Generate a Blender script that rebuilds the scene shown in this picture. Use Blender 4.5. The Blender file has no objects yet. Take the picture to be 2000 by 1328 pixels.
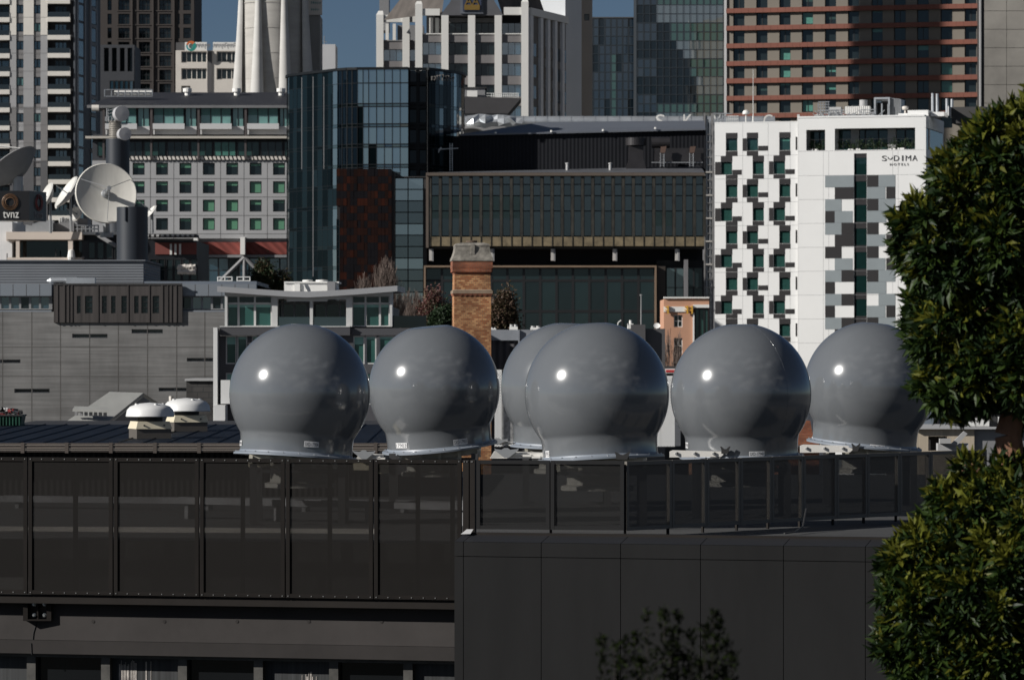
import bpy, math, random
from mathutils import Vector, Matrix
random.seed(7)
SC = bpy.context.scene
COL = SC.collection
R = math.radians

# ------------------------------------------------------------------ camera, sky, sun, exposure
K = 0.00012            # metres per photo pixel per metre of distance (150 mm lens, 36 mm sensor, 2000 px)
CAMZ, HY = 20.0, 700.0  # eye height; photo row of the horizon
cam = bpy.data.cameras.new('camera')
cam.lens, cam.sensor_width, cam.sensor_fit = 150, 36, 'HORIZONTAL'
cam.shift_y = (664 - HY) / 2000 * -1
cam.clip_start, cam.clip_end = 0.5, 6000
cam.dof.use_dof, cam.dof.focus_distance, cam.dof.aperture_fstop = True, 60, 9
camo = bpy.data.objects.new('camera', cam)
COL.objects.link(camo)
camo.location, camo.rotation_euler = (0, 0, CAMZ), (R(90), 0, 0)
SC.camera = camo

SUN = Vector((-0.82, -0.36, 0.445)).normalized()
EL = math.asin(SUN.z)
w = bpy.data.worlds.new('World')
SC.world = w
w.use_nodes = True
nt = w.node_tree
bg = nt.nodes['Background']
sky = nt.nodes.new('ShaderNodeTexSky')
sky.sky_type = 'NISHITA'
sky.sun_disc = False
sky.sun_elevation = EL
sky.sun_rotation = math.atan2(SUN.x, SUN.y)
sky.altitude = 1500
sky.air_density, sky.dust_density, sky.ozone_density = 0.7, 0.0, 2.0
hs = nt.nodes.new('ShaderNodeMix')
hs.data_type, hs.blend_type = 'RGBA', 'MULTIPLY'
hs.inputs[0].default_value = 1
hs.inputs[7].default_value = (0.46, 0.475, 0.50, 1)
nt.links.new(sky.outputs[0], hs.inputs[6])
# thin bright cloud in the half of the sky behind the viewer (seen only as reflections and fill light)
def wn(t, **k):
    n = nt.nodes.new(t)
    for a, v in k.items(): setattr(n, a, v)
    return n
tcw = wn('ShaderNodeTexCoord'); sx = wn('ShaderNodeSeparateXYZ'); mpw = wn('ShaderNodeMapping'); mpw.inputs['Scale'].default_value = (1.6, 1.6, 4.5)
nzw = wn('ShaderNodeTexNoise'); nzw.inputs['Scale'].default_value = 2.1; nzw.inputs['Detail'].default_value = 6; nzw.inputs['Roughness'].default_value = .6
nt.links.new(tcw.outputs['Generated'], sx.inputs[0]); nt.links.new(tcw.outputs['Generated'], mpw.inputs[0]); nt.links.new(mpw.outputs[0], nzw.inputs['Vector'])
def ramp(src, a, b_):
    m = wn('ShaderNodeMapRange', interpolation_type='SMOOTHSTEP'); m.inputs[1].default_value, m.inputs[2].default_value = a, b_
    nt.links.new(src, m.inputs[0]); return m.outputs[0]
def mul(p, q):
    m = wn('ShaderNodeMath', operation='MULTIPLY'); nt.links.new(p, m.inputs[0]); nt.links.new(q, m.inputs[1]); return m.outputs[0]
fc = mul(mul(ramp(nzw.outputs['Fac'], .44, .68), ramp(sx.outputs[1], .05, -.35)), ramp(sx.outputs[2], .02, .14))
cm_ = wn('ShaderNodeMix', data_type='RGBA'); cm_.inputs[7].default_value = (8.0, 8.2, 8.6, 1)
nt.links.new(fc, cm_.inputs[0]); nt.links.new(hs.outputs[2], cm_.inputs[6]); nt.links.new(cm_.outputs[2], bg.inputs[0])
bg.inputs[1].default_value = 0.05
sl = bpy.data.lights.new('sun', 'SUN')
sl.energy, sl.angle, sl.color = 4.6, R(0.5), (1.0, 0.965, 0.915)
so = bpy.data.objects.new('sun', sl)
COL.objects.link(so)
so.rotation_euler = (-SUN).to_track_quat('-Z', 'Y').to_euler()
SC.view_settings.view_transform, SC.view_settings.look = 'Standard', 'None'
SC.view_settings.exposure, SC.view_settings.gamma = 0.3, 1

# ------------------------------------------------------------------ helpers
def X(px, Y): return (px - 1000) * K * Y
def Z(py, Y): return CAMZ - (py - HY) * K * Y

MATS = {}
def mat(name, rgb, rough=.7, metal=0, var=.12, vs=.6, vec=(1, 1, 1), bump=0, coat=0, ior=1.5, spec=.5, cr=.04):
    """plain surface with two scales of uneven tone in object space"""
    if name in MATS: return MATS[name]
    m = bpy.data.materials.new(name); m.use_nodes = True
    n, l = m.node_tree.nodes, m.node_tree.links
    p = n['Principled BSDF']
    p.inputs['Base Color'].default_value = (*rgb, 1)
    p.inputs['Roughness'].default_value = rough
    p.inputs['Metallic'].default_value = metal
    p.inputs['IOR'].default_value = ior
    p.inputs['Specular IOR Level'].default_value = spec
    if coat:
        p.inputs['Coat Weight'].default_value = coat
        p.inputs['Coat Roughness'].default_value = cr; p.inputs['Coat IOR'].default_value = 1.8
    if var or bump:
        tc = n.new('ShaderNodeTexCoord'); mp = n.new('ShaderNodeMapping')
        mp.inputs['Scale'].default_value = vec
        l.new(tc.outputs['Object'], mp.inputs[0])
        nz = n.new('ShaderNodeTexNoise'); nz.inputs['Scale'].default_value = vs; nz.inputs['Detail'].default_value = 5
        nz.inputs['Roughness'].default_value = .65
        l.new(mp.outputs[0], nz.inputs['Vector'])
        mr = n.new('ShaderNodeMapRange')
        mr.inputs['From Min'].default_value, mr.inputs['From Max'].default_value = .3, .7
        mr.inputs['To Min'].default_value, mr.inputs['To Max'].default_value = 1 - var, 1 + var
        l.new(nz.outputs['Fac'], mr.inputs['Value'])
        mx = n.new('ShaderNodeMix'); mx.data_type, mx.blend_type = 'RGBA', 'MULTIPLY'
        mx.inputs[0].default_value = 1; mx.inputs[6].default_value = (*rgb, 1)
        l.new(mr.outputs[0], mx.inputs[7])
        l.new(mx.outputs[2], p.inputs['Base Color'])
        if bump:
            b = n.new('ShaderNodeBump'); b.inputs['Strength'].default_value = bump; b.inputs['Distance'].default_value = .02
            l.new(nz.outputs['Fac'], b.inputs['Height']); l.new(b.outputs[0], p.inputs['Normal'])
    MATS[name] = m
    return m

def brick_mat(name, c1, c2, mortar, scale, bw=.5, rh=.25, ms=.02):
    m = bpy.data.materials.new(name); m.use_nodes = True
    n, l = m.node_tree.nodes, m.node_tree.links
    p = n['Principled BSDF']; p.inputs['Roughness'].default_value = .9
    tc = n.new('ShaderNodeTexCoord'); sp = n.new('ShaderNodeSeparateXYZ'); ad = n.new('ShaderNodeMath'); cb = n.new('ShaderNodeCombineXYZ')
    l.new(tc.outputs['Object'], sp.inputs[0]); l.new(sp.outputs[0], ad.inputs[0]); l.new(sp.outputs[1], ad.inputs[1])
    l.new(ad.outputs[0], cb.inputs[0]); l.new(sp.outputs[2], cb.inputs[1])
    br = n.new('ShaderNodeTexBrick')
    br.inputs['Color1'].default_value = (*c1, 1); br.inputs['Color2'].default_value = (*c2, 1); br.inputs['Mortar'].default_value = (*mortar, 1)
    br.inputs['Scale'].default_value = scale; br.inputs['Mortar Size'].default_value = ms
    br.inputs['Brick Width'].default_value, br.inputs['Row Height'].default_value = bw, rh
    br.inputs['Bias'].default_value = -.15
    l.new(cb.outputs[0], br.inputs['Vector'])
    nz = n.new('ShaderNodeTexNoise'); nz.inputs['Scale'].default_value = 1.3; nz.inputs['Detail'].default_value = 6
    l.new(tc.outputs['Object'], nz.inputs['Vector'])
    mr = n.new('ShaderNodeMapRange'); mr.inputs[1].default_value, mr.inputs[2].default_value = .3, .7
    mr.inputs[3].default_value, mr.inputs[4].default_value = .55, 1.35
    l.new(nz.outputs['Fac'], mr.inputs[0])
    mx = n.new('ShaderNodeMix'); mx.data_type, mx.blend_type = 'RGBA', 'MULTIPLY'; mx.inputs[0].default_value = 1
    l.new(br.outputs['Color'], mx.inputs[6]); l.new(mr.outputs[0], mx.inputs[7]); l.new(mx.outputs[2], p.inputs['Base Color'])
    MATS[name] = m
    return m

def wave_mat(name, rgb, pitch, axis='X', depth=.6, rough=.5, dark=.5, metal=0, spec=.3):
    """ribbed sheet: regular ribs as bump plus a little tone"""
    m = bpy.data.materials.new(name); m.use_nodes = True
    n, l = m.node_tree.nodes, m.node_tree.links
    p = n['Principled BSDF']; p.inputs['Roughness'].default_value = rough; p.inputs['Metallic'].default_value = metal; p.inputs['Specular IOR Level'].default_value = spec
    tc = n.new('ShaderNodeTexCoord'); wv = n.new('ShaderNodeTexWave')
    wv.wave_type, wv.bands_direction = 'BANDS', axis
    wv.inputs['Scale'].default_value = 0.314 / pitch
    wv.inputs['Distortion'].default_value = .05
    l.new(tc.outputs['Object'], wv.inputs['Vector'])
    nz = n.new('ShaderNodeTexNoise'); nz.inputs['Scale'].default_value = .7; nz.inputs['Detail'].default_value = 5
    l.new(tc.outputs['Object'], nz.inputs['Vector'])
    mr = n.new('ShaderNodeMapRange'); mr.inputs[3].default_value, mr.inputs[4].default_value = dark, 1.25
    ml = n.new('ShaderNodeMath'); ml.operation = 'MULTIPLY'; ml.inputs[1].default_value = .5
    ad = n.new('ShaderNodeMath'); ad.operation = 'MULTIPLY_ADD'; ad.inputs[1].default_value = .5
    l.new(wv.outputs['Fac'], ml.inputs[0]); l.new(nz.outputs['Fac'], ad.inputs[0]); l.new(ml.outputs[0], ad.inputs[2]); l.new(ad.outputs[0], mr.inputs[0])
    mx = n.new('ShaderNodeMix'); mx.data_type, mx.blend_type = 'RGBA', 'MULTIPLY'; mx.inputs[0].default_value = 1
    mx.inputs[6].default_value = (*rgb, 1)
    l.new(mr.outputs[0], mx.inputs[7]); l.new(mx.outputs[2], p.inputs['Base Color'])
    b = n.new('ShaderNodeBump'); b.inputs['Strength'].default_value = depth; b.inputs['Distance'].default_value = pitch * .25
    l.new(wv.outputs['Fac'], b.inputs['Height']); l.new(b.outputs[0], p.inputs['Normal'])
    MATS[name] = m
    return m

def glass(name, rgb, refl=.08, rough=.04, tint=(.98, 1, .97), wob=.3, lev=.5):
    """coated window glass seen from outside: dark room behind a reflecting pane"""
    if name in MATS: return MATS[name]
    m = bpy.data.materials.new(name); m.use_nodes = True
    n, l = m.node_tree.nodes, m.node_tree.links
    p = n['Principled BSDF']
    tc = n.new('ShaderNodeTexCoord')
    nz = n.new('ShaderNodeTexNoise'); nz.inputs['Scale'].default_value = wob; nz.inputs['Detail'].default_value = 2
    l.new(tc.outputs['Object'], nz.inputs['Vector'])
    mx = n.new('ShaderNodeMix'); mx.data_type = 'RGBA'
    mx.inputs[6].default_value = (*[c * .65 for c in rgb], 1); mx.inputs[7].default_value = (*[c * 1.35 for c in rgb], 1)
    l.new(nz.outputs['Fac'], mx.inputs[0]); l.new(mx.outputs[2], p.inputs['Base Color'])
    p.inputs['Roughness'].default_value = rough
    p.inputs['IOR'].default_value = (1 + refl ** .5) / (1 - refl ** .5)
    p.inputs['Specular Tint'].default_value = (*tint, 1); p.inputs['Specular IOR Level'].default_value = lev
    b = n.new('ShaderNodeBump'); b.inputs['Strength'].default_value = .12; b.inputs['Distance'].default_value = .05
    l.new(nz.outputs['Fac'], b.inputs['Height']); l.new(b.outputs[0], p.inputs['Normal'])
    MATS[name] = m
    return m

class MB:
    def __init__(s): s.v, s.f, s.m = [], [], []
    def add(s, vs, fs, m=0):
        o = len(s.v); s.v += [tuple(v) for v in vs]
        for f in fs: s.f.append([i + o for i in f]); s.m.append(m)
    def box(s, x0, x1, y0, y1, z0, z1, m=0):
        s.add([(x0, y0, z0), (x1, y0, z0), (x1, y1, z0), (x0, y1, z0), (x0, y0, z1), (x1, y0, z1), (x1, y1, z1), (x0, y1, z1)],
              [(0, 3, 2, 1), (4, 5, 6, 7), (0, 1, 5, 4), (1, 2, 6, 5), (2, 3, 7, 6), (3, 0, 4, 7)], m); return s
    def quad(s, a, b, c, d, m=0): s.add([a, b, c, d], [(0, 1, 2, 3)], m); return s
    def prism(s, pts, y0, y1, m=0):          # outline in x,z pushed along y
        n = len(pts)
        s.add([(x, y0, z) for x, z in pts] + [(x, y1, z) for x, z in pts],
              [list(range(n)), list(range(2 * n - 1, n - 1, -1))] + [(i, i + n, (i + 1) % n + n, (i + 1) % n) for i in range(n)], m); return s
    def plan(s, pts, z0, z1, m=0):           # outline in x,y pushed along z
        n = len(pts)
        s.add([(x, y, z0) for x, y in pts] + [(x, y, z1) for x, y in pts],
              [list(range(n - 1, -1, -1)), list(range(n, 2 * n))] + [(i, (i + 1) % n, (i + 1) % n + n, i + n) for i in range(n)], m); return s
    def tube(s, p0, p1, r0, r1=None, n=8, m=0, cap=True):
        r1 = r0 if r1 is None else r1
        p0, p1 = Vector(p0), Vector(p1); d = (p1 - p0)
        if d.length < 1e-6: return s
        q = d.to_track_quat('Z', 'Y'); vs = []
        for p, r in ((p0, r0), (p1, r1)):
            for i in range(n):
                a = 2 * math.pi * i / n
                vs.append(p + q @ Vector((r * math.cos(a), r * math.sin(a), 0)))
        fs = [(i, (i + 1) % n, (i + 1) % n + n, i + n) for i in range(n)]
        if cap: fs += [list(range(n - 1, -1, -1)), list(range(n, 2 * n))]
        s.add(vs, fs, m); return s
    def lathe(s, prof, n=48, c=(0, 0, 0), mtx=None, m=0):   # prof: (r, z) from top down
        vs = []
        for r, z in prof:
            for i in range(n):
                a = 2 * math.pi * i / n
                v = Vector((r * math.cos(a), r * math.sin(a), z))
                if mtx: v = mtx @ v
                vs.append(v + Vector(c))
        fs = []
        for j in range(len(prof) - 1):
            for i in range(n):
                k = (i + 1) % n
                fs.append((j * n + k, j * n + i, (j + 1) * n + i, (j + 1) * n + k))
        s.add(vs, fs, m); return s
    def wall(s, x0, x1, z0, z1, holes, y=0, dep=.2, m=0, mr=None):   # sheet with real openings and reveals
        mr = m if mr is None else mr
        xs = sorted({x0, x1, *[min(max(h[i], x0), x1) for h in holes for i in (0, 1)]})
        zs = sorted({z0, z1, *[min(max(h[i], z0), z1) for h in holes for i in (2, 3)]})
        for j in range(len(zs) - 1):
            zc = (zs[j] + zs[j + 1]) / 2; run = None
            hz = [h for h in holes if h[2] < zc < h[3]]
            for i in range(len(xs) - 1):
                xc = (xs[i] + xs[i + 1]) / 2
                inh = any(h[0] < xc < h[1] for h in hz)
                if not inh:
                    if run is None: run = xs[i]
                if run is not None and (inh or i == len(xs) - 2):
                    e = xs[i] if inh else xs[i + 1]
                    s.quad((run, y, zs[j]), (e, y, zs[j]), (e, y, zs[j + 1]), (run, y, zs[j + 1]), m); run = None
        for a, b, c, d in holes:
            s.quad((a, y, c), (a, y, d), (a, y + dep, d), (a, y + dep, c), mr)
            s.quad((b, y, d), (b, y, c), (b, y + dep, c), (b, y + dep, d), mr)
            s.quad((a, y, d), (b, y, d), (b, y + dep, d), (a, y + dep, d), mr)
            s.quad((a, y + dep, c), (b, y + dep, c), (b, y, c), (a, y, c), mr)
        return s
    def xf(s, mt): s.v = [tuple(mt @ Vector(v)) for v in s.v]; return s
    def mesh(s, name, mats, smooth=False):
        me = bpy.data.meshes.new(name); me.from_pydata(s.v, [], s.f)
        for a in (mats if isinstance(mats, (list, tuple)) else [mats]): me.materials.append(a)
        me.polygons.foreach_set('material_index', s.m)
        if smooth: me.polygons.foreach_set('use_smooth', [True] * len(s.f))
        me.update(); return me
    def build(s, name, mats, parent=None, smooth=False, loc=(0, 0, 0), label=None, kind=None):
        o = bpy.data.objects.new(name, s.mesh(name, mats, smooth)); COL.objects.link(o)
        o.location = loc
        if parent: o.parent = parent
        if label: o['label'] = label
        if kind: o['kind'] = kind
        if smooth and smooth != True:
            pass
        return o

def tag(o, label, cat, group=None):
    o['label'], o['category'] = label, cat
    if group: o['group'] = group
    return o
def thing(name, label, cat, loc=(0, 0, 0), rz=0, group=None):
    o = bpy.data.objects.new(name, None); COL.objects.link(o)
    o.location = loc; o.rotation_euler = (0, 0, rz); o.empty_display_size = .3
    return tag(o, label, cat, group)
def autosmooth(o, ang=35):
    me = o.data
    me.polygons.foreach_set('use_smooth', [True] * len(me.polygons))
    me.set_sharp_from_angle(angle=R(ang)); return o

class Bld:
    """a building: an Empty at one end of its front line; local x runs along the front, y into the depth, z up from the ground"""
    def __init__(s, name, label, cat, pl, Yl, pr=None, Yr=None, group=None):
        pr, Yr = (pl + 100, Yl) if pr is None else (pr, Yr)
        s.A = Vector((X(pl, Yl), Yl)); B = Vector((X(pr, Yr), Yr)); d = (B - s.A).normalized()
        s.d, s.n = d, Vector((-d.y, d.x))
        s.root = thing(name, label, cat, (s.A.x, s.A.y, 0), math.atan2(d.y, d.x), group)
    def x(s, px, dep=0):
        c = (px - 1000) * K
        return (c * (s.A.y + dep * s.n.y) - s.A.x - dep * s.n.x) / (s.d.x - c * s.d.y)
    def z(s, py, px=None, dep=0):
        t = 0 if px is None else s.x(px, dep)
        return CAMZ - (py - HY) * K * (s.A.y + t * s.d.y + dep * s.n.y)
    def W(s, px0, px1, py0, py1, dep=0):      # photo rectangle -> x0, x1, z0, z1 on the plane at this depth
        pm = (px0 + px1) / 2
        return s.x(px0, dep), s.x(px1, dep), s.z(py1, pm, dep), s.z(py0, pm, dep)
    def box(s, mb, px0, px1, py0, py1, y0, y1, m=0):
        a, b, c, d = s.W(px0, px1, py0, py1, y0); mb.box(a, b, y0, y1, c, d, m); return mb

WIN = {}
def win(parent, x0, x1, z0, z1, y, gl, fr, nx=1, nz=1, t=.06, up=None, upf=.3, name='window', splits=None):
    """one window: frame bars and its panes; up = material of a blind or curtain seen in the upper share upf"""
    w_, h_ = x1 - x0, z1 - z0
    key = (round(w_, 3), round(h_, 3), gl.name, fr.name, nx, nz, t, up.name if up else 0, upf, name)
    if key not in WIN:
        mb = MB()
        if up and upf >= 1: mb.quad((0, 0, 0), (w_, 0, 0), (w_, 0, h_), (0, 0, h_), 2)
        elif up:
            zb = h_ * (1 - upf)
            mb.quad((0, 0, 0), (w_, 0, 0), (w_, 0, zb), (0, 0, zb), 0); mb.quad((0, 0, zb), (w_, 0, zb), (w_, 0, h_), (0, 0, h_), 2)
        else: mb.quad((0, 0, 0), (w_, 0, 0), (w_, 0, h_), (0, 0, h_), 0)
        if t:
            for i in range(nx + 1):
                c = w_ * i / nx; a = 0 if i == 0 else (w_ - t if i == nx else c - t / 2)
                mb.box(a, a + t, -.05, -.003, 0, h_, 1)
            for i in range(nz + 1):
                c = h_ * i / nz; a = 0 if i == 0 else (h_ - t if i == nz else c - t / 2)
                mb.box(t, w_ - t, -.047, -.006, a, a + t, 1)
        WIN[key] = mb.mesh(name, [gl, fr] + ([up] if up else []))
    o = bpy.data.objects.new(name, WIN[key]); COL.objects.link(o)
    o.parent, o.location = parent, (x0, y, z0)
    return o

TXT = {}
def text_mesh(s, bold=False):
    if s not in TXT:
        cu = bpy.data.curves.new('t', 'FONT'); cu.body = s; cu.resolution_u = 3
        ob = bpy.data.objects.new('t', cu); COL.objects.link(ob)
        me = ob.to_mesh(); TXT[s] = ([tuple(v.co) for v in me.vertices], [list(p.vertices) for p in me.polygons])
        ob.to_mesh_clear(); bpy.data.objects.remove(ob); bpy.data.curves.remove(cu)
    return TXT[s]
def text_mb(mb, s, x0, x1, z0, z1, y, depth=0.0, m=0, fn=None):
    vs, fs = text_mesh(s)
    ax, bx = min(v[0] for v in vs), max(v[0] for v in vs); ay, by = min(v[1] for v in vs), max(v[1] for v in vs)
    P = [((v[0] - ax) / (bx - ax) * (x1 - x0) + x0, (v[1] - ay) / (by - ay) * (z1 - z0) + z0) for v in vs]
    g = fn or (lambda x, d, z: (x, y - d, z))
    mb.add([g(x, depth, z) for x, z in P], fs, m)
    if depth:
        cnt = {}
        for f in fs:
            for i in range(len(f)):
                e = (f[i], f[(i + 1) % len(f)]); cnt[e] = 1
        for (a, b) in cnt:
            if (b, a) not in cnt:
                mb.quad(g(P[a][0], depth, P[a][1]), g(P[a][0], 0, P[a][1]), g(P[b][0], 0, P[b][1]), g(P[b][0], depth, P[b][1]), m)

# ------------------------------------------------------------------ materials
white = mat('white_paint', (.70, .69, .66), .6, var=.06, vs=.15)
hotelw = mat('white_cladding', (.66, .66, .65), .55, var=.04, vs=.1)
offw = mat('off_white_concrete', (.60, .56, .51), .8, var=.10, vs=.25)
cream = mat('cream_paint', (.62, .56, .42), .5, var=.08, vs=2)
lgrey = mat('light_grey_panel', (.36, .36, .36), .6, var=.07, vs=.2)
mgrey = mat('mid_grey_panel', (.20, .20, .205), .6, var=.08, vs=.2)
dgrey = mat('dark_grey_panel', (.075, .073, .075), .6, var=.1, vs=.3)
char = mat('charcoal_paint', (.03, .029, .029), .6, var=.12, vs=.6)
black = mat('black_void', (.006, .006, .007), .8, var=.2)
steel = mat('galvanised_steel', (.42, .43, .44), .38, .75, var=.2, vs=2)
silver = mat('silver_sheet', (.45, .47, .49), .38, .6, var=.18, vs=.5)
bluegrey = mat('blue_grey_sheet', (.13, .15, .18), .55, var=.1, vs=.2)
# tower and window glass
asphalt = mat('asphalt', (.05, .05, .05), .9, var=.2, vs=.05)
ga = glass('dark_glass', (.010, .016, .018), .05)
gg = glass('green_glass', (.022, .055, .048), .05)
gcurt = glass('curtained_glass', (.055, .16, .13), .05, .1, wob=2.0)
gblind = glass('blind_glass', (.10, .24, .15), .05, .1, wob=.2)
gblue = glass('blue_glass', (.02, .045, .065), .16)
frd = mat('dark_frame', (.011, .011, .012), .5, var=0)
frw = mat('white_frame', (.6, .6, .58), .5, var=0)
frg = mat('grey_frame', (.22, .22, .22), .5, var=0)

# ------------------------------------------------------------------ ground
def ground():
    m = mat('city_ground', (.03, .032, .026), .95, var=.3, vs=.03)
    mb = MB(); xs = [-3000, -600, -200, -80, -30, -12, 0, 12, 30, 80, 200, 600, 3000]
    ys = [-3000, -600, -200, -60, -20, 0, 8, 16, 24, 32, 40, 46, 120, 400, 1200, 4000]
    def h(x, y):
        if y <= 0: return 16.2 + min(-y, 60) * .08
        return 16.2 if y <= 24 else max(0, 16.2 * (1 - (y - 24) / 22))
    vs = [(x, y, h(x, y)) for y in ys for x in xs]; n = len(xs)
    fs = [(j * n + i, j * n + i + 1, (j + 1) * n + i + 1, (j + 1) * n + i) for j in range(len(ys) - 1) for i in range(n - 1)]
    mb.add(vs, fs)
    for k, f in enumerate(mb.f):
        cx, cy = sum(vs[i][0] for i in f) / 4, sum(vs[i][1] for i in f) / 4
        mb.m[k] = 0 if cy < 50 and abs(cx) < 250 and cy > -400 else 1
    o = mb.build('ground', [m, mat('city_streets', (.10, .10, .095), .9, var=.3, vs=.05)], smooth=False); o['kind'] = 'structure'
ground()

DECK = 17.66
# ------------------------------------------------------------------ left rooftop building with the mesh screen
membrane = mat('roof_membrane', (.042, .042, .042), .85, var=.25, vs=.5)
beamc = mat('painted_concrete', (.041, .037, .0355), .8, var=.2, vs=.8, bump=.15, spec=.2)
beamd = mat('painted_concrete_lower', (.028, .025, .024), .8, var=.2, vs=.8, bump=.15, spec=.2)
rail = mat('brown_black_metal', (.016, .0135, .012), .6, var=.15, vs=2, spec=.12)
stud = mat('bolt_heads', (.5, .5, .48), .35, .8, var=0)

def mesh_mat(name, rgb, hole, pitch):
    m = bpy.data.materials.new(name); m.use_nodes = True
    n, l = m.node_tree.nodes, m.node_tree.links
    p = n['Principled BSDF']; p.inputs['Base Color'].default_value = (*rgb, 1); p.inputs['Roughness'].default_value = .7; p.inputs['Specular IOR Level'].default_value = .1
    tc = n.new('ShaderNodeTexCoord'); sp = n.new('ShaderNodeSeparateXYZ'); l.new(tc.outputs['Object'], sp.inputs[0])
    def half(o):   # distance to the centre of the cell
        a = n.new('ShaderNodeMath'); a.operation = 'MULTIPLY'; a.inputs[1].default_value = 1 / pitch; l.new(o, a.inputs[0])
        b = n.new('ShaderNodeMath'); b.operation = 'FRACT'; l.new(a.outputs[0], b.inputs[0])
        c = n.new('ShaderNodeMath'); c.operation = 'SUBTRACT'; c.inputs[1].default_value = .5; l.new(b.outputs[0], c.inputs[0])
        d = n.new('ShaderNodeMath'); d.operation = 'POWER'; d.inputs[1].default_value = 2; l.new(c.outputs[0], d.inputs[0]); return d
    # rotate by 45 degrees: staggered holes
    s_ = n.new('ShaderNodeMath'); s_.operation = 'ADD'; l.new(sp.outputs[0], s_.inputs[0]); l.new(sp.outputs[2], s_.inputs[1])
    d_ = n.new('ShaderNodeMath'); d_.operation = 'SUBTRACT'; l.new(sp.outputs[0], d_.inputs[0]); l.new(sp.outputs[2], d_.inputs[1])
    a, b = half(s_.outputs[0]), half(d_.outputs[0])
    r = n.new('ShaderNodeMath'); r.operation = 'ADD'; l.new(a.outputs[0], r.inputs[0]); l.new(b.outputs[0], r.inputs[1])
    q = n.new('ShaderNodeMath'); q.operation = 'LESS_THAN'; q.inputs[1].default_value = hole / math.pi; l.new(r.outputs[0], q.inputs[0])
    tr = n.new('ShaderNodeBsdfTransparent'); mx = n.new('ShaderNodeMixShader')
    l.new(q.outputs[0], mx.inputs[0]); l.new(p.outputs[0], mx.inputs[1]); l.new(tr.outputs[0], mx.inputs[2])
    l.new(mx.outputs[0], n['Material Output'].inputs['Surface'])
    MATS[name] = m; return m
perf = mesh_mat('perforated_dark_metal', (.0105, .0094, .0086), .12, .020)
perf2 = mesh_mat('perforated_black_metal', (.013, .013, .013), .12, .020)
perfw = mesh_mat('perforated_white_metal', (.62, .62, .61), .13, .075)

b = Bld('rooftop_building', 'dark building with a painted concrete beam over a strip of stained black windows', 'building', -60, 55.26, 903, 53.66)
L = b.x(903)
mb = MB()
zt, zb_ = b.z(1182, 450), b.z(1255, 450)
mb.wall(-1, L, zb_, zt, [], 0, .1, 0)
mb.quad((-1, 0, zt), (L, 0, zt), (L, .5, zt), (-1, .5, zt), 0)
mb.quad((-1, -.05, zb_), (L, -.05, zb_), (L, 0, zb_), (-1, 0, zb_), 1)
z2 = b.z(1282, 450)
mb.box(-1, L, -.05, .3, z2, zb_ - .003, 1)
for px in (182, 321, 463, 603, 745):     # form-tie dimples of the pour
    c = b.x(px); zz = b.z(1213, px); mb.tube((c, -.006, zz), (c, .02, zz), .022, n=10, m=1)
cr = [(72, 1215), (66, 1235), (64, 1255), (65, 1278)]
for (p0, q0), (p1, q1) in zip(cr, cr[1:]):
    mb.tube((b.x(p0), -.004 if q1 < 1256 else -.054, b.z(q0, p0)), (b.x(p1), -.004 if q1 < 1256 else -.054, b.z(q1, p1)), .008, n=4, m=2)
mb.build('beam', [beamc, beamd, black], b.root)
# windows under the beam
gdark = glass('stained_black_glass', (.008, .009, .010), .045)
streak = mat('limewash_streaks', (.016, .017, .018), .6, var=.95, vs=3.0, vec=(9, 1, .12))
fr_ = mat('worn_bronze_frame', (.05, .047, .042), .5, var=.4, vs=6)
edges = [-60, 65, 210, 360, 508, 655, 800, 903]
for i, (p0, p1) in enumerate(zip(edges, edges[1:])):
    x0, x1 = b.x(p0, .2), b.x(p1, .2); zt2 = z2 - .004
    g = MB(); g.box(x0, x0 + .06, .12, .25, 14.6, zt2, 1); g.box(x1 - .06, x1, .12, .25, 14.6, zt2, 1)
    g.box(x0 + .06, x1 - .06, .12, .25, zt2 - .05, zt2, 1); g.quad((x0, .22, 14.6), (x1, .22, 14.6), (x1, .22, zt2), (x0, .22, zt2), 0 if i % 2 else 2)
    if i in (2, 4):      # lime run-off on the pane
        for q in range(26):
            a = random.gauss(x0 + .28 if i == 2 else x0 + .62, .16 if i == 2 else .06); hh = random.uniform(.1, .9) if i == 2 else random.uniform(.1, .5)
            if x0 + .07 < a < x1 - .07: g.box(a, a + random.uniform(.004, .018), .214, .2185, zt2 - .06 - random.uniform(.4, 1.2) * (1 if i == 4 else hh + .3), zt2 - .06 - (random.uniform(.12, .3) if i == 4 else random.uniform(0, .12)), 3)
    g.build('window', [gdark, fr_, streak, mat('lime_runs', (.36, .33, .30), .8, var=.4, vs=9)], b.root)
mb = MB(); mb.box(-1, L, .35, 8, 0, z2); mb.box(-1, L, .5, 8, z2, DECK - .05); mb.build('wall', char, b.root)
# deck reaches under the domes and to the right screen
mb = MB()
dk = [(-9, 55.9), (-.6, 53.95), (6.8, 52.5), (14, 60), (14, 86), (-9, 86)]
mb.plan([(x, y) for x, y in dk], DECK - .25, DECK)
mt = b.root.matrix_basis.inverted(); mb.xf(mt)
o = mb.build('roof_deck', membrane, b.root)

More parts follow.
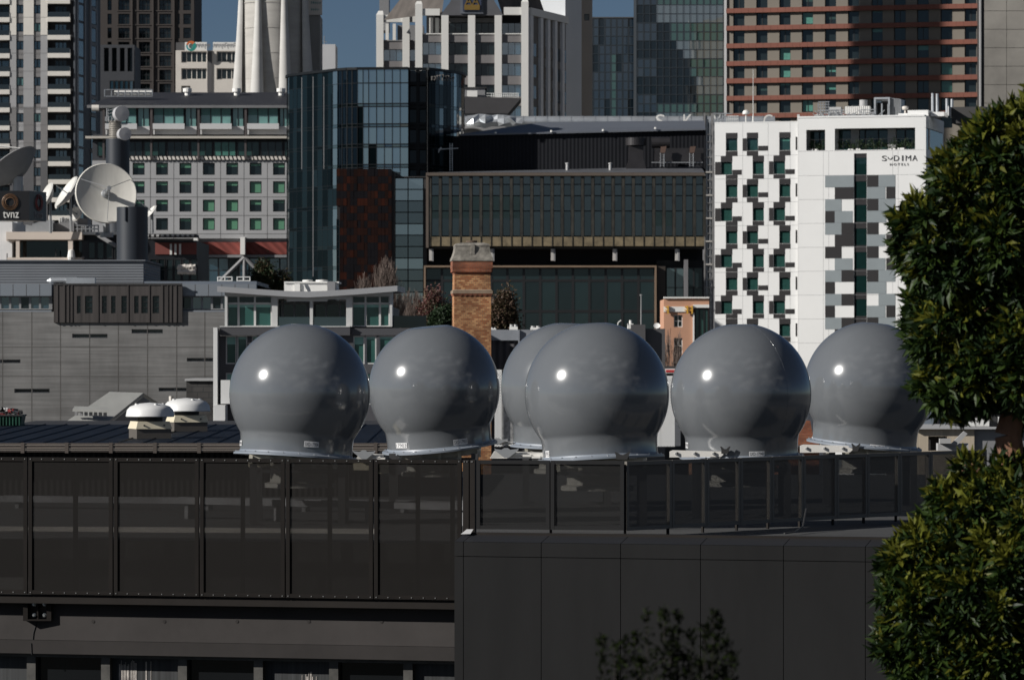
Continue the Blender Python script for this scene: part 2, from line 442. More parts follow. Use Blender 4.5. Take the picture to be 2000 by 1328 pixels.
# mesh screen on the left building
s = Bld('mesh_screen', 'long dark perforated metal screen with rows of bright bolts along the left roof edge', 'screen', -60, 55.0, 903, 53.4)
js = [-113, 55, 222, 390, 558, 730, 903]
zT = lambda px: s.z(896, 450); zB = lambda px: s.z(1163, 450)
top, bot = s.z(895, 450), s.z(1165, 450)
for p0, p1 in zip(js, js[1:]):
    x0, x1 = s.x(p0) + .008, s.x(p1) - .008
    mb = MB()
    mb.quad((x0 + .05, 0, bot + .05), (x1 - .05, 0, bot + .05), (x1 - .05, 0, top - .05), (x0 + .05, 0, top - .05), 0)
    mb.box(x0, x0 + .05, -.02, .02, bot, top, 1); mb.box(x1 - .05, x1, -.02, .02, bot, top, 1)
    mb.box(x0 + .05, x1 - .05, -.018, .018, bot, bot + .05, 1); mb.box(x0 + .05, x1 - .05, -.018, .018, top - .05, top, 1)
    n = 8
    for q in range(n):
        xx = x0 + .03 + (x1 - x0 - .06) * q / (n - 1)
        for zz in (bot + .022, top - .022): mb.tube((xx, -.028, zz), (xx, -.0185, zz), .0065, n=6, m=2)
    mb.build('panel', [perf, mat('screen_frame', (.0125, .0108, .0098), .6, var=.15, vs=2, spec=.08), stud], s.root)
for px in (143, 470, 640, 812, 880):
    x0 = s.x(px); mb = MB(); mb.box(x0 - .022, x0 + .022, .06, .12, bot, top - .06); mb.build('post', rail, s.root)
mb = MB(); mb.box(s.x(-113), s.x(903), .03, .20, bot - .12, bot - .015); mb.build('bottom_rail', rail, s.root)
mb = MB(); a0, a1 = s.x(903) + .012, s.x(928)
mb.box(a0, a0 + .075, -.02, .06, s.z(1046, 900), top); mb.box(a0 + .09, a1, -.02, .06, s.z(1046, 900), top)
for xx in (a0 + .02, a0 + .055, a0 + .11, a1 - .03): mb.tube((xx, -.03, top - .022), (xx, -.0185, top - .022), .0065, n=6, m=1)
mb.build('end_post', [rail, stud], s.root)

# steel bracket on the beam
def bracket():
    t = Bld('steel_bracket', 'black steel bracket with four bright bolts on the concrete beam under the mesh screen', 'bracket', 45, 54.93, 100, 54.91)
    x0, x1, z0, z1 = t.W(45, 100, 1168, 1212)
    mb = MB(); mb.box(x0, x0 + .06, 0, .18, z0, z1); mb.box(x1 - .06, x1, 0, .18, z0, z1); mb.box(x0 + .06, x1 - .06, .13, .17, z0 + .02, z1)
    mb.box(x0 + .06, x1 - .06, 0, .13, z0, z0 + .02); mb.box((x0 + x1) / 2 - .01, (x0 + x1) / 2 + .01, .03, .13, z0 + .02, z1); plate = mb.build('plate', rail, t.root)
    for px in (65, 85):
        for py in (1180, 1201):
            c, zz = t.x(px), t.z(py, px); m = MB(); m.tube((c, .06, zz), (c, .13, zz), .028, n=6); m.tube((c, .01, zz), (c, .06, zz), .015, n=8); m.build('bolt', stud, plate)
bracket()

# corrugated lower wall, gutter and dark roof behind the screen
corr = wave_mat('dark_corrugated_wall', (.018, .017, .017), .10, 'X', .9, .5, .25, spec=.1)
roofm = mat('blue_black_roof_sheet', (.0075, .0105, .0165), .6, var=.3, vs=.8, vec=(2, .4, 1), spec=.12)
def darkroof():
    Y0, Y1 = 72, 84
    t = Bld('roof_hall', 'low hall with a blue-black ribbed metal roof and brown gutter behind the mesh screen', 'building', -160, Y0)
    x0, x1 = t.x(-160), t.x(762)
    zg = t.z(866)
    zr = CAMZ - (829 - HY) * K * Y1
    mb = MB(); mb.box(x0, x1 - .2, .25, 12, 0, zg - .05); mb.build('wall', corr, t.root)
    mb = MB(); d = Y1 - Y0
    mb.prism([(0, 0)], 0, 1) if 0 else None
    mb.add([(x0, 0, zg), (x1, 0, zg), (x1, d, zr), (x0, d, zr), (x0, 0, zg - .06), (x1, 0, zg - .06), (x1, d, zr - .06), (x0, d, zr - .06)],
           [(0, 1, 2, 3), (7, 6, 5, 4), (0, 4, 5, 1), (1, 5, 6, 2), (2, 6, 7, 3), (3, 7, 4, 0)])
    q = 0
    xx = x0
    while xx < x1:      # standing ribs and fixings
        sl = (zr - zg) / d
        mb.add([(xx - .02, -.02, zg + .001), (xx + .02, -.02, zg + .001), (xx + .02, d, zr + .001), (xx - .02, d, zr + .001), (xx, -.02, zg + .018), (xx, d, zr + .018)],
               [(0, 4, 5, 3), (1, 2, 5, 4), (0, 1, 4), (2, 3, 5)])
        xx += .42
    mb.build('roof', roofm, t.root)
    mb = MB(); mb.plan([(x0, d + .002), (x1, d + .002), (x1, d + 6), (x0, d + 6)], zr - .3, zr - .012); mb.build('rear_roof', char, t.root)
    g = mat('brown_gutter', (.085, .07, .06), .45, var=.15, vs=1)
    mb = MB(); z1, z0 = t.z(865), t.z(882)
    mb.box(x0, x1, -.14, -.005, z0, z1, 0)
    for f in (.18, .36, .74): mb.box(x0, x1, -.152, -.1405, z0 + (z1 - z0) * f, z0 + (z1 - z0) * (f + .045), 1)
    for px in range(-40, 760, 86): c = t.x(px); mb.box(c - .03, c + .03, -.158, -.1525, z0 - .02, z1 + .01, 0)
    mb.build('gutter', [g, mat('gutter_lip', (.30, .27, .24), .4, var=0)], t.root)
darkroof()

def ventilator(px, Y, ptop, pbot, label, wcap=95):
    s_ = K * Y; h = (pbot - ptop) * s_
    t = thing('roof_ventilator', label, 'roof ventilator', (X(px, Y), Y, Z(pbot, Y)), 0, 'mushroom ventilators on the blue-black roof')
    r = wcap * s_ / 2
    mb = MB(); mb.lathe([(0.001, h), (r * .5, h - .02), (r * .82, h - .07), (r * .95, h - .13), (r, h - .24), (r * .98, h - .25), (r * .9, h - .22), (.001, h - .2)], 40)
    for a in range(4): mb.tube((r * .6 * math.cos(a * 1.57 + .5), r * .6 * math.sin(a * 1.57 + .5), h - .05), (r * .6 * math.cos(a * 1.57 + .5), r * .6 * math.sin(a * 1.57 + .5), h - .015), .03, n=8)
    autosmooth(mb.build('cap', mat('ventilator_white', (.62, .62, .61), .45, var=.06, vs=3), t), 50)
    zc = .42 * h
    mb = MB(); mb.lathe([(r * .46, h - .2), (r * .46, zc)], 32)
    for i in range(32):
        a = i * math.pi / 16; mb.tube((r * .5 * math.cos(a), r * .5 * math.sin(a), zc), (r * .5 * math.cos(a), r * .5 * math.sin(a), h - .22), .008, n=4)
    for f in (.2, .5, .8): mb.lathe([(r * .515, zc + (h - .2 - zc) * f), (r * .515, zc + (h - .2 - zc) * f + .012)], 32)
    mb.build('bird_guard', mat('dark_wire', (.05, .05, .05), .5), t)
    bw, q = .42 * wcap * s_, R(18)
    def frus(w0, w1, z0, z1, m):
        v = [(-w0, -w0, z0), (w0, -w0, z0), (w0, w0, z0), (-w0, w0, z0), (-w1, -w1, z1), (w1, -w1, z1), (w1, w1, z1), (-w1, w1, z1)]
        m.add(v, [(0, 3, 2, 1), (4, 5, 6, 7), (0, 1, 5, 4), (1, 2, 6, 5), (2, 3, 7, 6), (3, 0, 4, 7)])
    mb = MB(); frus(bw * .9, bw * .8, .19 * h, zc, mb)
    for i in (-.5, .5): mb.tube((bw * i, -bw * .92, .3 * h), (bw * i, -bw * .8, .3 * h), .015, n=6, m=1)
    o = mb.build('upper_curb', [cream, char], t); o.rotation_euler.z = q
    mb = MB(); frus(bw * .86, bw * .86, -.4, .19 * h - .003, mb); o = mb.build('base', mat('curb_dark', (.09, .08, .07), .6), t); o.rotation_euler.z = q
ventilator(293, 75, 786, 849, 'front white mushroom ventilator on a cream base, on the blue-black roof')
ventilator(365, 79.5, 777, 835, 'rear white mushroom ventilator on a cream base, half behind the other one', 92)

def bin_():
    Y = 83.3; s_ = K * Y
    t = thing('rubbish_bin', 'green rubbish bin overfilled with refuse at the back edge of the blue-black roof', 'bin', (X(22, Y), Y, Z(832, Y)))
    mb = MB(); hw = 25 * s_; h = 22 * s_
    v = [(-hw * .85, -.3, 0), (hw * .85, -.3, 0), (hw * .85, .3, 0), (-hw * .85, .3, 0), (-hw, -.35, h), (hw, -.35, h), (hw, .35, h), (-hw, .35, h)]
    mb.add(v, [(0, 3, 2, 1), (4, 5, 6, 7), (0, 1, 5, 4), (1, 2, 6, 5), (2, 3, 7, 6), (3, 0, 4, 7)])
    for i in range(-3, 4): mb.box(i * hw / 4, i * hw / 4 + .02, -.37, -.3, .02, h * .92)
    mb.build('body', mat('green_plastic', (.015, .07, .045), .5, var=.4, vs=5), t)
    mb = MB(); mb.box(-hw * 1.05, hw * 1.05, -.39, -.33, h * .93, h * 1.02); mb.box(-hw * 1.05, hw * 1.05, .33, .39, h * .93, h * 1.02); mb.build('rim', char, t)
    rm = [mat('refuse_white', (.5, .5, .5), .7), mat('refuse_black', (.02, .02, .02), .5), mat('refuse_red', (.3, .05, .05), .7)]
    mb = MB()
    for i in range(60):
        c = Vector((random.uniform(-.9, .7) * hw, random.uniform(-.25, .25), h + random.uniform(0, .12) * (1 - abs(i / 60 - .4))))
        a = [Vector((random.uniform(-.09, .09), random.uniform(-.09, .09), random.uniform(-.04, .06))) for _ in range(4)]
        mb.add([c + q for q in a], [(0, 1, 2), (0, 2, 3), (0, 3, 1), (1, 3, 2)], random.choice([0, 1, 1, 1, 2, 0]))
    mb.build('refuse', rm, t)
bin_()

# ------------------------------------------------------------------ panel-clad block in front
def panelblock():
    p = mat('grey_composite_panel', (.0140, .0140, .0143), .6, var=.18, vs=.8, vec=(1.3, 1, .3), spec=.08)
    t = Bld('panel_block', 'charcoal composite panel block with a sloped coping in the right foreground', 'building', 887, 50.0, 1850, 48.35)
    js = [887, 905, 1057, 1212, 1368, 1530, 1690, 1850, 2020, 2200]
    zt, zm = t.z(1058, 900), t.z(1086, 900)
    for i, (p0, p1) in enumerate(zip(js, js[1:])):
        x0, x1 = t.x(p0) + .004, t.x(p1) - .004
        mb = MB(); mb.box(x0, x1, 0, .04, 8, zm - .004); mb.box(x0, x1, 0, .04, zm + .004, zt); mb.build('panel', p, t.root)
        mb = MB(); hi = t.z(1056, 900)
        mb.add([(x0, 0, zt + .003), (x1, 0, zt + .003), (x1, .34, hi + .06), (x0, .34, hi + .06), (x0, .34, zt), (x1, .34, zt)], [(0, 1, 2, 3), (3, 2, 5, 4), (0, 3, 4), (1, 5, 2)])
        mb.build('coping', mat('coping_grey', (.021, .021, .022), .5, var=.1, spec=.15), t.root)
    x0, x1 = t.x(887), t.x(2200); hi = t.z(1056, 900) + .06
    mb = MB(); mb.box(x0 + .02, x1, .045, 3.2, 0, zt - .05); mb.build('wall', black, t.root)
    mb = MB(); mb.box(x0 + .09, x1, .345, .40, zt - .3, hi + .028); mb.box(x0 + .09, x1, .405, .47, zt - .3, hi - .02); mb.build('parapet_trim', rail, t.root)
    mb = MB(); mb.add([(x0, .26, zt + .08), (x0 + .12, .26, zt + .085), (x0 + .13, .345, hi + .064), (x0 + .05, .345, hi + .064)], [(0, 1, 2, 3)]); 
    mb.build('corner_flashing', mat('pale_flashing', (.4, .4, .4), .4), t.root)
    # roof sheet behind the parapet
    mb = MB(); mb.box(x0 + .02, x1, .48, 4.4, DECK - .3, DECK + .012); mb.build('roof', membrane, t.root)
panelblock()

# right-hand screens
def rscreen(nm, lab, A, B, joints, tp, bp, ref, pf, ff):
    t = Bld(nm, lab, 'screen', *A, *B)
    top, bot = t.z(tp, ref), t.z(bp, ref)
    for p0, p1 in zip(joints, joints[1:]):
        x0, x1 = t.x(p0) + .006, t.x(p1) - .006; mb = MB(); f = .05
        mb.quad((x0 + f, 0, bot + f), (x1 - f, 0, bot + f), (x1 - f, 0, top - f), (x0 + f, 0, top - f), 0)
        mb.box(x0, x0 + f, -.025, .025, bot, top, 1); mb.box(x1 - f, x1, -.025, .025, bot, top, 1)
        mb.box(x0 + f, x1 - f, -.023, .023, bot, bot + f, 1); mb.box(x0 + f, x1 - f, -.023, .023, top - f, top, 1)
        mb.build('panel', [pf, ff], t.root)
        mb = MB(); mb.box(x1 - .012, x1 + .018, .03, .06, DECK - .02, top - .05); mb.build('post', rail, t.root)
rscreen('roof_screen', 'short pair of black perforated panels joining the long mesh screen to the slanting one', (930, 56.2), (1220, 55.8), [930, 1075, 1220], 899, 1034, 1075, perf2, mat('black_frame', (.018, .018, .0185), .5, var=.1, spec=.15))
rscreen('roof_screen', 'slanting row of narrow black perforated panels running back towards the leafy tree', (1221, 55.9), (1692, 60.6), [1221, 1310, 1378, 1444, 1505, 1567, 1632, 1692, 1755, 1815, 1872, 1925], 901, 1036, 1225, mesh_mat('lightened_black_mesh', (.105, .095, .083), .08, .020), mat('lightened_screen_frame', (.15, .14, .125), .5, var=.1, spec=.1))  # mesh and frame lightened to imitate sun coming through the holes

# things on the deck behind the screens
def tray(x0, y0, x1, y1, z, label, w_=.3, m=None):
    mb = MB(); d = Vector((x1 - x0, y1 - y0, 0)); Ln = d.length
    mb.box(0, Ln, 0, .02, 0, .09); mb.box(0, Ln, w_, w_ + .02, 0, .09)
    n = int(Ln / .25)
    for i in range(n): mb.box(i * .25 + .1, i * .25 + .13, .02, w_, .01, .03)
    for i in range(int(Ln / 1.6) + 1): mb.box(i * 1.6 + .3, i * 1.6 + .36, .05, w_ - .05, DECK - z + .001, .009)
    o = mb.build('cable_tray', m or dsteel); o.location = (x0, y0, z); o.rotation_euler.z = math.atan2(d.y, d.x); tag(o, label, 'cable tray', 'cable trays on the deck behind the mesh screen')
dsteel = mat('dull_tray_steel', (.16, .16, .165), .5, .3, var=.3, vs=2)
tray(X(320, 62), 62.4, X(905, 60), 59.6, DECK + .22, 'galvanised cable tray nearer the long mesh screen, seen through its right panels')
tray(X(-20, 66), 66.8, X(900, 64), 64.4, DECK + .10, 'galvanised cable tray farther back behind the long mesh screen')
def sunlit_strip():
    mb = MB(); mb.box(0, 5.6, 0, .22, 0, .06); o = mb.build('deck_sunstrip', mat('sunlit_membrane', (.34, .32, .29), .8, var=.2)); o.location = (X(-60, 57.5), 57.9, DECK + .002); o.rotation_euler.z = R(-10)  # pale slab imitating a sunlit strip of the deck
    tag(o, 'pale roof curb imitating sunlit deck behind the long mesh screen', 'sunstrip')
sunlit_strip()
def cable(pts, r, label):
    mb = MB()
    for a, c in zip(pts, pts[1:]): mb.tube(a, c, r, n=5)
    tag(mb.build('loose_cable', char), label, 'cable')
cable([(3.6, 56.4, DECK + .03), (3.75, 56.6, DECK + .04), (3.9, 57.2, DECK + .09), (4.0, 58, DECK + .3)], .012, 'thin loose cable lying on the deck under the slanting screen')

# ------------------------------------------------------------------ radomes
rad_m = mat('radome_grey', (.120, .128, .137), .9, var=.05, vs=1.6, vec=(1, 1, .35), coat=1.0, spec=0, cr=.145)
ring_m = mat('flange_grey', (.19, .215, .25), .45, var=.05, coat=.2)
under_m = mat('base_cream', (.44, .42, .35), .5, var=.08)
lab_m = mat('label_white', (.62, .62, .62), .5, var=0)
ink = mat('label_ink', (.02, .02, .03), .5, var=0)
whitem = mat('mount_white', (.70, .68, .64), .45, var=.05)
mgal = mat('mount_grey', (.30, .31, .32), .45, .3, var=.1)

def profile(flat):
    pr = []
    z0 = flat
    r0 = math.sqrt(max(0, 1 - z0 * z0))
    pr += [(.0005, z0), (r0 * .5, z0 - .0005), (r0 * .93, z0 - .002)]
    a0, a1 = math.asin(z0 - .004), math.asin(-.575)
    for i in range(61):
        a = a0 + (a1 - a0) * i / 60; pr.append((math.cos(a), math.sin(a)))
    pr += [(.812, -.592), (.806, -.618), (.802, -.65), (.799, -.69), (.797, -.75), (.797, -.81), (.80, -.85)]
    return pr
def radome(px, py, rpx, Y, tilt, yaw, label, code, labs, flat=.985, legs=True, plates=(), seam=False):
    s_ = K * Y; Rr = rpx * s_; c = Vector((X(px, Y), Y, Z(py, Y)))
    t = thing('radome', label, 'radome', c, 0, 'grey radomes on the roof')
    mt = Matrix.Rotation(R(yaw), 4, 'X') @ Matrix.Rotation(R(tilt), 4, 'Y')
    def low(v):      # tilt grows towards the base: the ball stays, the neck leans
        return mt @ Vector(v)
    pr = [(r * Rr, z * Rr) for r, z in profile(flat)]
    mb = MB(); mb.lathe(pr, 112); mb.xf(mt)
    o = shell = mb.build('shell', rad_m, t); autosmooth(o, 20 if flat < .96 else 40)
    mb = MB()
    for a in ((R(-52), R(128)) if seam else (R(100), R(80))):
        q = [(r * 1.0006 * math.cos(a), r * 1.0006 * math.sin(a), z) for r, z in pr[3:]]
        for u, v in zip(q, q[1:]): mb.tube(u, v, .0013, n=5, cap=False)
    mb.xf(mt); mb.build('seam', rad_m, o, smooth=True)
    mb = MB(); mb.lathe([(r * Rr, z * Rr) for r, z in [(.798, -.835), (.81, -.862), (.872, -.872), (.885, -.878), (.885, -.905), (.80, -.907), (.70, -.90)]], 96)
    for i in range(24): a = i * math.pi / 12 + .1; mb.tube((.85 * Rr * math.cos(a), .85 * Rr * math.sin(a), -.873 * Rr), (.85 * Rr * math.cos(a), .85 * Rr * math.sin(a), -.855 * Rr), .012, n=6, m=1)
    mb.xf(mt); autosmooth(mb.build('flange', [ring_m, steel], t), 40)
    # labels wrapped on the neck
    for (lx, ly, lw, lh, txt) in labs:
        dx = (lx - px) * s_; zz = (py - ly) * s_
        rr = .802 * Rr + .004
        loc = mt.inverted() @ Vector((dx, -math.sqrt(max(.0001, (rr * 1.0) ** 2 - dx * dx)), zz)); ang = math.atan2(loc.y, loc.x)
        frac = abs(math.sin(ang)); da = (lw * s_) / rr / max(frac, .45); h2 = lh * s_ / 2; zc = loc.z
        g = lambda x, d, z: ((rr + d) * math.cos(ang + x), (rr + d) * math.sin(ang + x), zc + z)
        mb = MB()
        for i in range(6):
            x0, x1 = -da / 2 + da * i / 6, -da / 2 + da * (i + 1) / 6; mb.quad(g(x0, 0, -h2), g(x1, 0, -h2), g(x1, 0, h2), g(x0, 0, h2), 0)
        if txt: text_mb(mb, txt, -da * .45, da * .45, -h2 * .66, h2 * .66, 0, 0, 1, fn=lambda x, d, z: g(x, .0015, z))
        mb.xf(mt); mb.build('label', [lab_m, ink], shell)
    # cream pedestal frame and legs down to the deck
    zb = -.907 * Rr; zd = DECK - c.z
    mb = MB(); w0 = .62 * Rr
    mb.box(-w0, w0, -w0, w0, zb - .10, zb - .002)
    for i in range(5):
        xx = -w0 + (2 * w0 - .05) * i / 4; mb.box(xx, xx + .05, -w0 * 1.08, -w0 - .002, zb - .14, zb - .02)
    mb.xf(mt); mb.build('base_frame', under_m, t)
    mb = MB(); mb.lathe([(.42 * Rr, zb - .09), (.42 * Rr, zb - .34), (.5 * Rr, zb - .36), (.5 * Rr, zb - .42)], 32); mb.build('pedestal', mat('pedestal_grey', (.32, .31, .28), .5), t, smooth=False)
    for sx in (-1, 1):
        for sy in (-1, 1):
            m_ = MB(); xx, yy = sx * .62 * Rr, sy * .62 * Rr; m_.box(xx - .05, xx + .05, yy - .05, yy + .05, zd, zb - .06); m_.box(xx - .12, xx + .12, yy - .12, yy + .12, zd, zd + .02); m_.build('leg', mat('leg_dark_steel', (.06, .06, .062), .5, .3, var=.2), t)
    for sy in (-1, 1):
        m_ = MB(); yy = sy * .62 * Rr
        m_.box(-.62 * Rr + .06, .62 * Rr - .06, yy - .03, yy + .03, zb - .2, zb - .15); m_.build('cross_beam', MATS['leg_dark_steel'], t)
    for (p0, p1, q0, q1, dy, kind) in plates:
        Yp = Y + dy * Rr; x0, x1, za, zb2 = X(p0, Yp) - c.x, X(p1, Yp) - c.x, Z(q1, Yp) - c.z, Z(q0, Yp) - c.z
        m_ = MB()
        if kind == 'plate':
            m_.add([(x0, dy * Rr, za), (x1, dy * Rr, za + .008), (x1 + .05, dy * Rr, za + .05), (x1, dy * Rr, zb2 - .02), (x0 + .05, dy * Rr, zb2), (x0, dy * Rr, zb2 - .02),
                    (x0, dy * Rr + .06, za), (x1, dy * Rr + .06, za + .008), (x1 + .05, dy * Rr + .06, za + .05), (x1, dy * Rr + .06, zb2 - .02), (x0 + .05, dy * Rr + .06, zb2), (x0, dy * Rr + .06, zb2 - .02)],
                   [(0, 1, 2, 3, 4, 5), (11, 10, 9, 8, 7, 6)] + [(i, i + 6, (i + 1) % 6 + 6, (i + 1) % 6) for i in range(6)])
            for f in (.12, .48, .85):
                xx = x0 + (x1 - x0) * f; m_.tube((xx, dy * Rr - .03, (za + zb2) / 2), (xx, dy * Rr, (za + zb2) / 2), .016, n=8, m=1); m_.tube((xx + .02, dy * Rr - .022, (za + zb2) / 2 + .012), (xx + .02, dy * Rr, (za + zb2) / 2 + .012), .014, n=8, m=2)
            m_.build('mount_plate', [whitem, mgal, char], t)
        elif kind == 'arm':
            n = 4; d0 = dy * Rr
            m_.add([(x0, d0, za), (x0 + .06, d0 - .02, zb2 - .01), (x1, d0, zb2 - .03), (x1, d0, za)] + [(x0, d0 + .3, za), (x0 + .06, d0 + .3, zb2 - .01), (x1, d0 + .3, zb2 - .03), (x1, d0 + .3, za)],
                   [(0, 3, 2, 1), (4, 5, 6, 7), (0, 1, 5, 4), (1, 2, 6, 5), (2, 3, 7, 6), (3, 0, 4, 7)])
            for i in range(3):
                xx = x0 + (x1 - x0) * (.45 + .17 * i); m_.box(xx, xx + .12, d0 - .04, d0 + .2, (za + zb2) / 2 - .02 * i - .01, (za + zb2) / 2 + .02 - .02 * i)
            arm = m_.build('mount_arm', whitem, t)
            m_ = MB(); xm = x0 + (x1 - x0) * .3; zt_ = zb2 + .035
            m_.prism([(xm - .16, zt_), (xm - .15, zt_ - .03), (xm - .02, za + .01), (xm + .04, za + .01), (xm + .17, zt_ - .03), (xm + .18, zt_), (xm + .15, zt_ - .012), (xm + .06, zt_ - .02), (xm + .03, zt_ + .004), (xm - .02, zt_ + .004), (xm - .06, zt_ - .02), (xm - .13, zt_ - .012)], d0 - .075, d0 - .045)
            m_.build('arm_bracket', mgal, arm)
        elif kind == 'lug':
            m_.box(x0, x1, dy * Rr, dy * Rr + .04, za, zb2); m_.prism([(x0 - .02, zb2 + .04), (x0 + .02, za), (x1 - .02, za), (x1 + .02, zb2 + .04), (x1, zb2 + .04), ((x0 + x1) / 2, zb2 - .01), (x0, zb2 + .04)], dy * Rr - .03, dy * Rr - .003)
            m_.build('shackle', char, t)
        else:
            m_.box(x0, x1, dy * Rr, dy * Rr + .3, za, zb2, 0); m_.build(kind, cream if kind == 'control_box' else under_m, t)
    return t
radome(585.5, 769, 137.5, 60.6, 3.5, -2.5, 'leftmost of the grey radomes, nearest the white ventilators, base dipping to the right', 0,
       [(613, 865.5, 28, 11, 'SXD-17904'), (478, 865, 11, 10, '17904')], plates=[(485, 560, 902, 912, -.3, 'control_box'), (565, 600, 905, 935, -.2, 'control_box')])
radome(848, 760, 128, 65.1, -5.5, 3.5, 'grey radome with a flat cut-off top in front of the brick chimney', 0,
       [(901, 861, 27, 11, 'SXD-17903'), (777, 870, 22, 10, '17903')], flat=.955, plates=[(694, 748, 884, 898, -.8, 'arm'), (733, 762, 900, 925, -.6, 'control_box'), (690, 728, 900, 918, -.5, 'control_box')])
radome(1106, 757, 127.5, 68.4, 1, 2, 'grey radome mostly hidden behind the largest one', 0, [], plates=[(957, 1003, 860, 868, -.2, 'arm')])
radome(1166, 770, 141, 59.1, -3, -2, 'largest and nearest grey radome, overlapping the one behind it', 0,
       [(1221, 889, 36, 10, 'SXD-17955'), (1065, 886, 8, 13, '17955')], plates=[(957, 1060, 880, 895, .3, 'arm'), (1203, 1228, 888, 897, -.9, 'lug')])
radome(1447, 769, 137.5, 63.2, -1, 2, 'grey radome fifth from the left with a white mounting plate, under the chequered white tower', 0,
       [(1473, 884, 30, 9.5, 'SXD-17948'), (1338, 869, 9, 11, '17948')], plates=[(1308, 1408, 879, 893, -.75, 'plate'), (1409, 1424, 877, 886, -.8, 'lug')], seam=True)
radome(1698, 756, 127.5, 68.0, 5, 2, 'rightmost grey radome, partly covered by the leafy tree', 0,
       [(1706, 872, 29, 10, 'SXD-17942'), (1584, 858, 6, 10, '17942')], plates=[(1563, 1660, 868, 884, -.8, 'plate'), (1665, 1678, 871, 881, -.85, 'lug')])

# ------------------------------------------------------------------ concrete building with the timber box
def concrete():
    cm = mat('board_marked_concrete', (.137, .134, .130), .9, var=.42, vs=.22, vec=(1, 1, .55), bump=.3)
    # fine horizontal board lines on top
    n, l = cm.node_tree.nodes, cm.node_tree.links; p = n['Principled BSDF']
    tc = n.new('ShaderNodeTexCoord'); mp = n.new('ShaderNodeMapping'); mp.inputs['Scale'].default_value = (.35, 1, 9); l.new(tc.outputs['Object'], mp.inputs[0])
    nz = n.new('ShaderNodeTexNoise'); nz.inputs['Scale'].default_value = .9; nz.inputs['Detail'].default_value = 3; l.new(mp.outputs[0], nz.inputs['Vector'])
    mr = n.new('ShaderNodeMapRange'); mr.inputs[1].default_value, mr.inputs[2].default_value, mr.inputs[3].default_value, mr.inputs[4].default_value = .3, .7, .78, 1.2
    l.new(nz.outputs['Fac'], mr.inputs[0])
    mx = n.new('ShaderNodeMix'); mx.data_type, mx.blend_type = 'RGBA', 'MULTIPLY'; mx.inputs[0].default_value = 1
    src = p.inputs['Base Color'].links[0].from_socket; l.new(src, mx.inputs[6]); l.new(mr.outputs[0], mx.inputs[7]); l.new(mx.outputs[2], p.inputs['Base Color'])
    b = Bld('concrete_building', 'wide concrete building with slit windows and a dark timber box under its roof', 'building', -80, 200)
    xr = b.x(500)
    slits = [(-40, 40, 702, 709), (141, 210, 652, 660), (257, 318, 643, 651), (365, 428, 699, 706), (28, 97, 759, 767), (310, 372, 757, 764)]
    hs = [b.W(*s) for s in slits]
    mb = MB(); z1 = b.z(609)
    mb.wall(b.x(-80), xr, 0, z1, hs, 0, .25, 0)
    mb.quad((b.x(-80), 0, z1), (xr, 0, z1), (xr, .6, z1), (b.x(-80), .6, z1), 0)
    mb.box(b.x(-80), xr, .62, 22, 0, z1 - .1, 1)
    for px in (5, 62, 118, 175, 231, 288, 345, 400, 456): c = b.x(px); mb.box(c - .02, c + .02, -.004, .002, 3, z1, 1)
    for py in (678, 735): 
        zz = b.z(py)
        mb.box(b.x(-80), xr, -.006, .002, zz - .016, zz + .016, 1)
    mb.build('wall', [cm, mat('joint_grey', (.085, .08, .075), .9, var=.3)], b.root)
    for h in hs: win(b.root, *h, .22, ga, frg, 2, 1, .05)
    # glazed top storey, set back behind the parapet line
    up = mat('blue_grey_panels', (.17, .19, .215), .55, var=.08, vs=.15)
    for (p0, p1) in ((-80, 100), (354, 500)):
        mb = MB(); a, c, zl, zh = b.W(p0, p1, 555, 578); mb.box(a, c, .15, 12, zl, zh)
        x = p0
        while x < p1: q = b.x(x); mb.box(q, q + .025, .145, .149, zl, zh, 1); x += 26
        mb.box(a, c, .1, .6, b.z(609) - .12, b.z(606), 0)
        mb.build('fascia', [up, dgrey], b.root)
        a, c, zl, zh = b.W(p0, p1, 578, 605)
        x = p0; k_ = 0
        while x < p1 - 2:
            x2 = min(x + 19.5, p1); win(b.root, b.x(x), b.x(x2), zl + .01, zh - .01, .5, gblue if k_ % 3 else ga, frg, 1, 1, .05); x = x2; k_ += 1
    mb = MB(); mb.box(b.x(-80), xr, .9, 12, b.z(609), b.z(556)); mb.build('core', char, b.root)
    # timber box
    tm = mat('weathered_timber', (.046, .040, .038), .85, var=.5, vs=1.6, vec=(2.2, 1, .06))
    a, c, zl, zh = b.W(105, 356, 557, 630)
    slots = [(150, 158), (166, 181), (199, 209), (217, 226), (237, 248), (262, 271), (276, 289), (298, 311)]
    hs = [(b.x(p, -.12), b.x(q, -.12), b.z(612, p, -.12), b.z(578, p, -.12)) for p, q in slots]
    a, c, zl, zh = b.W(105, 356, 557, 630, -.12)
    mb = MB(); mb.wall(a, c, zl, zh, hs, -.12, .1, 0); mb.box(a, c, -.009, .1, zl, zh, 1)
    mb.quad((a, -.12, zl), (a, -.12, zh), (a, -.009, zh), (a, -.009, zl), 0); mb.quad((c, -.12, zl), (c, -.009, zl), (c, -.009, zh), (c, -.12, zh), 0); mb.quad((a, -.12, zh), (c, -.12, zh), (c, -.009, zh), (a, -.009, zh), 0)
    x = a
    while x < c - .1:      # battens
        w_ = random.choice((.05, .05, .09)); xx = x + random.uniform(.1, .25)
        if xx + w_ > c: break
        if not any(h[0] - .02 < xx + w_ and xx < h[1] + .02 for h in hs): mb.box(xx, xx + w_, -.15, -.123, zl, zh, 0)
        x = xx + w_
    mb.box(a, c, -.16, -.124, zh + .004, zh + .08, 1)
    mb.build('timber_box', [tm, char], b.root)
    for h in hs: win(b.root, *h, -.03, ga, frd, 1, 3, .03)
    # upper plant block
    rib = wave_mat('ribbed_grey_cladding', (.150, .16, .175), .13, 'Z', .6, .6, .6)
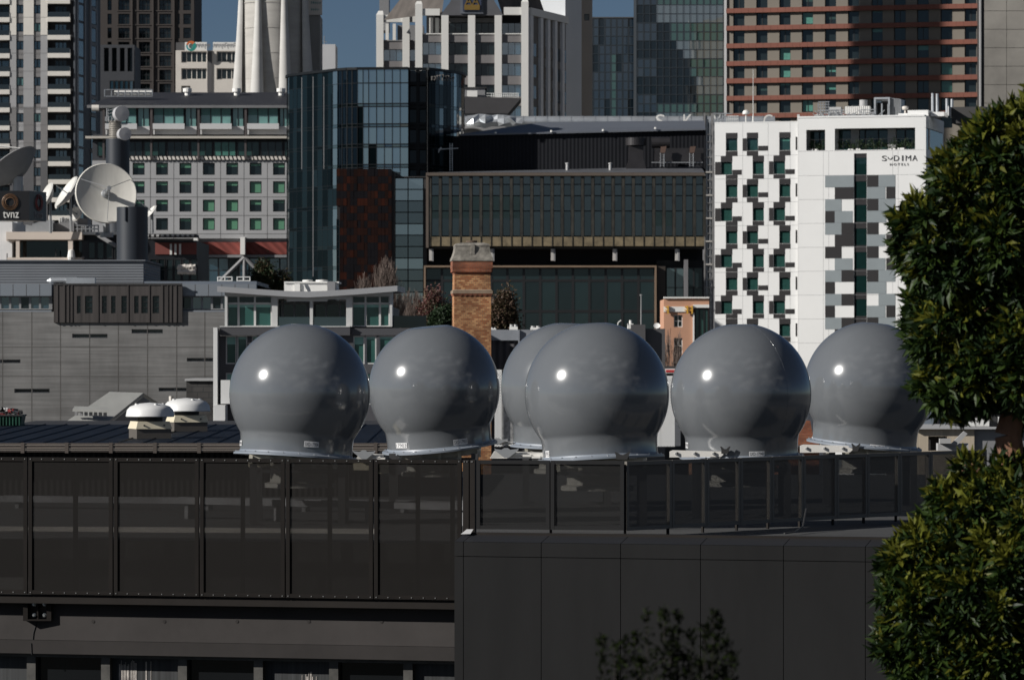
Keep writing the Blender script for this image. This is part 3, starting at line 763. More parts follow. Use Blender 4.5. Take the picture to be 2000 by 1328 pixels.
    mb = MB(); a, c, zl, zh = b.W(-80, 280, 511, 556, 8); mb.box(a, c, 8, 18, zl - 1, zh); mb.box(a, c + .1, 7.9, 18.1, zh + .003, zh + .08); mb.build('plant_room', rib, b.root)
    mb = MB(); a, c, zl, zh = b.W(280, 500, 549, 556, 2); mb.box(a, c, 2.5, 12.5, zl - .3, zh); mb.build('roof', bluegrey, b.root)
    d = MB(); zz = b.z(548, 140, 1)
    d.tube((b.x(100, 1), 1, zz), (b.x(150, 1), 1, zz), .16, n=14); d.tube((b.x(92, 1), 1, zz - .02), (b.x(100, 1), 1, zz), .05, .16, n=14)
    d.box(b.x(130, 1), b.x(186, 1), .8, 1.3, zz - .2, zz + .13)
    tag(d.build('roof_duct', silver, None, loc=tuple(b.root.location)), 'silver ventilation duct lying on the roof edge above the timber box', 'duct')
    for (p0, p1, la) in ((424, 452, 'left one of two small white guard rails behind the bent grey roof'), (462, 487, 'right one of two small white guard rails behind the bent grey roof')):
        d = MB(); z0 = b.z(556, 450, 2)
        for q in range(3): xx = b.x(p0 + (p1 - p0) * q / 2, 2); d.tube((xx, 2.6, z0), (xx, 2.6, b.z(540, 450, 2)), .03, n=5)
        for py in (541, 548): d.tube((b.x(p0, 2), 2.6, b.z(py, 450, 2)), (b.x(p1, 2), 2.6, b.z(py, 450, 2)), .03, n=5)
        o = d.build('guard_rail', frw); o.location = b.root.location; tag(o, la, 'railing', 'small white guard rails on the flat roof')
concrete()

# shed and small block in front of the concrete building
def shed():
    Y = 150; z = lambda p: Z(p, Y); x = lambda p: X(p, Y)
    t = thing('shed', 'light grey gabled shed with small roof vents before the concrete wall', 'shed', (x(200), Y, 0))
    ox = x(200)
    rf = mat('pale_roof_sheet', (.34, .34, .32), .5, var=.1, vs=.4, vec=(4, 1, 1))
    P = lambda px, py, d: (x(px) * (1 + d / Y) - ox, d, CAMZ - (py - HY) * K * (Y + d))
    A, B_, C_, D_ = P(122, 828, 0), P(200, 832, 0), P(280, 767, 5), P(214, 765, 5)
    mb = MB(); up = lambda v, k: (v[0], v[1], v[2] - k)
    mb.add([A, B_, C_, D_, up(A, .12), up(B_, .12), up(C_, .12), up(D_, .12)], [(0, 1, 2, 3), (7, 6, 5, 4), (0, 4, 5, 1), (1, 5, 6, 2), (2, 6, 7, 3), (3, 7, 4, 0)])
    E = P(330, 800, 9); F = P(262, 798, 9); mb.add([up(C_, .01), E, F, up(D_, .01)], [(0, 1, 2, 3)])
    mb.build('roof', rf, t)
    mb = MB(); b2, c2, e2 = up(B_, .13), up(C_, .15), up(E, .13)
    mb.add([b2, c2, e2, (e2[0], e2[1], 0), (b2[0], b2[1], 0)], [(0, 4, 3, 2, 1)]); a2 = up(A, .13); mb.quad((a2[0], a2[1], 0), (b2[0], b2[1], 0), b2, a2); mb.build('wall', mgrey, t)
    for i in range(7):
        q = i / 6; v = P(150 + 56 * q, 803.5 + 2 * q, .9); m = MB(); m.box(v[0] - .05, v[0] + .05, v[1] - .25, v[1], v[2] - .14, v[2]); m.build('roof_vent', mgrey, t)
    m = MB(); v, u = P(144, 800, .85), P(212, 802, .85); m.add([(v[0], v[1] - .4, v[2] + .02), (u[0], u[1] - .4, u[2] + .02), (u[0], u[1] + .3, u[2] + .12), (v[0], v[1] + .3, v[2] + .12), (v[0], v[1] - .4, v[2] - .06), (u[0], u[1] - .4, u[2] - .06)], [(0, 1, 2, 3), (0, 4, 5, 1)]); m.build('vent_hood', rf, t)
shed()
def smallblock():
    b = Bld('small_block', 'small dark grey block with a pale roof edge beside the white framed building', 'building', 364, 152)
    a, c, zl, zh = b.W(364, 440, 744, 860)
    brm = brick_mat('dark_block', (.05, .047, .045), (.04, .038, .037), (.03, .03, .03), 1.0, .4, .2)
    mb = MB(); mb.box(a, c, 0, 5, 0, zh); mb.build('wall', brm, b.root)
    mb = MB(); mb.box(a - .05, c, -.1, 5, zh + .003, zh + .08); mb.build('roof', lgrey, b.root)
    mb = MB(); mb.tube((b.x(330), 1, zl), (b.x(330), 1, b.z(774)), .08, n=8); mb.build('vent_pipe', offw, b.root)
smallblock()

# ------------------------------------------------------------------ white framed building with a bent roof
gteal = glass('teal_room_glass', (.028, .085, .075), .05, .05, wob=.9)
def bentroof():
    b = Bld('studio_building', 'white framed building with large windows and a bent grey roof behind the left radomes', 'building', 420, 140)
    wp, dp = mat('frame_white', (.50, .50, .49), .6, var=.05, vs=.3), mat('slate_panel', (.060, .060, .066), .6, var=.08, vs=.3)
    rfm = mat('grey_roof_edge', (.30, .305, .315), .5, var=.06, vs=.3)
    # roof: bent line rising to both ends, pushed back in depth
    line = [(424, 559, 570), (500, 564.5, 575.5), (560, 568.5, 579.5), (600, 569.5, 581), (640, 568, 579), (700, 564, 575), (776, 558, 569)]
    mb = MB()
    for (p, t0, u0), (q, t1, u1) in zip(line, line[1:]):
        x0, x1 = b.x(p, -.3), b.x(q, -.3); z = lambda v: b.z(v, None, -.3)
        mb.add([(x0, -.3, z(u0)), (x1, -.3, z(u1)), (x1, -.3, z(t1)), (x0, -.3, z(t0)), (x0, 10, z(u0) + .1), (x1, 10, z(u1) + .1), (x1, 10, z(t1) + .1), (x0, 10, z(t0) + .1)], [(0, 1, 2, 3), (3, 2, 6, 7), (1, 0, 4, 5)])
    x0, x1 = b.x(424, -.3), b.x(776, -.3); z = lambda v: b.z(v, None, -.3)
    mb.quad((x0, -.3, z(570)), (x0, -.3, z(559)), (x0, 10, z(559) + .1), (x0, 10, z(570) + .1)); mb.quad((x1, -.3, z(558)), (x1, -.3, z(569)), (x1, 10, z(569) + .1), (x1, 10, z(558) + .1))
    mb.build('roof', rfm, b.root)
    # top storey
    T = lambda p: next(u0 + (u1 - u0) * (p - p0) / (p1 - p0) for (p0, _, u0), (p1, _, u1) in zip(line, line[1:]) if p0 <= p <= p1)
    mb = MB()
    def post(p, q, bot=638, d=0): mb.add([(b.x(p), d, b.z(bot)), (b.x(q), d, b.z(bot)), (b.x(q), d, b.z(T(q)) + .02), (b.x(p), d, b.z(T(p)) + .02), (b.x(p), 1.2, b.z(bot)), (b.x(q), 1.2, b.z(bot)), (b.x(q), 1.2, b.z(T(q)) + .02), (b.x(p), 1.2, b.z(T(p)) + .02)], [(0, 1, 2, 3), (1, 5, 6, 2), (4, 0, 3, 7), (5, 4, 7, 6)])
    for p, q in ((439, 444), (531, 542), (605, 611), (676, 688), (761, 766)): post(p, q)
    for p, q, hd in ((542, 560, 584), (560, 605, 589), (611, 640, 589), (640, 676, 585)): mb.add([(b.x(p), 0, b.z(hd)), (b.x(q), 0, b.z(hd)), (b.x(q), 0, b.z(T(q)) + .02), (b.x(p), 0, b.z(T(p)) + .02)], [(0, 1, 2, 3)])
    for p, q in ((444, 531), (688, 761)): mb.add([(b.x(p), 0, b.z(578)), (b.x(q), 0, b.z(578)), (b.x(q), 0, b.z(T(q)) + .02), (b.x(p), 0, b.z(T(p)) + .02)], [(0, 1, 2, 3)])
    mb.build('frame', wp, b.root)
    def wnd(p, q, t0, b0, n, d=.3, up=None, cut=593):
        xs = [p + (q - p) * i / n for i in range(n + 1)] if isinstance(n, int) else n
        for i in range(len(xs) - 1):
            a, c = b.x(xs[i], d), b.x(xs[i + 1], d)
            win(b.root, a, c, b.z(b0, None, d), b.z(cut, None, d), d, gteal if d < 1 else ga, wp if d < 1 else frg, 1, 1, .035, mat('teal_blind', (.22, .42, .37), .5, var=.05) if up else None, .16)
            win(b.root, a, c, b.z(cut, None, d) + .003, b.z(t0, None, d), d, ga, wp if d < 1 else frg, 1, 1, .03)
    wnd(444, 531, 578, 638, [444, 466, 498, 531], .25, True)
    wnd(688, 761, 578, 638, [688, 714, 742, 761], .25, True)
    wnd(542, 605, 586, 636, [544, 552, 575, 600, 604], 1.0); wnd(611, 676, 588, 636, [612, 637, 664, 675], 1.0)
    mb = MB(); mb.box(b.x(440), b.x(765), 1.9, 9.5, b.z(640), b.z(598)); mb.build('core', char, b.root)
    # furniture seen in the end rooms
    for p, q, m_ in ((690, 740, 'teal_sofa'), (468, 496, 'teal_sofa')):
        pass
    rl = MB(); rl.box(b.x(542), b.x(676), .02, .05, b.z(637), b.z(619)); rl.build('balustrade', glass('rail_glass', (.03, .045, .05), .06), b.root)
    rl = MB(); rl.box(b.x(766), b.x(830), 1, 1.03, b.z(640), b.z(616)); 
    for p in (767, 788, 809, 829): rl.box(b.x(p), b.x(p) + .04, .95, .995, b.z(640), b.z(615))
    rl.build('balustrade', MATS['rail_glass'], b.root)
    # slab, white edge and lower storeys
    mb = MB(); mb.box(b.x(430), b.x(684), -.2, 1.5, b.z(655), b.z(639), 0); mb.box(b.x(684), b.x(835), -.05, 1.5, b.z(655), b.z(641), 0); mb.box(b.x(430), b.x(684), -.22, 1.5, b.z(639) + .003, b.z(637), 1); mb.build('slab', [dp, wp], b.root)
    mb = MB(); mb.box(b.x(419), b.x(427), -.6, .6, 0, b.z(640)); mb.box(b.x(424), b.x(446), -1.6, -.4, 0, b.z(790)); mb.box(b.x(434), b.x(452), -.7, -.2, b.z(788), b.z(742)); mb.build('side_wall', mat('side_white', (.60, .60, .59), .6, var=.05), b.root)
    lows = [(441, 462), (463, 483), (492, 520), (690, 712), (714, 735), (740, 800)]
    hs = [b.W(p, q, 656, 711) for p, q in lows] + [b.W(p, q, 728, 790) for p, q in lows]
    mb = MB(); mb.wall(b.x(428), b.x(835), 0, b.z(656), hs, 0, .1, 0); mb.box(b.x(428), b.x(835), .35, 9.8, 0, b.z(656), 0); mb.build('wall', dp, b.root)
    tb = MATS['teal_blind']
    for i, h in enumerate(hs): win(b.root, *h, .08, gteal, wp, 1, 1, .04, tb, .12 if i % 3 else .3)
    # plant box on its roof
    u = thing('rooftop_plant', 'white plant room with a small dish and round vents on the bent grey roof', 'plant room', (X(605, 146), 146, b.z(575)))
    s_ = K * 146; q = lambda p: (p - 605) * s_; h = lambda v: (572 - v) * s_
    mb = MB(); mb.box(q(555), q(657), 0, 2, -.3, h(545)); mb.box(q(555), q(662), -.05, 2.05, h(545) + .003, h(542)); mb.box(q(575), q(586), -.06, -.003, -.2, h(546)); mb.build('wall', white, u)
    for p, w_ in ((598, 10), (626, 12)):
        m = MB(); m.lathe([(.001, h(537)), (w_ * s_, h(538)), (w_ * s_, h(541.5))], 24, (q(p), 1, 0)); m.build('vent_cap', white, u)
    m = MB(); m.box(q(640), q(655), -.3, -.06, -.1, h(542)); m.build('cabinet', mgrey, u)
    m = MB(); mt = Matrix.Translation((q(600), -.5, h(556))) @ Matrix.Rotation(R(60), 4, 'Y') @ Matrix.Rotation(R(20), 4, 'X')
    m.lathe([(10 * s_ * k / 6, .05 * (k / 6) ** 2) for k in range(7)], 24, mtx=mt); m.tube((q(600), -.5, h(556)), (q(604), -.4, -.3), .02, n=5); m.build('dish', white, u)
    m = MB(); m.lathe([(.001, h(561)), (9 * s_, h(562)), (9 * s_, h(566)), (5 * s_, h(567)), (5 * s_, -.3)], 24, (q(635), -.5, 0)); m.build('roof_fan', white, u)
bentroof()

# ------------------------------------------------------------------ brick chimney
def chimney():
    Y = 125; s_ = K * Y
    t = thing('brick_chimney', 'old square orange brick chimney with corbelled bands and a mossy stone cap', 'chimney', (X(921, Y), Y, 0), R(4))
    bm = brick_mat('orange_brick', (.26, .09, .03), (.56, .31, .14), (.17, .11, .07), 1.0, .125, .056, .006)
    bd = brick_mat('red_brick', (.22, .065, .03), (.30, .10, .045), (.16, .10, .07), 1.0, .125, .056, .006)
    st = mat('mossy_stone', (.20, .185, .16), .95, var=.6, vs=3.5, bump=.8)
    z = lambda v: Z(v, Y); hw = 37 * s_
    def frus(m, a, za, c, zc, k=0): m.add([(-a, -a, za), (a, -a, za), (a, a, za), (-a, a, za), (-c, -c, zc), (c, -c, zc), (c, c, zc), (-c, c, zc)], [(0, 3, 2, 1), (4, 5, 6, 7), (0, 1, 5, 4), (1, 2, 6, 5), (2, 3, 7, 6), (3, 0, 4, 7)], k)
    mb = MB(); frus(mb, hw * 1.02, 0, hw * .97, z(579)); frus(mb, hw * .955, z(566), hw * .94, z(537)); mb.build('shaft', bm, t)
    mb = MB(); frus(mb, hw * .99, z(579) + .002, hw * 1.05, z(574), 0); frus(mb, hw * 1.05, z(574) + .002, hw * 1.05, z(568), 1); frus(mb, hw * 1.02, z(568) + .002, hw * .97, z(566), 1)
    for i in range(6):
        xx = -hw + .1 + (2 * hw - .4) * i / 5
        mb.add([(xx, -hw * 1.045, z(574) - .005), (xx + .2, -hw * 1.045, z(574) - .005), (xx + .1, -hw * 1.0, z(580))] + [(xx, -hw * .98, z(574) - .005), (xx + .2, -hw * .98, z(574) - .005), (xx + .1, -hw * .98, z(580))], [(0, 1, 2), (5, 4, 3), (0, 3, 4, 1), (1, 4, 5, 2), (2, 5, 3, 0)])
    mb.build('band', [bd, mat('drip_stone', (.23, .17, .12), .9, var=.3, vs=3)], t)
    mb = MB(); frus(mb, hw * .94, z(537) + .002, hw * .99, z(531)); frus(mb, hw * .99, z(531) + .003, hw * 1.0, z(526))
    n = 14
    for i in range(n):
        for sgn in (-1, 1):
            xx = -hw + (2 * hw - .1) * i / (n - 1); mb.box(xx, xx + .09, min(sgn * hw * 1.0, sgn * hw * 1.05), max(sgn * hw * 1.0, sgn * hw * 1.05), z(532), z(525))
            mb.box(min(sgn * hw * 1.0, sgn * hw * 1.05), max(sgn * hw * 1.0, sgn * hw * 1.05), xx, xx + .09, z(532), z(525))
    frus(mb, hw * 1.06, z(525) + .003, hw * 1.07, z(521)); frus(mb, hw * 1.0, z(526) + .002, hw * 1.0, z(525)); mb.build('corbel', bd, t)
    mb = MB(); frus(mb, hw * 1.05, z(521) + .003, hw * 1.05, z(511)); mb.build('top_course', bd, t)
    mb = MB(); pf = [(1.09, 510.5), (1.08, 507), (1.0, 500), (.93, 492), (.90, 484), (.92, 480), (.86, 477), (.6, 475)]
    for (a, p), (c, q) in zip(pf, pf[1:]):
        frus(mb, hw * a, z(p), hw * c, z(q))
    mb.box(-.05, .06, -hw * 1.0, -hw * .9, z(499), z(479)); mb.build('stone_cap', st, t)
    mb = MB(); mb.lathe([(.001, z(470)), (11 * s_, z(470.5)), (11 * s_, z(474)), (8 * s_, z(475)), (8 * s_, z(478))], 20); mb.build('flue', mat('rusty_flue', (.10, .07, .05), .9, var=.4, vs=4), t)
chimney()

# ------------------------------------------------------------------ bare and autumn trees among the buildings
RM = .014
def branches(mb, p, d, ln, r, lv, spread=.5, up=.12, tips=None, n0=3):
    seg = 3; q = p.copy()
    for i in range(seg):
        d2 = (d + Vector((random.gauss(0, .07), random.gauss(0, .07), random.gauss(0, .05) + up * .2))).normalized()
        q2 = q + d2 * ln / seg; mb.tube(q, q2, max(RM, r * (1 - .22 * i)), max(RM, r * (1 - .22 * (i + 1))), n=5 if lv > 1 else 3, cap=False); q, d = q2, d2
        if lv > 0 and i > 0 or (lv > 2 and i >= 0 and False):
            for _ in range(n0 if i == seg - 1 else max(1, n0 - 1)):
                a = Vector((random.gauss(0, 1), random.gauss(0, 1), random.gauss(0, .4))).normalized()
                nd = (d + a * spread + Vector((0, 0, up))).normalized()
                branches(mb, q, nd, ln * random.uniform(.6, .82), r * .5, lv - 1, spread, up, tips, n0)
    if lv <= 1 and tips is not None: tips.append(q)
bark = mat('grey_brown_bark', (.125, .095, .08), .9, var=.3, vs=4)
def leafmat(name, rgb, tr=.25, sp=.22):
    m = bpy.data.materials.new(name); m.use_nodes = True; n, l = m.node_tree.nodes, m.node_tree.links
    p = n['Principled BSDF']; p.inputs['Roughness'].default_value = .5; p.inputs['Specular IOR Level'].default_value = sp
    oi = n.new('ShaderNodeTexCoord'); nz = n.new('ShaderNodeTexNoise'); nz.inputs['Scale'].default_value = 2.2; nz.inputs['Detail'].default_value = 4; l.new(oi.outputs['Object'], nz.inputs[0])
    mx = n.new('ShaderNodeMix'); mx.data_type = 'RGBA'; mx.inputs[6].default_value = (*[c * .6 for c in rgb], 1); mx.inputs[7].default_value = (*[c * 1.4 for c in rgb], 1)
    l.new(nz.outputs['Fac'], mx.inputs[0]); l.new(mx.outputs[2], p.inputs['Base Color'])
    t = n.new('ShaderNodeBsdfTranslucent'); l.new(mx.outputs[2], t.inputs[0]); ms = n.new('ShaderNodeMixShader'); ms.inputs[0].default_value = tr
    l.new(p.outputs[0], ms.inputs[1]); l.new(t.outputs[0], ms.inputs[2]); l.new(ms.outputs[0], n['Material Output'].inputs[0]); MATS[name] = m; return m
def leaf(mb, c, d, L, W_, m, fold=.25):
    d = d.normalized(); s = d.cross(Vector((random.gauss(0, 1), random.gauss(0, 1), random.gauss(0, 1)))).normalized(); u = s.cross(d)
    a, e = c, c + d * L + u * (-L * .12); mid = c + d * L * .5
    mb.add([a, mid + s * W_ / 2 + u * fold * W_, e, mid - s * W_ / 2 + u * fold * W_, mid], [(0, 4, 2, 1), (0, 3, 2, 4)], m)
def baretree(px, Y, ptop, w_, label, name='bare_tree', seedv=1, lv=5, leaves=None, group=None, spread=.38, dens=0, rr=None):
    random.seed(seedv)
    zt = Z(ptop, Y); H = zt * .92; base = Vector((0, 0, 0))
    t = thing(name, label, 'tree', (X(px, Y), Y, 0), 0, group)
    mb = MB(); tips = []; tr_h = zt - w_ * K * Y * 1.7
    r = rr or max(.1, .012 * zt)
    mb.tube((0, 0, 0), (0, 0, tr_h), r, r * .75, n=8, cap=False)
    mb2 = MB()
    for i in range(7):
        a = i * 2 * math.pi / 7; branches(mb2, Vector((0, 0, tr_h * random.uniform(.86, 1.0))), Vector((math.cos(a) * .55, math.sin(a) * .55, random.uniform(.7, 1.1))).normalized(), (zt - tr_h) * .36, r * .5, lv - 2, spread, .22, tips, 3)
    mx = max(v[2] for v in mb2.v); sc = (zt - tr_h) / max(.1, mx - tr_h)
    wx = max(abs(v[0]) for v in mb2.v); sx = (w_ * K * Y / 2) / wx
    mb2.v = [(v[0] * sx, v[1] * sx, tr_h + (v[2] - tr_h) * sc) for v in mb2.v]
    mb.build('trunk', bark, t); mb2.build('branches', bark, t)
    if leaves:
        lm = MB()
        for q in tips:
            q = Vector((q.x * sx, q.y * sx, tr_h + (q.z - tr_h) * sc))
            for _ in range(dens): leaf(lm, q + Vector((random.gauss(0, .25), random.gauss(0, .25), random.gauss(0, .25))), Vector((random.gauss(0, 1), random.gauss(0, 1), random.gauss(0, 1))), .22, .14, random.randrange(len(leaves)))
        lm.build('crown', leaves, t)
    return t
baretree(742, 300, 496, 110, 'leafless grey tree with fine upright twigs in front of the rust panels', seedv=3, lv=6, spread=.36)
baretree(800, 310, 560, 70, 'smaller leafless tree beside the blue glass wall', seedv=5, lv=6)
redl = [leafmat('dull_red_leaf', (.12, .050, .045)), leafmat('brown_leaf', (.10, .065, .045))]
grl = [leafmat('dark_green_leaf', (.02, .035, .015)), leafmat('brown_green_leaf', (.05, .04, .02))]
baretree(856, 280, 566, 70, 'reddish autumn tree left of the brick chimney', 'autumn_tree', 8, 6, redl, None, .45, 2)
baretree(978, 280, 565, 64, 'brown autumn tree right of the brick chimney', 'autumn_tree', 11, 6, [redl[1], grl[1]], None, .45, 2)
baretree(868, 260, 610, 46, 'dark green bush-like tree low beside the brick chimney', 'evergreen_tree', 14, 6, [grl[0]], None, .5, 9)
baretree(535, 330, 512, 70, 'thin brown-leaved tree under the braced columns', 'autumn_tree', 17, 6, grl, None, .45, 4)
baretree(1318, 250, 640, 56, 'small leafless tree in front of the peach wall', 'bare_tree', 21, 5, None, None, .45, 0, .12)

# ------------------------------------------------------------------ low blocks behind the radomes
def lowblocks():
    b = Bld('low_block', 'low dark ribbed building with white roof units between the chimney and the radomes', 'building', 955, 150)
    rb = wave_mat('dark_ribbed_wall', (.060, .057, .062), .25, 'X', .6, .6, .5)
    mb = MB(); mb.box(b.x(955), b.x(1190), 0, 8, 0, b.z(665)); mb.build('wall', rb, b.root)
    mb = MB(); mb.box(b.x(955), b.x(1190), -.1, 8, b.z(665) + .003, b.z(644)); mb.box(b.x(1012), b.x(1015), -.2, -.103, b.z(720), b.z(644)); mb.build('fascia', mat('pale_blue_fascia', (.22, .235, .26), .6, var=.2, vs=1), b.root)
    for p, w_, h_, la in ((964, 10, 5, 'flat white vent at the left end of the low ribbed roof'), (1003, 16, 11, 'white twin-fan roof unit on the low ribbed building'), (1046, 20, 8, 'long white roof unit on the low ribbed building')):
        u = thing('roof_unit', la, 'roof unit', (X(p, 152), 152, b.z(644))); s_ = K * 152
        m = MB(); m.box(-w_ * s_ * .5, w_ * s_ * .5, -.3, .3, -.02, h_ * s_ * .6); m.build('body', white, u)
        m = MB(); 
        for f in (-.25, .25): m.lathe([(.001, h_ * s_), (w_ * s_ * .2, h_ * s_), (w_ * s_ * .2, h_ * s_ * .6 + .002)], 14, (f * w_ * s_, 0, 0))
        m.build('fan', lgrey, u)
    b2 = Bld('plain_block', 'plain dark grey block with a thin mast on its roof, right of the largest radome', 'building', 1190, 145)
    mb = MB(); mb.box(b2.x(1190), b2.x(1299), 0, 7, 0, b2.z(642)); mb.box(b2.x(1232), b2.x(1260), -.25, -.003, 12, b2.z(634)); mb.build('wall', dgrey, b2.root)
    mb = MB(); mb.tube((b2.x(1254), 1, b2.z(642)), (b2.x(1254), 1, b2.z(577)), .03, .02, n=6); mb.tube((b2.x(1254), 1, b2.z(577)), (b2.x(1254), 1, b2.z(574)), .05, n=6); mb.build('mast', frg, b2.root)
    mb = MB(); mb.box(b2.x(1227), b2.x(1238), .6, 1.2, b2.z(642), b2.z(632)); mb.tube((b2.x(1233), .9, b2.z(632)), (b2.x(1233), .9, b2.z(625)), .05, n=8); mb.build('roof_box', white, b2.root)
    mb = MB(); mb.lathe([(.12 * k / 5, .03 * (k / 5) ** 2) for k in range(6)], 16, mtx=Matrix.Translation((b2.x(1284), .5, b2.z(637))) @ Matrix.Rotation(R(50), 4, 'X')); mb.tube((b2.x(1284), .5, b2.z(637)), (b2.x(1284), .5, b2.z(642)), .02, n=5); mb.build('dish', white, b2.root)
    mb = MB(); mb.tube((b2.x(1206), .5, b2.z(642)), (b2.x(1208), .5, b2.z(630)), .02, n=5); mb.tube((b2.x(1208), .5, b2.z(630)), (b2.x(1214), .5, b2.z(625)), .02, n=5); mb.build('lamp_arm', white, b2.root)
    # pale yard screen between the domes
    t = Bld('white_screen', 'white perforated metal screen seen in the gaps between the radomes', 'screen', 966, 112)
    for p0, p1, m_ in ((966, 980, perfw), (980.5, 1015, mat('rough_grey_render', (.22, .22, .22), .9, var=.5, vs=9)), (1150, 1290, perfw), (1290.5, 1318, perfw)):
        a, c, zl, zh = t.W(p0, p1, 872, 722 if p0 < 1100 else 735)
        c2, a2 = max(a, c), min(a, c); z1, z0 = max(zl, zh), min(zl, zh)
        mb = MB(); mb.box(a2, c2, .1, .16, z0, z1, 1) if m_ is not perfw else mb.quad((a2, 0, z0), (c2, 0, z0), (c2, 0, z1), (a2, 0, z1), 0)
        if m_ is perfw: mb.box(a2, c2, .05, .1, z1 - .12, z1, 1)
        else: pass
        mb.build('panel', [m_, m_ if m_ is not perfw else white], t.root)
    mb = MB(); a, c, zl, zh = t.W(960, 1330, 888, 866); mb.box(a, c, -.2, 3.0, 0, min(b.z(872), t.z(872))); mb.build('base_wall', char, t.root)
    mb = MB(); mb.box(t.x(1020), t.x(1330), .3, 4, t.z(872) + .01, t.z(735)); mb.build('rear_wall', mat('yard_white', (.5, .5, .5), .7, var=.15, vs=.7), t.root)
    c = Bld('kiosk', 'small kiosk with a red and white sign strip glimpsed between two radomes', 'kiosk', 1280, 160)
    mb = MB(); mb.box(c.x(1280), c.x(1345), 0, 3, 0, c.z(715)); mb.build('wall', char, c.root)
    mb = MB(); mb.box(c.x(1280), c.x(1345), -.2, -.01, c.z(729), c.z(720), 0); mb.box(c.x(1300), c.x(1318), -.22, -.205, c.z(727), c.z(722), 1); mb.build('sign', [white, mat('sign_red', (.45, .05, .05), .5)], c.root)
    # things in the gap under the right radomes
    d = Bld('small_brick_house', 'small red brick house barely seen between the two right radomes', 'house', 1530, 118)
    mb = MB(); mb.box(d.x(1530), d.x(1600), 0, 4, 0, d.z(848)); mb.prism([(d.x(1545), d.z(848)), (d.x(1590), d.z(848)), (d.x(1585), d.z(822)), (d.x(1560), d.z(822))], .5, 1.2); mb.build('wall', MATS['red_brick'], d.root)
    mb = MB(); mb.add([(d.x(1525), -.3, d.z(872)), (d.x(1605), -.3, d.z(872)), (d.x(1605), 3, d.z(842)), (d.x(1525), 3, d.z(842))], [(0, 1, 2, 3)]); mb.build('roof', mat('dark_tile_roof', (.05, .05, .055), .8, var=.5, vs=6), d.root)
lowblocks()

def righthouses():
    b = Bld('weatherboard_house', 'blue-grey house with a dark pitched roof under the leafy tree', 'house', 1815, 125)
    mb = MB(); mb.box(b.x(1800), b.x(1905), 0, 8, 0, b.z(785)); mb.build('wall', mat('blue_grey_boards', (.15, .18, .22), .7, var=.15), b.root)
    mb = MB(); mb.add([(b.x(1848), -1, b.z(834)), (b.x(1960), -1, b.z(834)), (b.x(1960), 5, b.z(786)), (b.x(1908), 5, b.z(786))], [(0, 1, 2, 3)]); mb.build('roof', mat('black_shingle', (.03, .03, .033), .8), b.root)
    win(b.root, b.x(1823), b.x(1834), b.z(834), b.z(798), -.02, ga, frd, 1, 2, .06)
    c = Bld('flat_roof_house', 'low house with pale timber boarding and a carport opening under the leafy tree', 'house', 1788, 112)
    tm = mat('pale_boarding', (.40, .34, .26), .8, var=.2, vs=2, vec=(6, 1, .1))
    hs = [c.W(1813, 1850, 852, 880)]
    mb = MB(); mb.wall(c.x(1780), c.x(1903), 0, c.z(838), hs, 0, .5, 0); mb.box(c.x(1780), c.x(1903), .55, 6, 0, c.z(838) - .02, 1); mb.build('wall', [tm, char], c.root)
    mb = MB(); mb.box(c.x(1903) + .003, c.x(2060), .1, 6, 0, c.z(838)); mb.build('rear_wall', mgrey, c.root)
    mb = MB(); mb.box(c.x(1780), c.x(2060), -.15, 6, c.z(838) + .003, c.z(835)); mb.build('roof', lgrey, c.root)
    mb = MB(); mb.box(c.x(1886), c.x(2060), 1.5, 5, c.z(835) + .01, c.z(806)); mb.box(c.x(1884), c.x(2060), 1.4, 5, c.z(806) + .003, c.z(803)); mb.build('upper_storey', char, c.root)
    win(c.root, c.x(1890, 1.4), c.x(1932, 1.4), c.z(834), c.z(818), 1.44, gblue, frw, 3, 1, .1)
    mb = MB(); mb.box(c.x(1960), c.x(1962), 1.2, 1.3, c.z(835), c.z(815)); mb.build('post', frw, c.root)
    d = MB(); d.box(0, .5, 0, .3, 0, .12); d.box(.02, .2, -.1, .05, .12, .2); d.prism([(.2, .1), (.42, .32), (.48, .28), (.3, .08)], -.05, .02)
    o = d.build('roof_lamp', lgrey, None, loc=(X(1832, 70), 70, Z(880, 70))); tag(o, 'grey floodlight behind the far end of the slanting screen', 'floodlight')
righthouses()

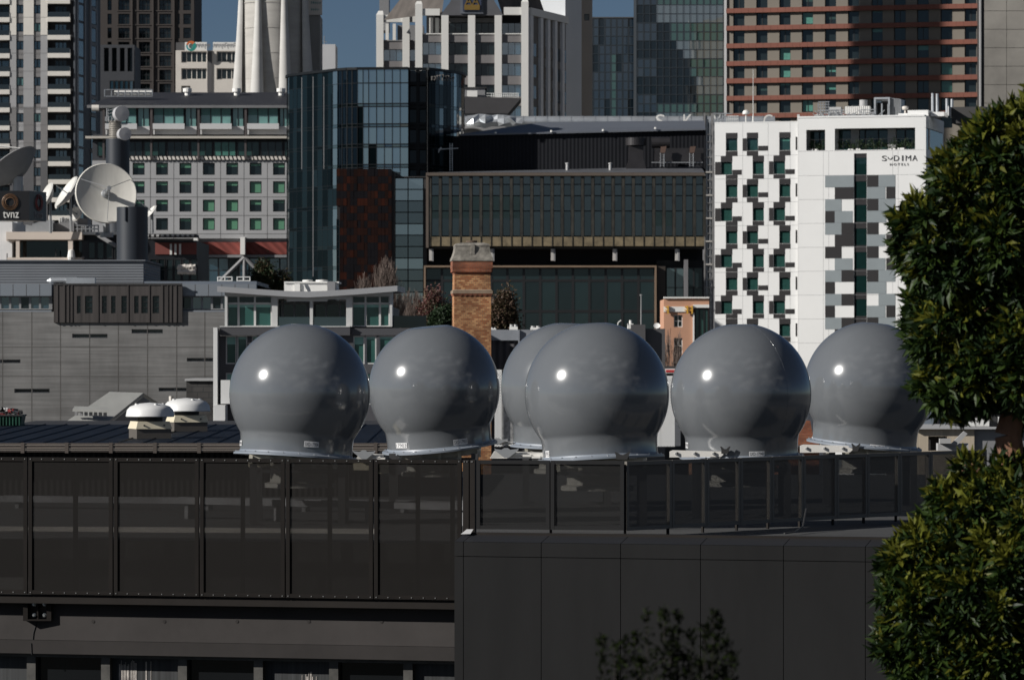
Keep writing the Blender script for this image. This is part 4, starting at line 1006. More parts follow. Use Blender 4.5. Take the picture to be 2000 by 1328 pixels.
# ------------------------------------------------------------------ peach building
def peach():
    b = Bld('peach_building', 'small peach rendered building with a white band and yellow brackets beside the pipe tower', 'building', 1297, 300)
    pm_ = mat('peach_render', (.46, .25, .16), .85, var=.08, vs=.3)
    hs = [b.W(1316, 1333, 615, 639), b.W(1316, 1333, 660, 691)]
    mb = MB(); x1 = b.x(1354); mb.wall(b.x(1297), x1, 0, b.z(583), hs, 0, .2, 0); mb.box(b.x(1297), b.x(1385), .3, 8, 0, b.z(583) - .05, 0)
    mb.box(x1 + .003, b.x(1385), 0, .29, b.z(602), b.z(583), 0); mb.build('wall', pm_, b.root)
    mb = MB(); mb.box(b.x(1296), b.x(1385), -.15, .5, b.z(583) + .003, b.z(580)); mb.box(b.x(1296), b.x(1345), -.08, -.003, b.z(609), b.z(599))
    z = lambda v: b.z(v)
    mb.prism([(b.x(1345), z(609)), (b.x(1357), z(601)), (b.x(1385), z(601)), (b.x(1385), z(595)), (b.x(1355), z(595)), (b.x(1345), z(602))], -.1, -.003); mb.box(b.x(1353), b.x(1356), -.12, -.003, 12, z(611)); mb.build('trim', white, b.root)
    yl = mat('yellow_bracket', (.55, .30, .04), .6, var=.1)
    for px in (1303, 1341, 1350):
        m = MB(); m.box(b.x(px), b.x(px + 3), -.28, -.11, z(613), z(597)); m.box(b.x(px - 4), b.x(px), -.24, -.11, z(601), z(599)); m.box(b.x(px - 4), b.x(px), -.24, -.11, z(607), z(605)); m.build('bracket', yl, b.root)
    for h in hs: win(b.root, *h, .18, ga, frw, 2, 2, .05)
    win(b.root, b.x(1357), b.x(1384), 12, z(602) - .01, .1, gg, frd, 3, 4, .08)
peach()

# ------------------------------------------------------------------ broadcaster's building with dishes
def dish_mesh(mb, rad, depth, mtx, m=0, thick=.12, n=56):
    pr = [(rad * k / 14 + .001, depth * (k / 14) ** 2) for k in range(15)]
    mb.lathe(pr[::-1], n, mtx=mtx, m=m)
    mb.lathe([(r + (thick if i == 14 else 0), z - thick) for i, (r, z) in enumerate(pr)], n, mtx=mtx, m=m)
    mb.lathe([(rad + thick, depth - thick), (rad + .001, depth + .01)], n, mtx=mtx, m=m)
def aim(loc, d):
    return Matrix.Translation(loc) @ Vector(d).normalized().to_track_quat('Z', 'Y').to_matrix().to_4x4()
def studio():
    Y = 320; s_ = K * Y
    b = Bld('broadcast_building', 'pale framed rooftop terrace building with a dark glass wing under the satellite dishes', 'building', -40, Y)
    beige = mat('pinkish_concrete', (.60, .52, .45), .8, var=.06, vs=.2)
    wb = MB(); wb.box(b.x(-40), b.x(20), 1.2, 12, 0, b.z(432)); wb.build('side_wall', mat('white_weatherboard', (.62, .62, .62), .6, var=.05), b.root)
    fr = MB(); b.box(fr, 12, 160, 453, 468, 0, 4); b.box(fr, 31, 38, 468, 503, .1, .5); b.box(fr, 133, 142, 468, 503, .1, .5); b.box(fr, 14, 160, 503.2, 513, 0, 1.0)
    b.box(fr, 12, 30, 468, 471, .2, 4)
    fr.build('terrace_frame', beige, b.root)
    gl = MB(); b.box(gl, 20, 160, 468, 503, 2.5, 3.5); gl.build('glazing', ga, b.root)
    pk = MB(); b.box(pk, 108, 110, 487, 503, .8, .9); b.box(pk, 13, 14.5, 495, 508, .2, .3); pk.build('post', frd, b.root)
    cap = MB(); cap.lathe([(.001, .5), (.22, .4), (.3, -.1), (.2, -.4)], 12, (b.x(140), -.3, b.z(500))); cap.build('roof_light', white, b.root)
    wng = MB(); b.box(wng, 160, 384, 470, 640, 1, 14, 0); b.box(wng, 160, 229, 453.2, 458.5, .5, 12, 1); b.box(wng, 160, 229, 459, 469.6, 1.6, 12, 0); wng.build('dark_wing', [mat('black_cladding', (.012, .013, .016), .4, var=.3), white], b.root)
    for i in range(6): win(b.root, b.x(290 + i * 16), b.x(304 + i * 16), b.z(548), b.z(505), .99, ga, frd, 1, 2, .06)
    for i in range(4): win(b.root, b.x(170 + i * 17), b.x(184 + i * 17), b.z(505), b.z(472), .99, ga, frd, 1, 1, .06)
    mb = MB(); b.box(mb, 284, 384, 458, 463, -.5, 2)
    for i in range(10): mb.box(b.x(287 + i * 9.8), b.x(292 + i * 9.8), -.55, -.503, b.z(463), b.z(458.5), 1)
    mb.build('canopy_edge', [char, lgrey], b.root)
    mb = MB(); b.box(mb, 303, 384, 474, 497, .9, .99)
    mb.build('red_panel', mat('maroon_panel', (.15, .038, .03), .7, var=.15), b.root)
    mb = MB()
    for px in (330, 339, 348): mb.box(b.x(px), b.x(px + 4), .8, .895, b.z(497), b.z(476))
    mb.build('white_post', frw, b.root)
    lt = MB()
    for i in range(9):
        for py in (521, 531): lt.tube((b.x(345 + i * 4), .88, b.z(py + random.uniform(-1, 1))), (b.x(349 + i * 4), .88, b.z(py + random.uniform(-1, 1))), .22, n=6)
    lt.build('terrace_awning', offw, b.root)
    mb = MB(); mb.tube((b.x(188), 0, b.z(457)), (b.x(228), -.5, b.z(481)), .16, n=6); mb.build('strut', mgrey, b.root)
    # roof rails and clutter
    r = MB(); z0 = b.z(453); 
    for i in range(7): r.tube((b.x(138 + i * 8.2), 2, z0), (b.x(138 + i * 8.2), 2, b.z(439)), .05, n=5)
    for py in (439, 446): r.tube((b.x(138), 2, b.z(py)), (b.x(188), 2, b.z(py)), .05, n=5)
    tag(r.build('guard_rail', steel, None, loc=tuple(b.root.location)), 'grey pipe railing along the roof below the big white dish', 'railing')
    d = MB(); 
    zz = lambda p: b.z(p)
    for i, (p, q, t0, t1) in enumerate(((47, 60, 438, 440), (60, 76, 437, 432), (76, 100, 430, 430))):
        d.add([(b.x(p), 1, zz(452)), (b.x(q), 1, zz(452)), (b.x(q), 1, zz(t1)), (b.x(p), 1, zz(t0)), (b.x(p), 2.2, zz(452)), (b.x(q), 2.2, zz(452)), (b.x(q), 2.2, zz(t1)), (b.x(p), 2.2, zz(t0))], [(0, 1, 2, 3), (3, 2, 6, 7), (1, 5, 6, 2), (4, 0, 3, 7)])
    tag(d.build('roof_duct', silver, None, loc=tuple(b.root.location)), 'silver duct elbow on the roof under the black sign box', 'duct')
    d = MB(); d.box(b.x(100.5), b.x(139), 1.9, 2.9, z0, b.z(434)); d.box(b.x(134), b.x(166), 2.2, 4.5, z0, b.z(425))
    for q in range(14): xx = b.x(108 + q * 2.2); d.tube((xx, 2.4, z0), (xx + .1, 2.4, b.z(random.uniform(420, 432))), .05, n=4)
    tag(d.build('roof_plant', mgrey, None, loc=tuple(b.root.location)), 'dark plant boxes and pipes on the roof between the sign box and the big dish', 'plant')
    bx = MB(); bx.box(b.x(108), b.x(134), 2.6, 3, b.z(434), b.z(423)); 
    for i in range(8): bx.box(b.x(109 + i * 3.1), b.x(110.4 + i * 3.1), 2.5, 2.59, b.z(434), b.z(423))
    tag(bx.build('white_louvre', white, None, loc=tuple(b.root.location)), 'small white louvred screen on the roof behind the railing', 'louvre')
    # black sign box
    t = Bld('sign_box', 'black two-sided sign box with glowing-ring emblem and white lower-case lettering', 'sign', -30, Y - 6)
    x0, x1, zl, zh = t.W(-30, 57, 373, 431); xe = t.x(83)
    mb = MB(); mb.plan([(x0, 0), (x1, 0), (xe, 2.6), (x0, 2.6)], zl, zh); mb.build('box', mat('sign_black', (.014, .014, .015), .35, var=.1), t.root)
    rings = [mat('ring_brown', (.16, .09, .05), .4, .3, var=.6, vs=1.5), mat('ring_red', (.20, .03, .025), .4, .3, var=.5)]
    mb = MB(); c = (t.x(20), -.06, t.z(395))
    for rr, k in ((.62, 0), (.52, 0), (.38, 0)):
        mb.lathe([(rr, 0), (rr - .05, .05), (rr - .07, 0)], 40, mtx=Matrix.Translation(c) @ Matrix.Rotation(R(90), 4, 'X'), m=k)
    mb.build('ring_emblem', rings, t.root)
    sd = Vector((xe - x1, 2.6, 0)).normalized(); sn = Vector((sd.y, -sd.x, 0))
    mt = Matrix(((sd.x, sn.x, 0, x1 + sd.x * 1.5 + sn.x * .05), (sd.y, sn.y, 0, 0 + sd.y * 1.5 + sn.y * .05), (0, 0, 1, t.z(395)), (0, 0, 0, 1)))
    mb = MB()
    for rr, k in ((.62, 1), (.45, 1)): mb.lathe([(rr, 0), (rr - .06, .05), (rr - .09, 0)], 40, mtx=mt @ Matrix.Rotation(R(-90), 4, 'X'), m=k)
    mb.build('ring_emblem', rings, t.root)
    mb = MB(); text_mb(mb, 'tvnz', t.x(6), t.x(37), t.z(426), t.z(413), -.003, .06)
    mb.build('lettering', white, t.root)
    mb = MB(); text_mb(mb, 'tvnz', -.7, .7, t.z(426), t.z(413), 0, .03, fn=lambda x, d, z: (x1 + sd.x * (1.5 + x) + sn.x * (.003 + d), sd.y * (1.5 + x) + sn.y * (.003 + d), z)); mb.build('lettering', mgrey, t.root)
    # stacks
    navy = mat('navy_stack', (.020, .025, .033), .5, var=.12, vs=.15)
    for p0, p1, t0, Yd, la in ((228, 289, 405, Y - 8, 'wide navy blue exhaust stack in front of the big white dish'), (207, 253, 272, Y + 8, 'tall navy blue stack with grey collar carrying two drum antennas behind the big white dish')):
        k = K * Yd; u = thing('exhaust_stack', la, 'stack', (X((p0 + p1) / 2, Yd), Yd, 0), 0, 'navy blue stacks on the broadcast building')
        rr = (p1 - p0) / 2 * k; zt = Z(t0, Yd)
        m = MB(); m.lathe([(rr * .85, zt - 1), (rr * .86, zt), (rr, zt), (rr, 0)], 48); 
        if t0 > 300: m.tube((-rr * .35, -rr * 1.0, 30), (-rr * .35, -rr * 1.0, zt), .06, n=6)
        autosmooth(m.build('shaft', navy, u), 40)
        if t0 < 300:
            m = MB(); zc = Z(238, Yd); q = 11 * k; m.lathe([(q, zc), (q, zt + .0)], 28, (-5 * k, 0, 0))
            for i in range(9): zz2 = zt + (zc - zt) * i / 8; m.lathe([(q + .06, zz2 + .06), (q + .06, zz2 - .06)], 28, (-5 * k, 0, 0))
            m.build('collar', mat('aged_collar', (.26, .24, .21), .5, .3, var=.3, vs=3), u)
            m = MB()
            for a in range(4):
                for dz in range(4):
                    xx, yy = .45 * math.cos(a * 1.57 + .7) - 12 * k, .45 * math.sin(a * 1.57 + .7); x2, y2 = .45 * math.cos(a * 1.57 + 2.27) - 12 * k, .45 * math.sin(a * 1.57 + 2.27); m.tube((xx, yy, zc + dz * .25), (xx, yy, zc + dz * .25 + .25), .035, n=4); m.tube((xx, yy, zc + dz * .25), (x2, y2, zc + dz * .25 + .25), .025, n=4)
            for i in range(8): m.tube((-.9 + i * .25, -.5, zc), (-.9 + i * .25, -.5, zc + .35), .03, n=4)
            m.build('lattice', steel, u)
            for dx, py, rad in ((10, 223, 15), (16, 263, 13)):
                m = MB(); c = Vector((dx * k, -.8, Z(py, Yd))); mt = aim(c, (.35, -.9, .05)); rd = rad * k
                m.lathe([(rd * .9, -.75), (rd, -.6), (rd, 0), (rd * .97, .03), (.001, .05)], 36, mtx=mt); m.tube(c + Vector((0, .5, -.2)), (0, 0, c.z - .2), .12, n=8); autosmooth(m.build('drum_antenna', mat('drum_grey', (.38, .38, .39), .5, var=.08, vs=2), u), 40)
    # dishes
    dw = mat('dish_white', (.58, .57, .54), .55, var=.10, vs=.6); ds = mat('dish_stained', (.58, .56, .51), .6, var=.16, vs=.5, vec=(1.6, 1.6, .25))
    Yd = Y - 3; k = K * Yd
    u = thing('satellite_dish', 'big round white satellite dish facing right with stained lower half and a central feed horn', 'satellite dish', (X(206, Yd), Yd, Z(455, Yd)), 0, 'satellite dishes on the broadcast building')
    c = Vector((0, 0, Z(380, Yd) - Z(455, Yd))); rd = 59 * k
    ax = Vector((.24, -.94, .22)).normalized(); mt = aim(c, ax)
    m = MB(); dish_mesh(m, rd, .34, mt, thick=.07); rf_ = m.build('reflector', ds, u); autosmooth(rf_, 40)
    m = MB(); f = c + ax * 1.9
    m.tube(c + ax * .05, c + ax * 1.0, .2, .2, n=14); m.tube(c + ax * 1.0, f, .13, .16, n=12); m.lathe([(.001, .12), (.28, .08), (.34, .0), (.30, -.1)], 20, mtx=aim(c + ax * .15, ax)); m.build('feed_horn', mgal, rf_)
    m = MB()
    for a in (R(30), R(150), R(270)):
        q = mt @ Vector((rd * .95 * math.cos(a), rd * .95 * math.sin(a), .34)); m.tube(q, f, .025, n=4)
    m.build('feed_strut', mgal, rf_)
    m = MB(); m.tube(c - ax * .3, (0, .9, 0), .25, n=8); m.tube((0, .9, 0), (0, .9, -.3), .5, n=10); m.build('mount', mgal, u)
    for px, py, rx, Yq, axv, dp, la in ((98, 388, 27, Y - 1, (-.88, -.35, .45), .5, 'white dish seen almost edge-on right beside the black sign box'),
                                    (138, 382, 35, Y + 1, (-.80, -.28, .55), .5, 'white dish seen edge-on touching the left rim of the big white dish'),
                                    (150, 418, 13, Y + 2, (-.55, -.8, .3), .2, 'small white dish half hidden under the big white dish'),
                                    (297, 414, 12, Y - 4, (-.78, -.3, .65), .15, 'small white dish on a thin mast right of the wide navy stack')):
        k = K * Yq; u = thing('satellite_dish', la, 'satellite dish', (X(px, Yq), Yq, Z(455, Yq)), 0, 'satellite dishes on the broadcast building')
        c = Vector((0, 0, Z(py, Yq) - Z(455, Yq))); a = Vector(axv).normalized(); m = MB(); dish_mesh(m, rx * k, dp, aim(c, a), thick=.1, n=36); autosmooth(m.build('reflector', dw, u), 40)
        m = MB(); m.tube(c, (0, .3, 0), .1, n=6); m.tube(c, c + a * 1.3, .04, n=4); m.build('mount', mgal, u)
    Yq = Y + 12; k = K * Yq
    u = thing('satellite_dish', 'large dark satellite dish tilted skyward at the left edge above the black sign box', 'satellite dish', (X(35, Yq), Yq, Z(450, Yq)), 0, 'satellite dishes on the broadcast building')
    c = Vector((0, 0, Z(345, Yq) - Z(450, Yq))); a = Vector((-.60, .25, .76)).normalized(); mt = aim(c, a); m = MB(); dish_mesh(m, 58 * k, 1.1, mt, thick=.08, n=48)
    for q in range(16): an = q * math.pi / 8; m.tube(mt @ Vector((.1, 0, -.1)), mt @ Vector((58 * k * math.cos(an), 58 * k * math.sin(an), 1.0)), .05, n=4)
    m.build('reflector', mat('dish_back_grey', (.19, .19, .19), .7, var=.1), u); m = MB(); m.tube(c, (0, 0, 0), .4, n=8); m.build('mount', mgal, u)
    m = MB(); f = c + a * 3.2
    for q in range(3): an = q * 2.09; m.tube(mt @ Vector((57 * k * math.cos(an), 57 * k * math.sin(an), 1.1)), f, .05, n=4)
    m.build('feed_strut', white, u)
studio()

# ------------------------------------------------------------------ grey hotel
def greyhotel():
    Y = 470
    b = Bld('grey_hotel', 'grey panel hotel with a regular grid of green-blinded windows under a dark hipped roof', 'building', 180, Y)
    g = mat('grey_precast', (.33, .33, .335), .8, var=.05, vs=.15)
    hs = []
    for c in range(7):
        for r_ in range(4):
            p = 259 + 45.7 * c; q = 318.5 + 35.9 * r_; hs.append(b.W(p, p + 23.5, q, q + 23.5))
    x0, x1 = b.x(180), b.x(600)
    mb = MB(); mb.wall(x0, x1, b.z(466), b.z(313.5), hs, 0, .28, 0)
    for c in range(8):
        xx = b.x(248 + 45.7 * c); mb.box(xx - .03, xx + .03, -.006, .002, b.z(466), b.z(313.5), 1)
    for r_ in range(5):
        zz = b.z(313.5 + 35.9 * r_); mb.box(x0, x1, -.008, .002, zz - .03, zz + .03, 1)
    mb.box(x0, x1, .8, 16, 0, b.z(314), 1); mb.quad((x0, 0, b.z(313.5)), (x1, 0, b.z(313.5)), (x1, .8, b.z(313.5)), (x0, .8, b.z(313.5)))
    mb.build('wall', [g, dgrey], b.root)
    random.seed(5)
    gb2 = mat('pale_green_blind', (.10, .22, .14), .5, var=.1, vs=.1)
    full = {(3, 2), (3, 3), (4, 2), (4, 3), (5, 1), (6, 1), (5, 3), (6, 3), (2, 7)}
    for i, h in enumerate(hs):
        c, r_ = divmod(i, 4)
        f = 1 if (c, r_) in full else random.choice((.3, .35, .4, .25)); 
        if (c, r_) in ((1, 3), (3, 0)): f = 0
        win(b.root, *h, .26, ga, frd, 1, 1, .1, gblind if f else None, f)
    # zigzag eaves, glazed storey
    mb = MB(); zz = b.z(313); w_ = 8 * K * Y
    xx = b.x(250)
    while xx < x1:
        mb.add([(xx, -.25, zz + .02), (xx + w_ * .62, -.25, zz + .02), (xx + w_ * .3, -.25, b.z(306)), (xx - w_ * .3, -.25, b.z(306)), (xx, .1, zz + .02), (xx + w_ * .62, .1, zz + .02), (xx + w_ * .3, .1, b.z(306)), (xx - w_ * .3, .1, b.z(306))], [(0, 1, 2, 3), (1, 5, 6, 2), (4, 0, 3, 7), (3, 2, 6, 7)]); xx += w_
    mb.build('zigzag_frieze', offw, b.root)
    mb = MB(); mb.box(x0, x1, .3, 15, b.z(313) + .01, b.z(276), 0); mb.box(x0, x1, .8, 15, b.z(275.9), b.z(262), 0); mb.build('recessed_storey', [mat('dark_blue_panel', (.035, .038, .045), .5, var=.1)], b.root)
    for i in range(9):
        p = 180 + i * 45.7 + 9; m_ = gg if i % 2 == 0 else ga
        win(b.root, b.x(p), b.x(p + 43), b.z(305.5), b.z(276.5), .22, gcurt if i == 5 else m_, frd, 3, 1, .08)
    mb = MB(); mb.box(b.x(168), x1, -.9, .7, b.z(271.5), b.z(267)); mb.build('ledge', mat('pale_ledge', (.45, .42, .37), .7, var=.1), b.root)
    for p in (201, 294, 386, 478):
        m = MB(); m.box(b.x(p), b.x(p + 4), -.5, -.2, b.z(312), b.z(272)); m.box(b.x(p), b.x(p + 4.5), -.45, -.1, b.z(266.8), b.z(208)); m.build('post', mat('brown_post', (.06, .05, .05), .6), b.root)
    for p0, p1 in ((206, 292), (299, 384), (391, 476), (483, 562)):
        mb = MB(); a, c, zl, zh = b.W(p0, p1, 246, 263); mb.box(a, c, .1, .3, zl, b.z(250)); mb.box(a, b.x(p0 + 62), -.5, .09, b.z(253), b.z(242)); mb.box(b.x(p0 + 62), c, .1, .3, b.z(250), b.z(247)); mb.build('balcony', mat('balcony_white', (.50, .50, .50), .7, var=.04), b.root)
        win(b.root, b.x(p0), b.x(p0 + 61), b.z(246), b.z(208.5), .12, mat_teal1, frd, 3, 1, .1, gcurt, .45); win(b.root, b.x(p0 + 62), b.x(p1), b.z(250), b.z(208.5), .32, mat_teal1, frd, 2, 1, .1, gcurt, 0)
    mb = MB(); mb.box(b.x(206), x1, 1.0, 15, b.z(263), b.z(208)); mb.build('upper_storey', char, b.root)
    # roof: hipped, eaves over the balconies
    mb = MB(); e0, e1 = b.x(170, -.5), x1; ze = b.z(205, None, -.5); zr = Z(181, Y + 12)
    mb.add([(e0, -.5, ze), (e1, -.5, ze), (e1, 12, zr), (e0 + 3.2, 12, zr), (e0, -.5, ze - .35), (e1, -.5, ze - .35), (e0 + 1, 16, ze), (e1, 16, ze)], [(0, 1, 2, 3), (4, 5, 1, 0), (0, 3, 6), (4, 0, 6), (3, 2, 7, 6), (4, 6, 7, 5)]); mb.build('roof', mat('dark_roof_metal', (.020, .021, .026), .6, var=.15, vs=.3), b.root)
    mb = MB(); mb.box(e0, e1, -.62, -.503, ze - .36, ze - .06); mb.build('gutter', mat('eaves_grey', (.16, .16, .165), .5), b.root)
    m = MB(); m.tube((b.x(182), -1.5, b.z(213)), (b.x(196), -1.5, b.z(213)), .35, n=10); m.build('eaves_light', offw, b.root)
    rr = MB(); z0, zt = Z(191, Y + 6), Z(178, Y + 6)
    for i in range(8): xx = b.x(198 + i * 13.4); rr.tube((xx, 4, z0), (xx, 4, zt), .07, n=5)
    for f in (0, 1): rr.tube((b.x(198), 4, z0 + (zt - z0) * f), (b.x(292), 4, z0 + (zt - z0) * f), .07, n=5)
    rr.tube((b.x(216), 4.5, Z(184, Y + 6)), (b.x(290), 4.5, Z(184, Y + 6)), .28, n=8, m=1)
    tag(rr.build('roof_rail', [steel, white], None, loc=tuple(b.root.location)), 'railed walkway with a long white pipe on the dark hotel roof', 'railing')
    for px, la in ((366, 'small white roof vent left of centre on the dark hotel roof ridge'), (462, 'small white roof vent in front of the concrete tower foot'), (549, 'small white roof vent beside the curved glass tower')):
        m = MB(); m.lathe([(.001, 1.0), (.5, .9), (.5, .5), (.3, .45), (.3, -.8)], 14); o = m.build('roof_vent', white, None, loc=(X(px, Y + 9), Y + 9, Z(189, Y + 9))); tag(o, la, 'vent', 'white vents on the dark hotel roof')
    # lower part
    mb = MB(); mb.box(b.x(384), x1, .6, 2, b.z(472.5), b.z(466) - .01, 1); mb.box(b.x(384), x1, .2, 2, b.z(497), b.z(473), 0); mb.box(b.x(384), x1, -.2, 2, b.z(503), b.z(498), 2); mb.build('red_band', [wave_mat('maroon_louvre', (.20, .050, .04), .5, 'DIAGONAL', .5, .7, .6), lgrey, mgrey], b.root)
    for p, q in ((380, 388), (471, 480)):
        m = MB(); m.box(b.x(p), b.x(q), -1.6, .19, b.z(498), b.z(464)); m.build('column', white, b.root)
    m = MB(); m.tube((b.x(478), -.3, b.z(503)), (b.x(478), -.3, 0), .22, n=8)
    for q in (427, 529): m.tube((b.x(478), -.3, b.z(503)), (b.x(q), -.3, b.z(553)), .22, n=8)
    m.build('brace', mgrey, b.root)
    for i in range(9): win(b.root, b.x(386 + i * 20), b.x(406 + i * 20), b.z(600), b.z(504), .4, gblue if i % 3 else ga, frd, 1, 4, .08)
mat_teal1 = glass('teal_reflecting_glass', (.13, .26, .24), .10, .06, wob=.6)
greyhotel()

# ------------------------------------------------------------------ curved glass hotel
def curved():
    b = Bld('curved_glass_tower', 'dark curved glass tower with pale reflecting middle bays', 'building', 560, 433, 561, 433)
    ox, oy = b.root.location.x, b.root.location.y
    gls = [glass('tower_glass_dark', (.0016, .0036, .0045), .035, wob=.12, tint=(.4, .45, .45), lev=.10), glass('tower_glass_teal', (.003, .0075, .0095), .07, wob=.12, tint=(.5, .55, .55), lev=.18), glass('tower_glass_mirror', (.04, .055, .062), .48, wob=.12), glass('tower_glass_mid', (.02, .035, .04), .22, wob=.12), glass('tower_glass_navy', (.002, .0045, .0075), .07, wob=.12, tint=(.5, .55, .6), lev=.3)]
    frm = mat('tower_mullion', (.006, .0075, .009), .5, var=0, spec=.2); shn = mat('tower_spandrel', (.05, .06, .065), .4, var=.1)
    zz = lambda p: CAMZ - (p - HY) * K * 424
    lines = [137, 163] + sum([[203 + 39.6 * i, 209 + 39.6 * i] for i in range(10)], [])
    P = lambda px, Y: Vector((X(px, Y) - ox, Y - oy, 0))
    arcL = [(560, 437), (561.5, 435.4), (565, 434.2), (580, 432.7), (600, 430.9), (620, 429.1), (640, 427.3), (660, 425.5), (678, 424.4), (698, 424)]
    segs = []
    for (a, c) in zip(arcL, arcL[1:]): segs.append((a, c, 2 if c[0] < 662 else 2, 'L' if c[0] < 662 else 'N'))
    segs += [((698, 424), (720, 423.9), 2, 'A'), ((720, 423.9), (797, 423.5), 5, 'M'), ((797, 424.4), (835, 424.4), 2, 'R')]
    arcR = [(835, 424.2), (850, 425.4), (866, 426.9), (880, 428.4), (892, 429.9), (901, 431.2), (906, 432.6), (908, 436)]
    for (a, c) in zip(arcR, arcR[1:]): segs.append((a, c, 2, 'L'))
    random.seed(12)
    strip = {}  # pane tint per strip, imitating reflected buildings and sky
    for j in range(len(lines) - 1):
        z1, z0 = zz(lines[j]), zz(lines[j + 1]); mb = MB(); rw = MB(); rt_ = MB(); thin = lines[j + 1] - lines[j] < 10
        for si, (a, c, n, kd) in enumerate(segs):
            A, C = P(*a), P(*c); u = (C - A); nrm = Vector((u.y, -u.x, 0)).normalized()
            for i in range(n):
                p, q = A + u * (i / n), A + u * ((i + 1) / n)
                if (si, i) not in strip: strip[(si, i)] = random.choice((0, 0, 0, 0, 1, 0, 0, 0, 1, 3, 2)) if kd == 'L' else None
                if kd == 'L': g = strip[(si, i)] if random.random() < .85 else random.choice((0, 1))
                elif kd == 'N': g = 4
                elif kd == 'A': g = 0 if (i == 0 and lines[j] > 205) else 2
                elif kd == 'M': g = 0 if (i == 0 and lines[j] > 280) else 2
                else: g = 4
                if thin: g = {2: 3, 4: 0, 3: 1}.get(g, g)
                t1, t2 = random.gauss(0, .005), random.gauss(0, .005)
                dp = nrm * (-.9 if kd == 'R' else 0)
                (rw if kd == 'R' else (rt_ if a[0] > 830 else mb)).add([p + dp + nrm * t1 + Vector((0, 0, z0)), q + dp - nrm * t1 + Vector((0, 0, z0)), q + dp - nrm * t1 + nrm * t2 + Vector((0, 0, z1)), p + dp + nrm * t1 + nrm * t2 + Vector((0, 0, z1))], [(0, 1, 2, 3)], g)
        mb.build('storey_glazing', gls, b.root); rw.build('recessed_window', gls, b.root); rt_.build('storey_glazing', gls, b.root)
    mb = MB(); ztop, zbot = zz(137), zz(lines[-1])
    for si, (a, c, n, kd) in enumerate(segs):
        A, C = P(*a), P(*c); u = C - A; nrm = Vector((u.y, -u.x, 0)).normalized(); ud = u.normalized()
        for i in range(n + 1 if kd in 'R' else n):
            p = A + u * (i / n); w_ = (.02 if kd == 'L' else .035) if kd in 'LNAM' else .16
            mb.add([p - ud * w_ + nrm * .06, p + ud * w_ + nrm * .06, p + ud * w_ - nrm * .02, p - ud * w_ - nrm * .02] + [v + Vector((0, 0, 0)) for v in ()], []) if 0 else None
            pr_ = .015 if kd == 'L' else .06
            o_ = [p - ud * w_ + nrm * pr_, p + ud * w_ + nrm * pr_, p + ud * w_ - nrm * .9 if kd == 'R' else p + ud * w_ - nrm * .03, p - ud * w_ - nrm * .9 if kd == 'R' else p - ud * w_ - nrm * .03]
            mb.plan([(v.x, v.y) for v in o_], zbot, ztop)
        for l_ in lines[1:]:
            zc = zz(l_); h_ = (.02 if kd in 'LN' else .05) if kd != 'R' else .18
            o_ = [A + nrm * (.012 if kd == 'L' else .045), C + nrm * (.012 if kd == 'L' else .045), C - nrm * .85 if kd == 'R' else C - nrm * .03, A - nrm * .85 if kd == 'R' else A - nrm * .03]; mb.plan([(v.x, v.y) for v in o_], zc - h_, zc + h_)
        o_ = [A + nrm * .15, C + nrm * .15, C - nrm * .5, A - nrm * .5]; mb.plan([(v.x, v.y) for v in o_], ztop, ztop + .25)
    mb.build('mullions', frm, b.root)
    fp = [P(p, y + 1.2) for p, y in arcL] + [P(p, y + 1.4) for p, y in ((797, 424.4), (835, 424.2))] + [P(p, y + 1.3) for p, y in arcR[1:]] + [P(900, 454), P(570, 454)]
    mb = MB(); mb.plan([(v.x, v.y) for v in fp], 0, ztop - .1); mb.build('core', mat('tower_core', (.02, .024, .028), .6, var=0), b.root)
    for px in (589, 611, 632):   # bright edge fins
        m = MB(); p = P(px, 425.6 if px < 600 else 424.7); m.box(p.x, p.x + .07, p.y - .35, p.y - .1, zz(540 if px == 611 else 330), zz(150)); m.build('fin', mgrey, b.root)
    # dim roof-top letters, too soft to read: small bent strips
    for i in range(9):
        p = P(842 + i * 5.2, 424.4 + (i / 9) ** 2 * 3); hgt = random.uniform(.3, .55); z0 = zz(157); mb = MB(); mb.box(p.x, p.x + .12, p.y - .25, p.y - .15, z0, z0 + hgt); mb.box(p.x, p.x + .2, p.y - .25, p.y - .15, z0 + hgt * random.choice((.4, .7, 1)), z0 + hgt * 1.02 + .08); mb.build('sign_letter', mat('dim_letters', (.16, .15, .14), .6), b.root)
    # rust panel block
    t = Bld('rust_panel_block', 'tall block clad in rust-red and black panels beside the curved glass tower', 'building', 657, 420)
    cs = [mat('rust_%s' % nm, c, .75, var=.3, vs=.8, vec=(1, 1, .3), spec=.08) for nm, c in (('dark', (.012, .005, .004)), ('black', (.006, .0055, .007)), ('red', (.028, .0075, .004)), ('brown', (.017, .006, .004)))]
    x0, x1 = t.x(657), t.x(765); mb = MB(); rows, cols = 17, 16; zt, zb = t.z(330), t.z(575)
    for r_ in range(rows):
        for c in range(cols):
            if c == 0 and r_ >= 5: continue
            k_ = ((c // 3 + r_) % 2) if (r_, c // 3) not in ((3, 1), (7, 2), (11, 3), (5, 4), (13, 1)) else 1; k = random.choice((1, 1, 1, 0)) if k_ else random.choice((2, 3, 3, 0))
            a = x0 + (x1 - x0) * c / cols; z1 = zt - (zt - zb) * r_ / rows; mb.box(a + .005, a + (x1 - x0) / cols - .005, random.uniform(-.03, .0), .1, z1 - (zt - zb) / rows + .005, z1 - .005, k)
    mb.build('cladding', cs, t.root)
    mb = MB(); mb.box(x0 + .05, x1 - .05, .12, 8, 0, zt - .05); mb.build('wall', black, t.root)
    win(t.root, x0, x0 + (x1 - x0) / cols - .02, zb, t.z(428), .05, MATS['tower_glass_teal'], frd, 1, 10, .05)
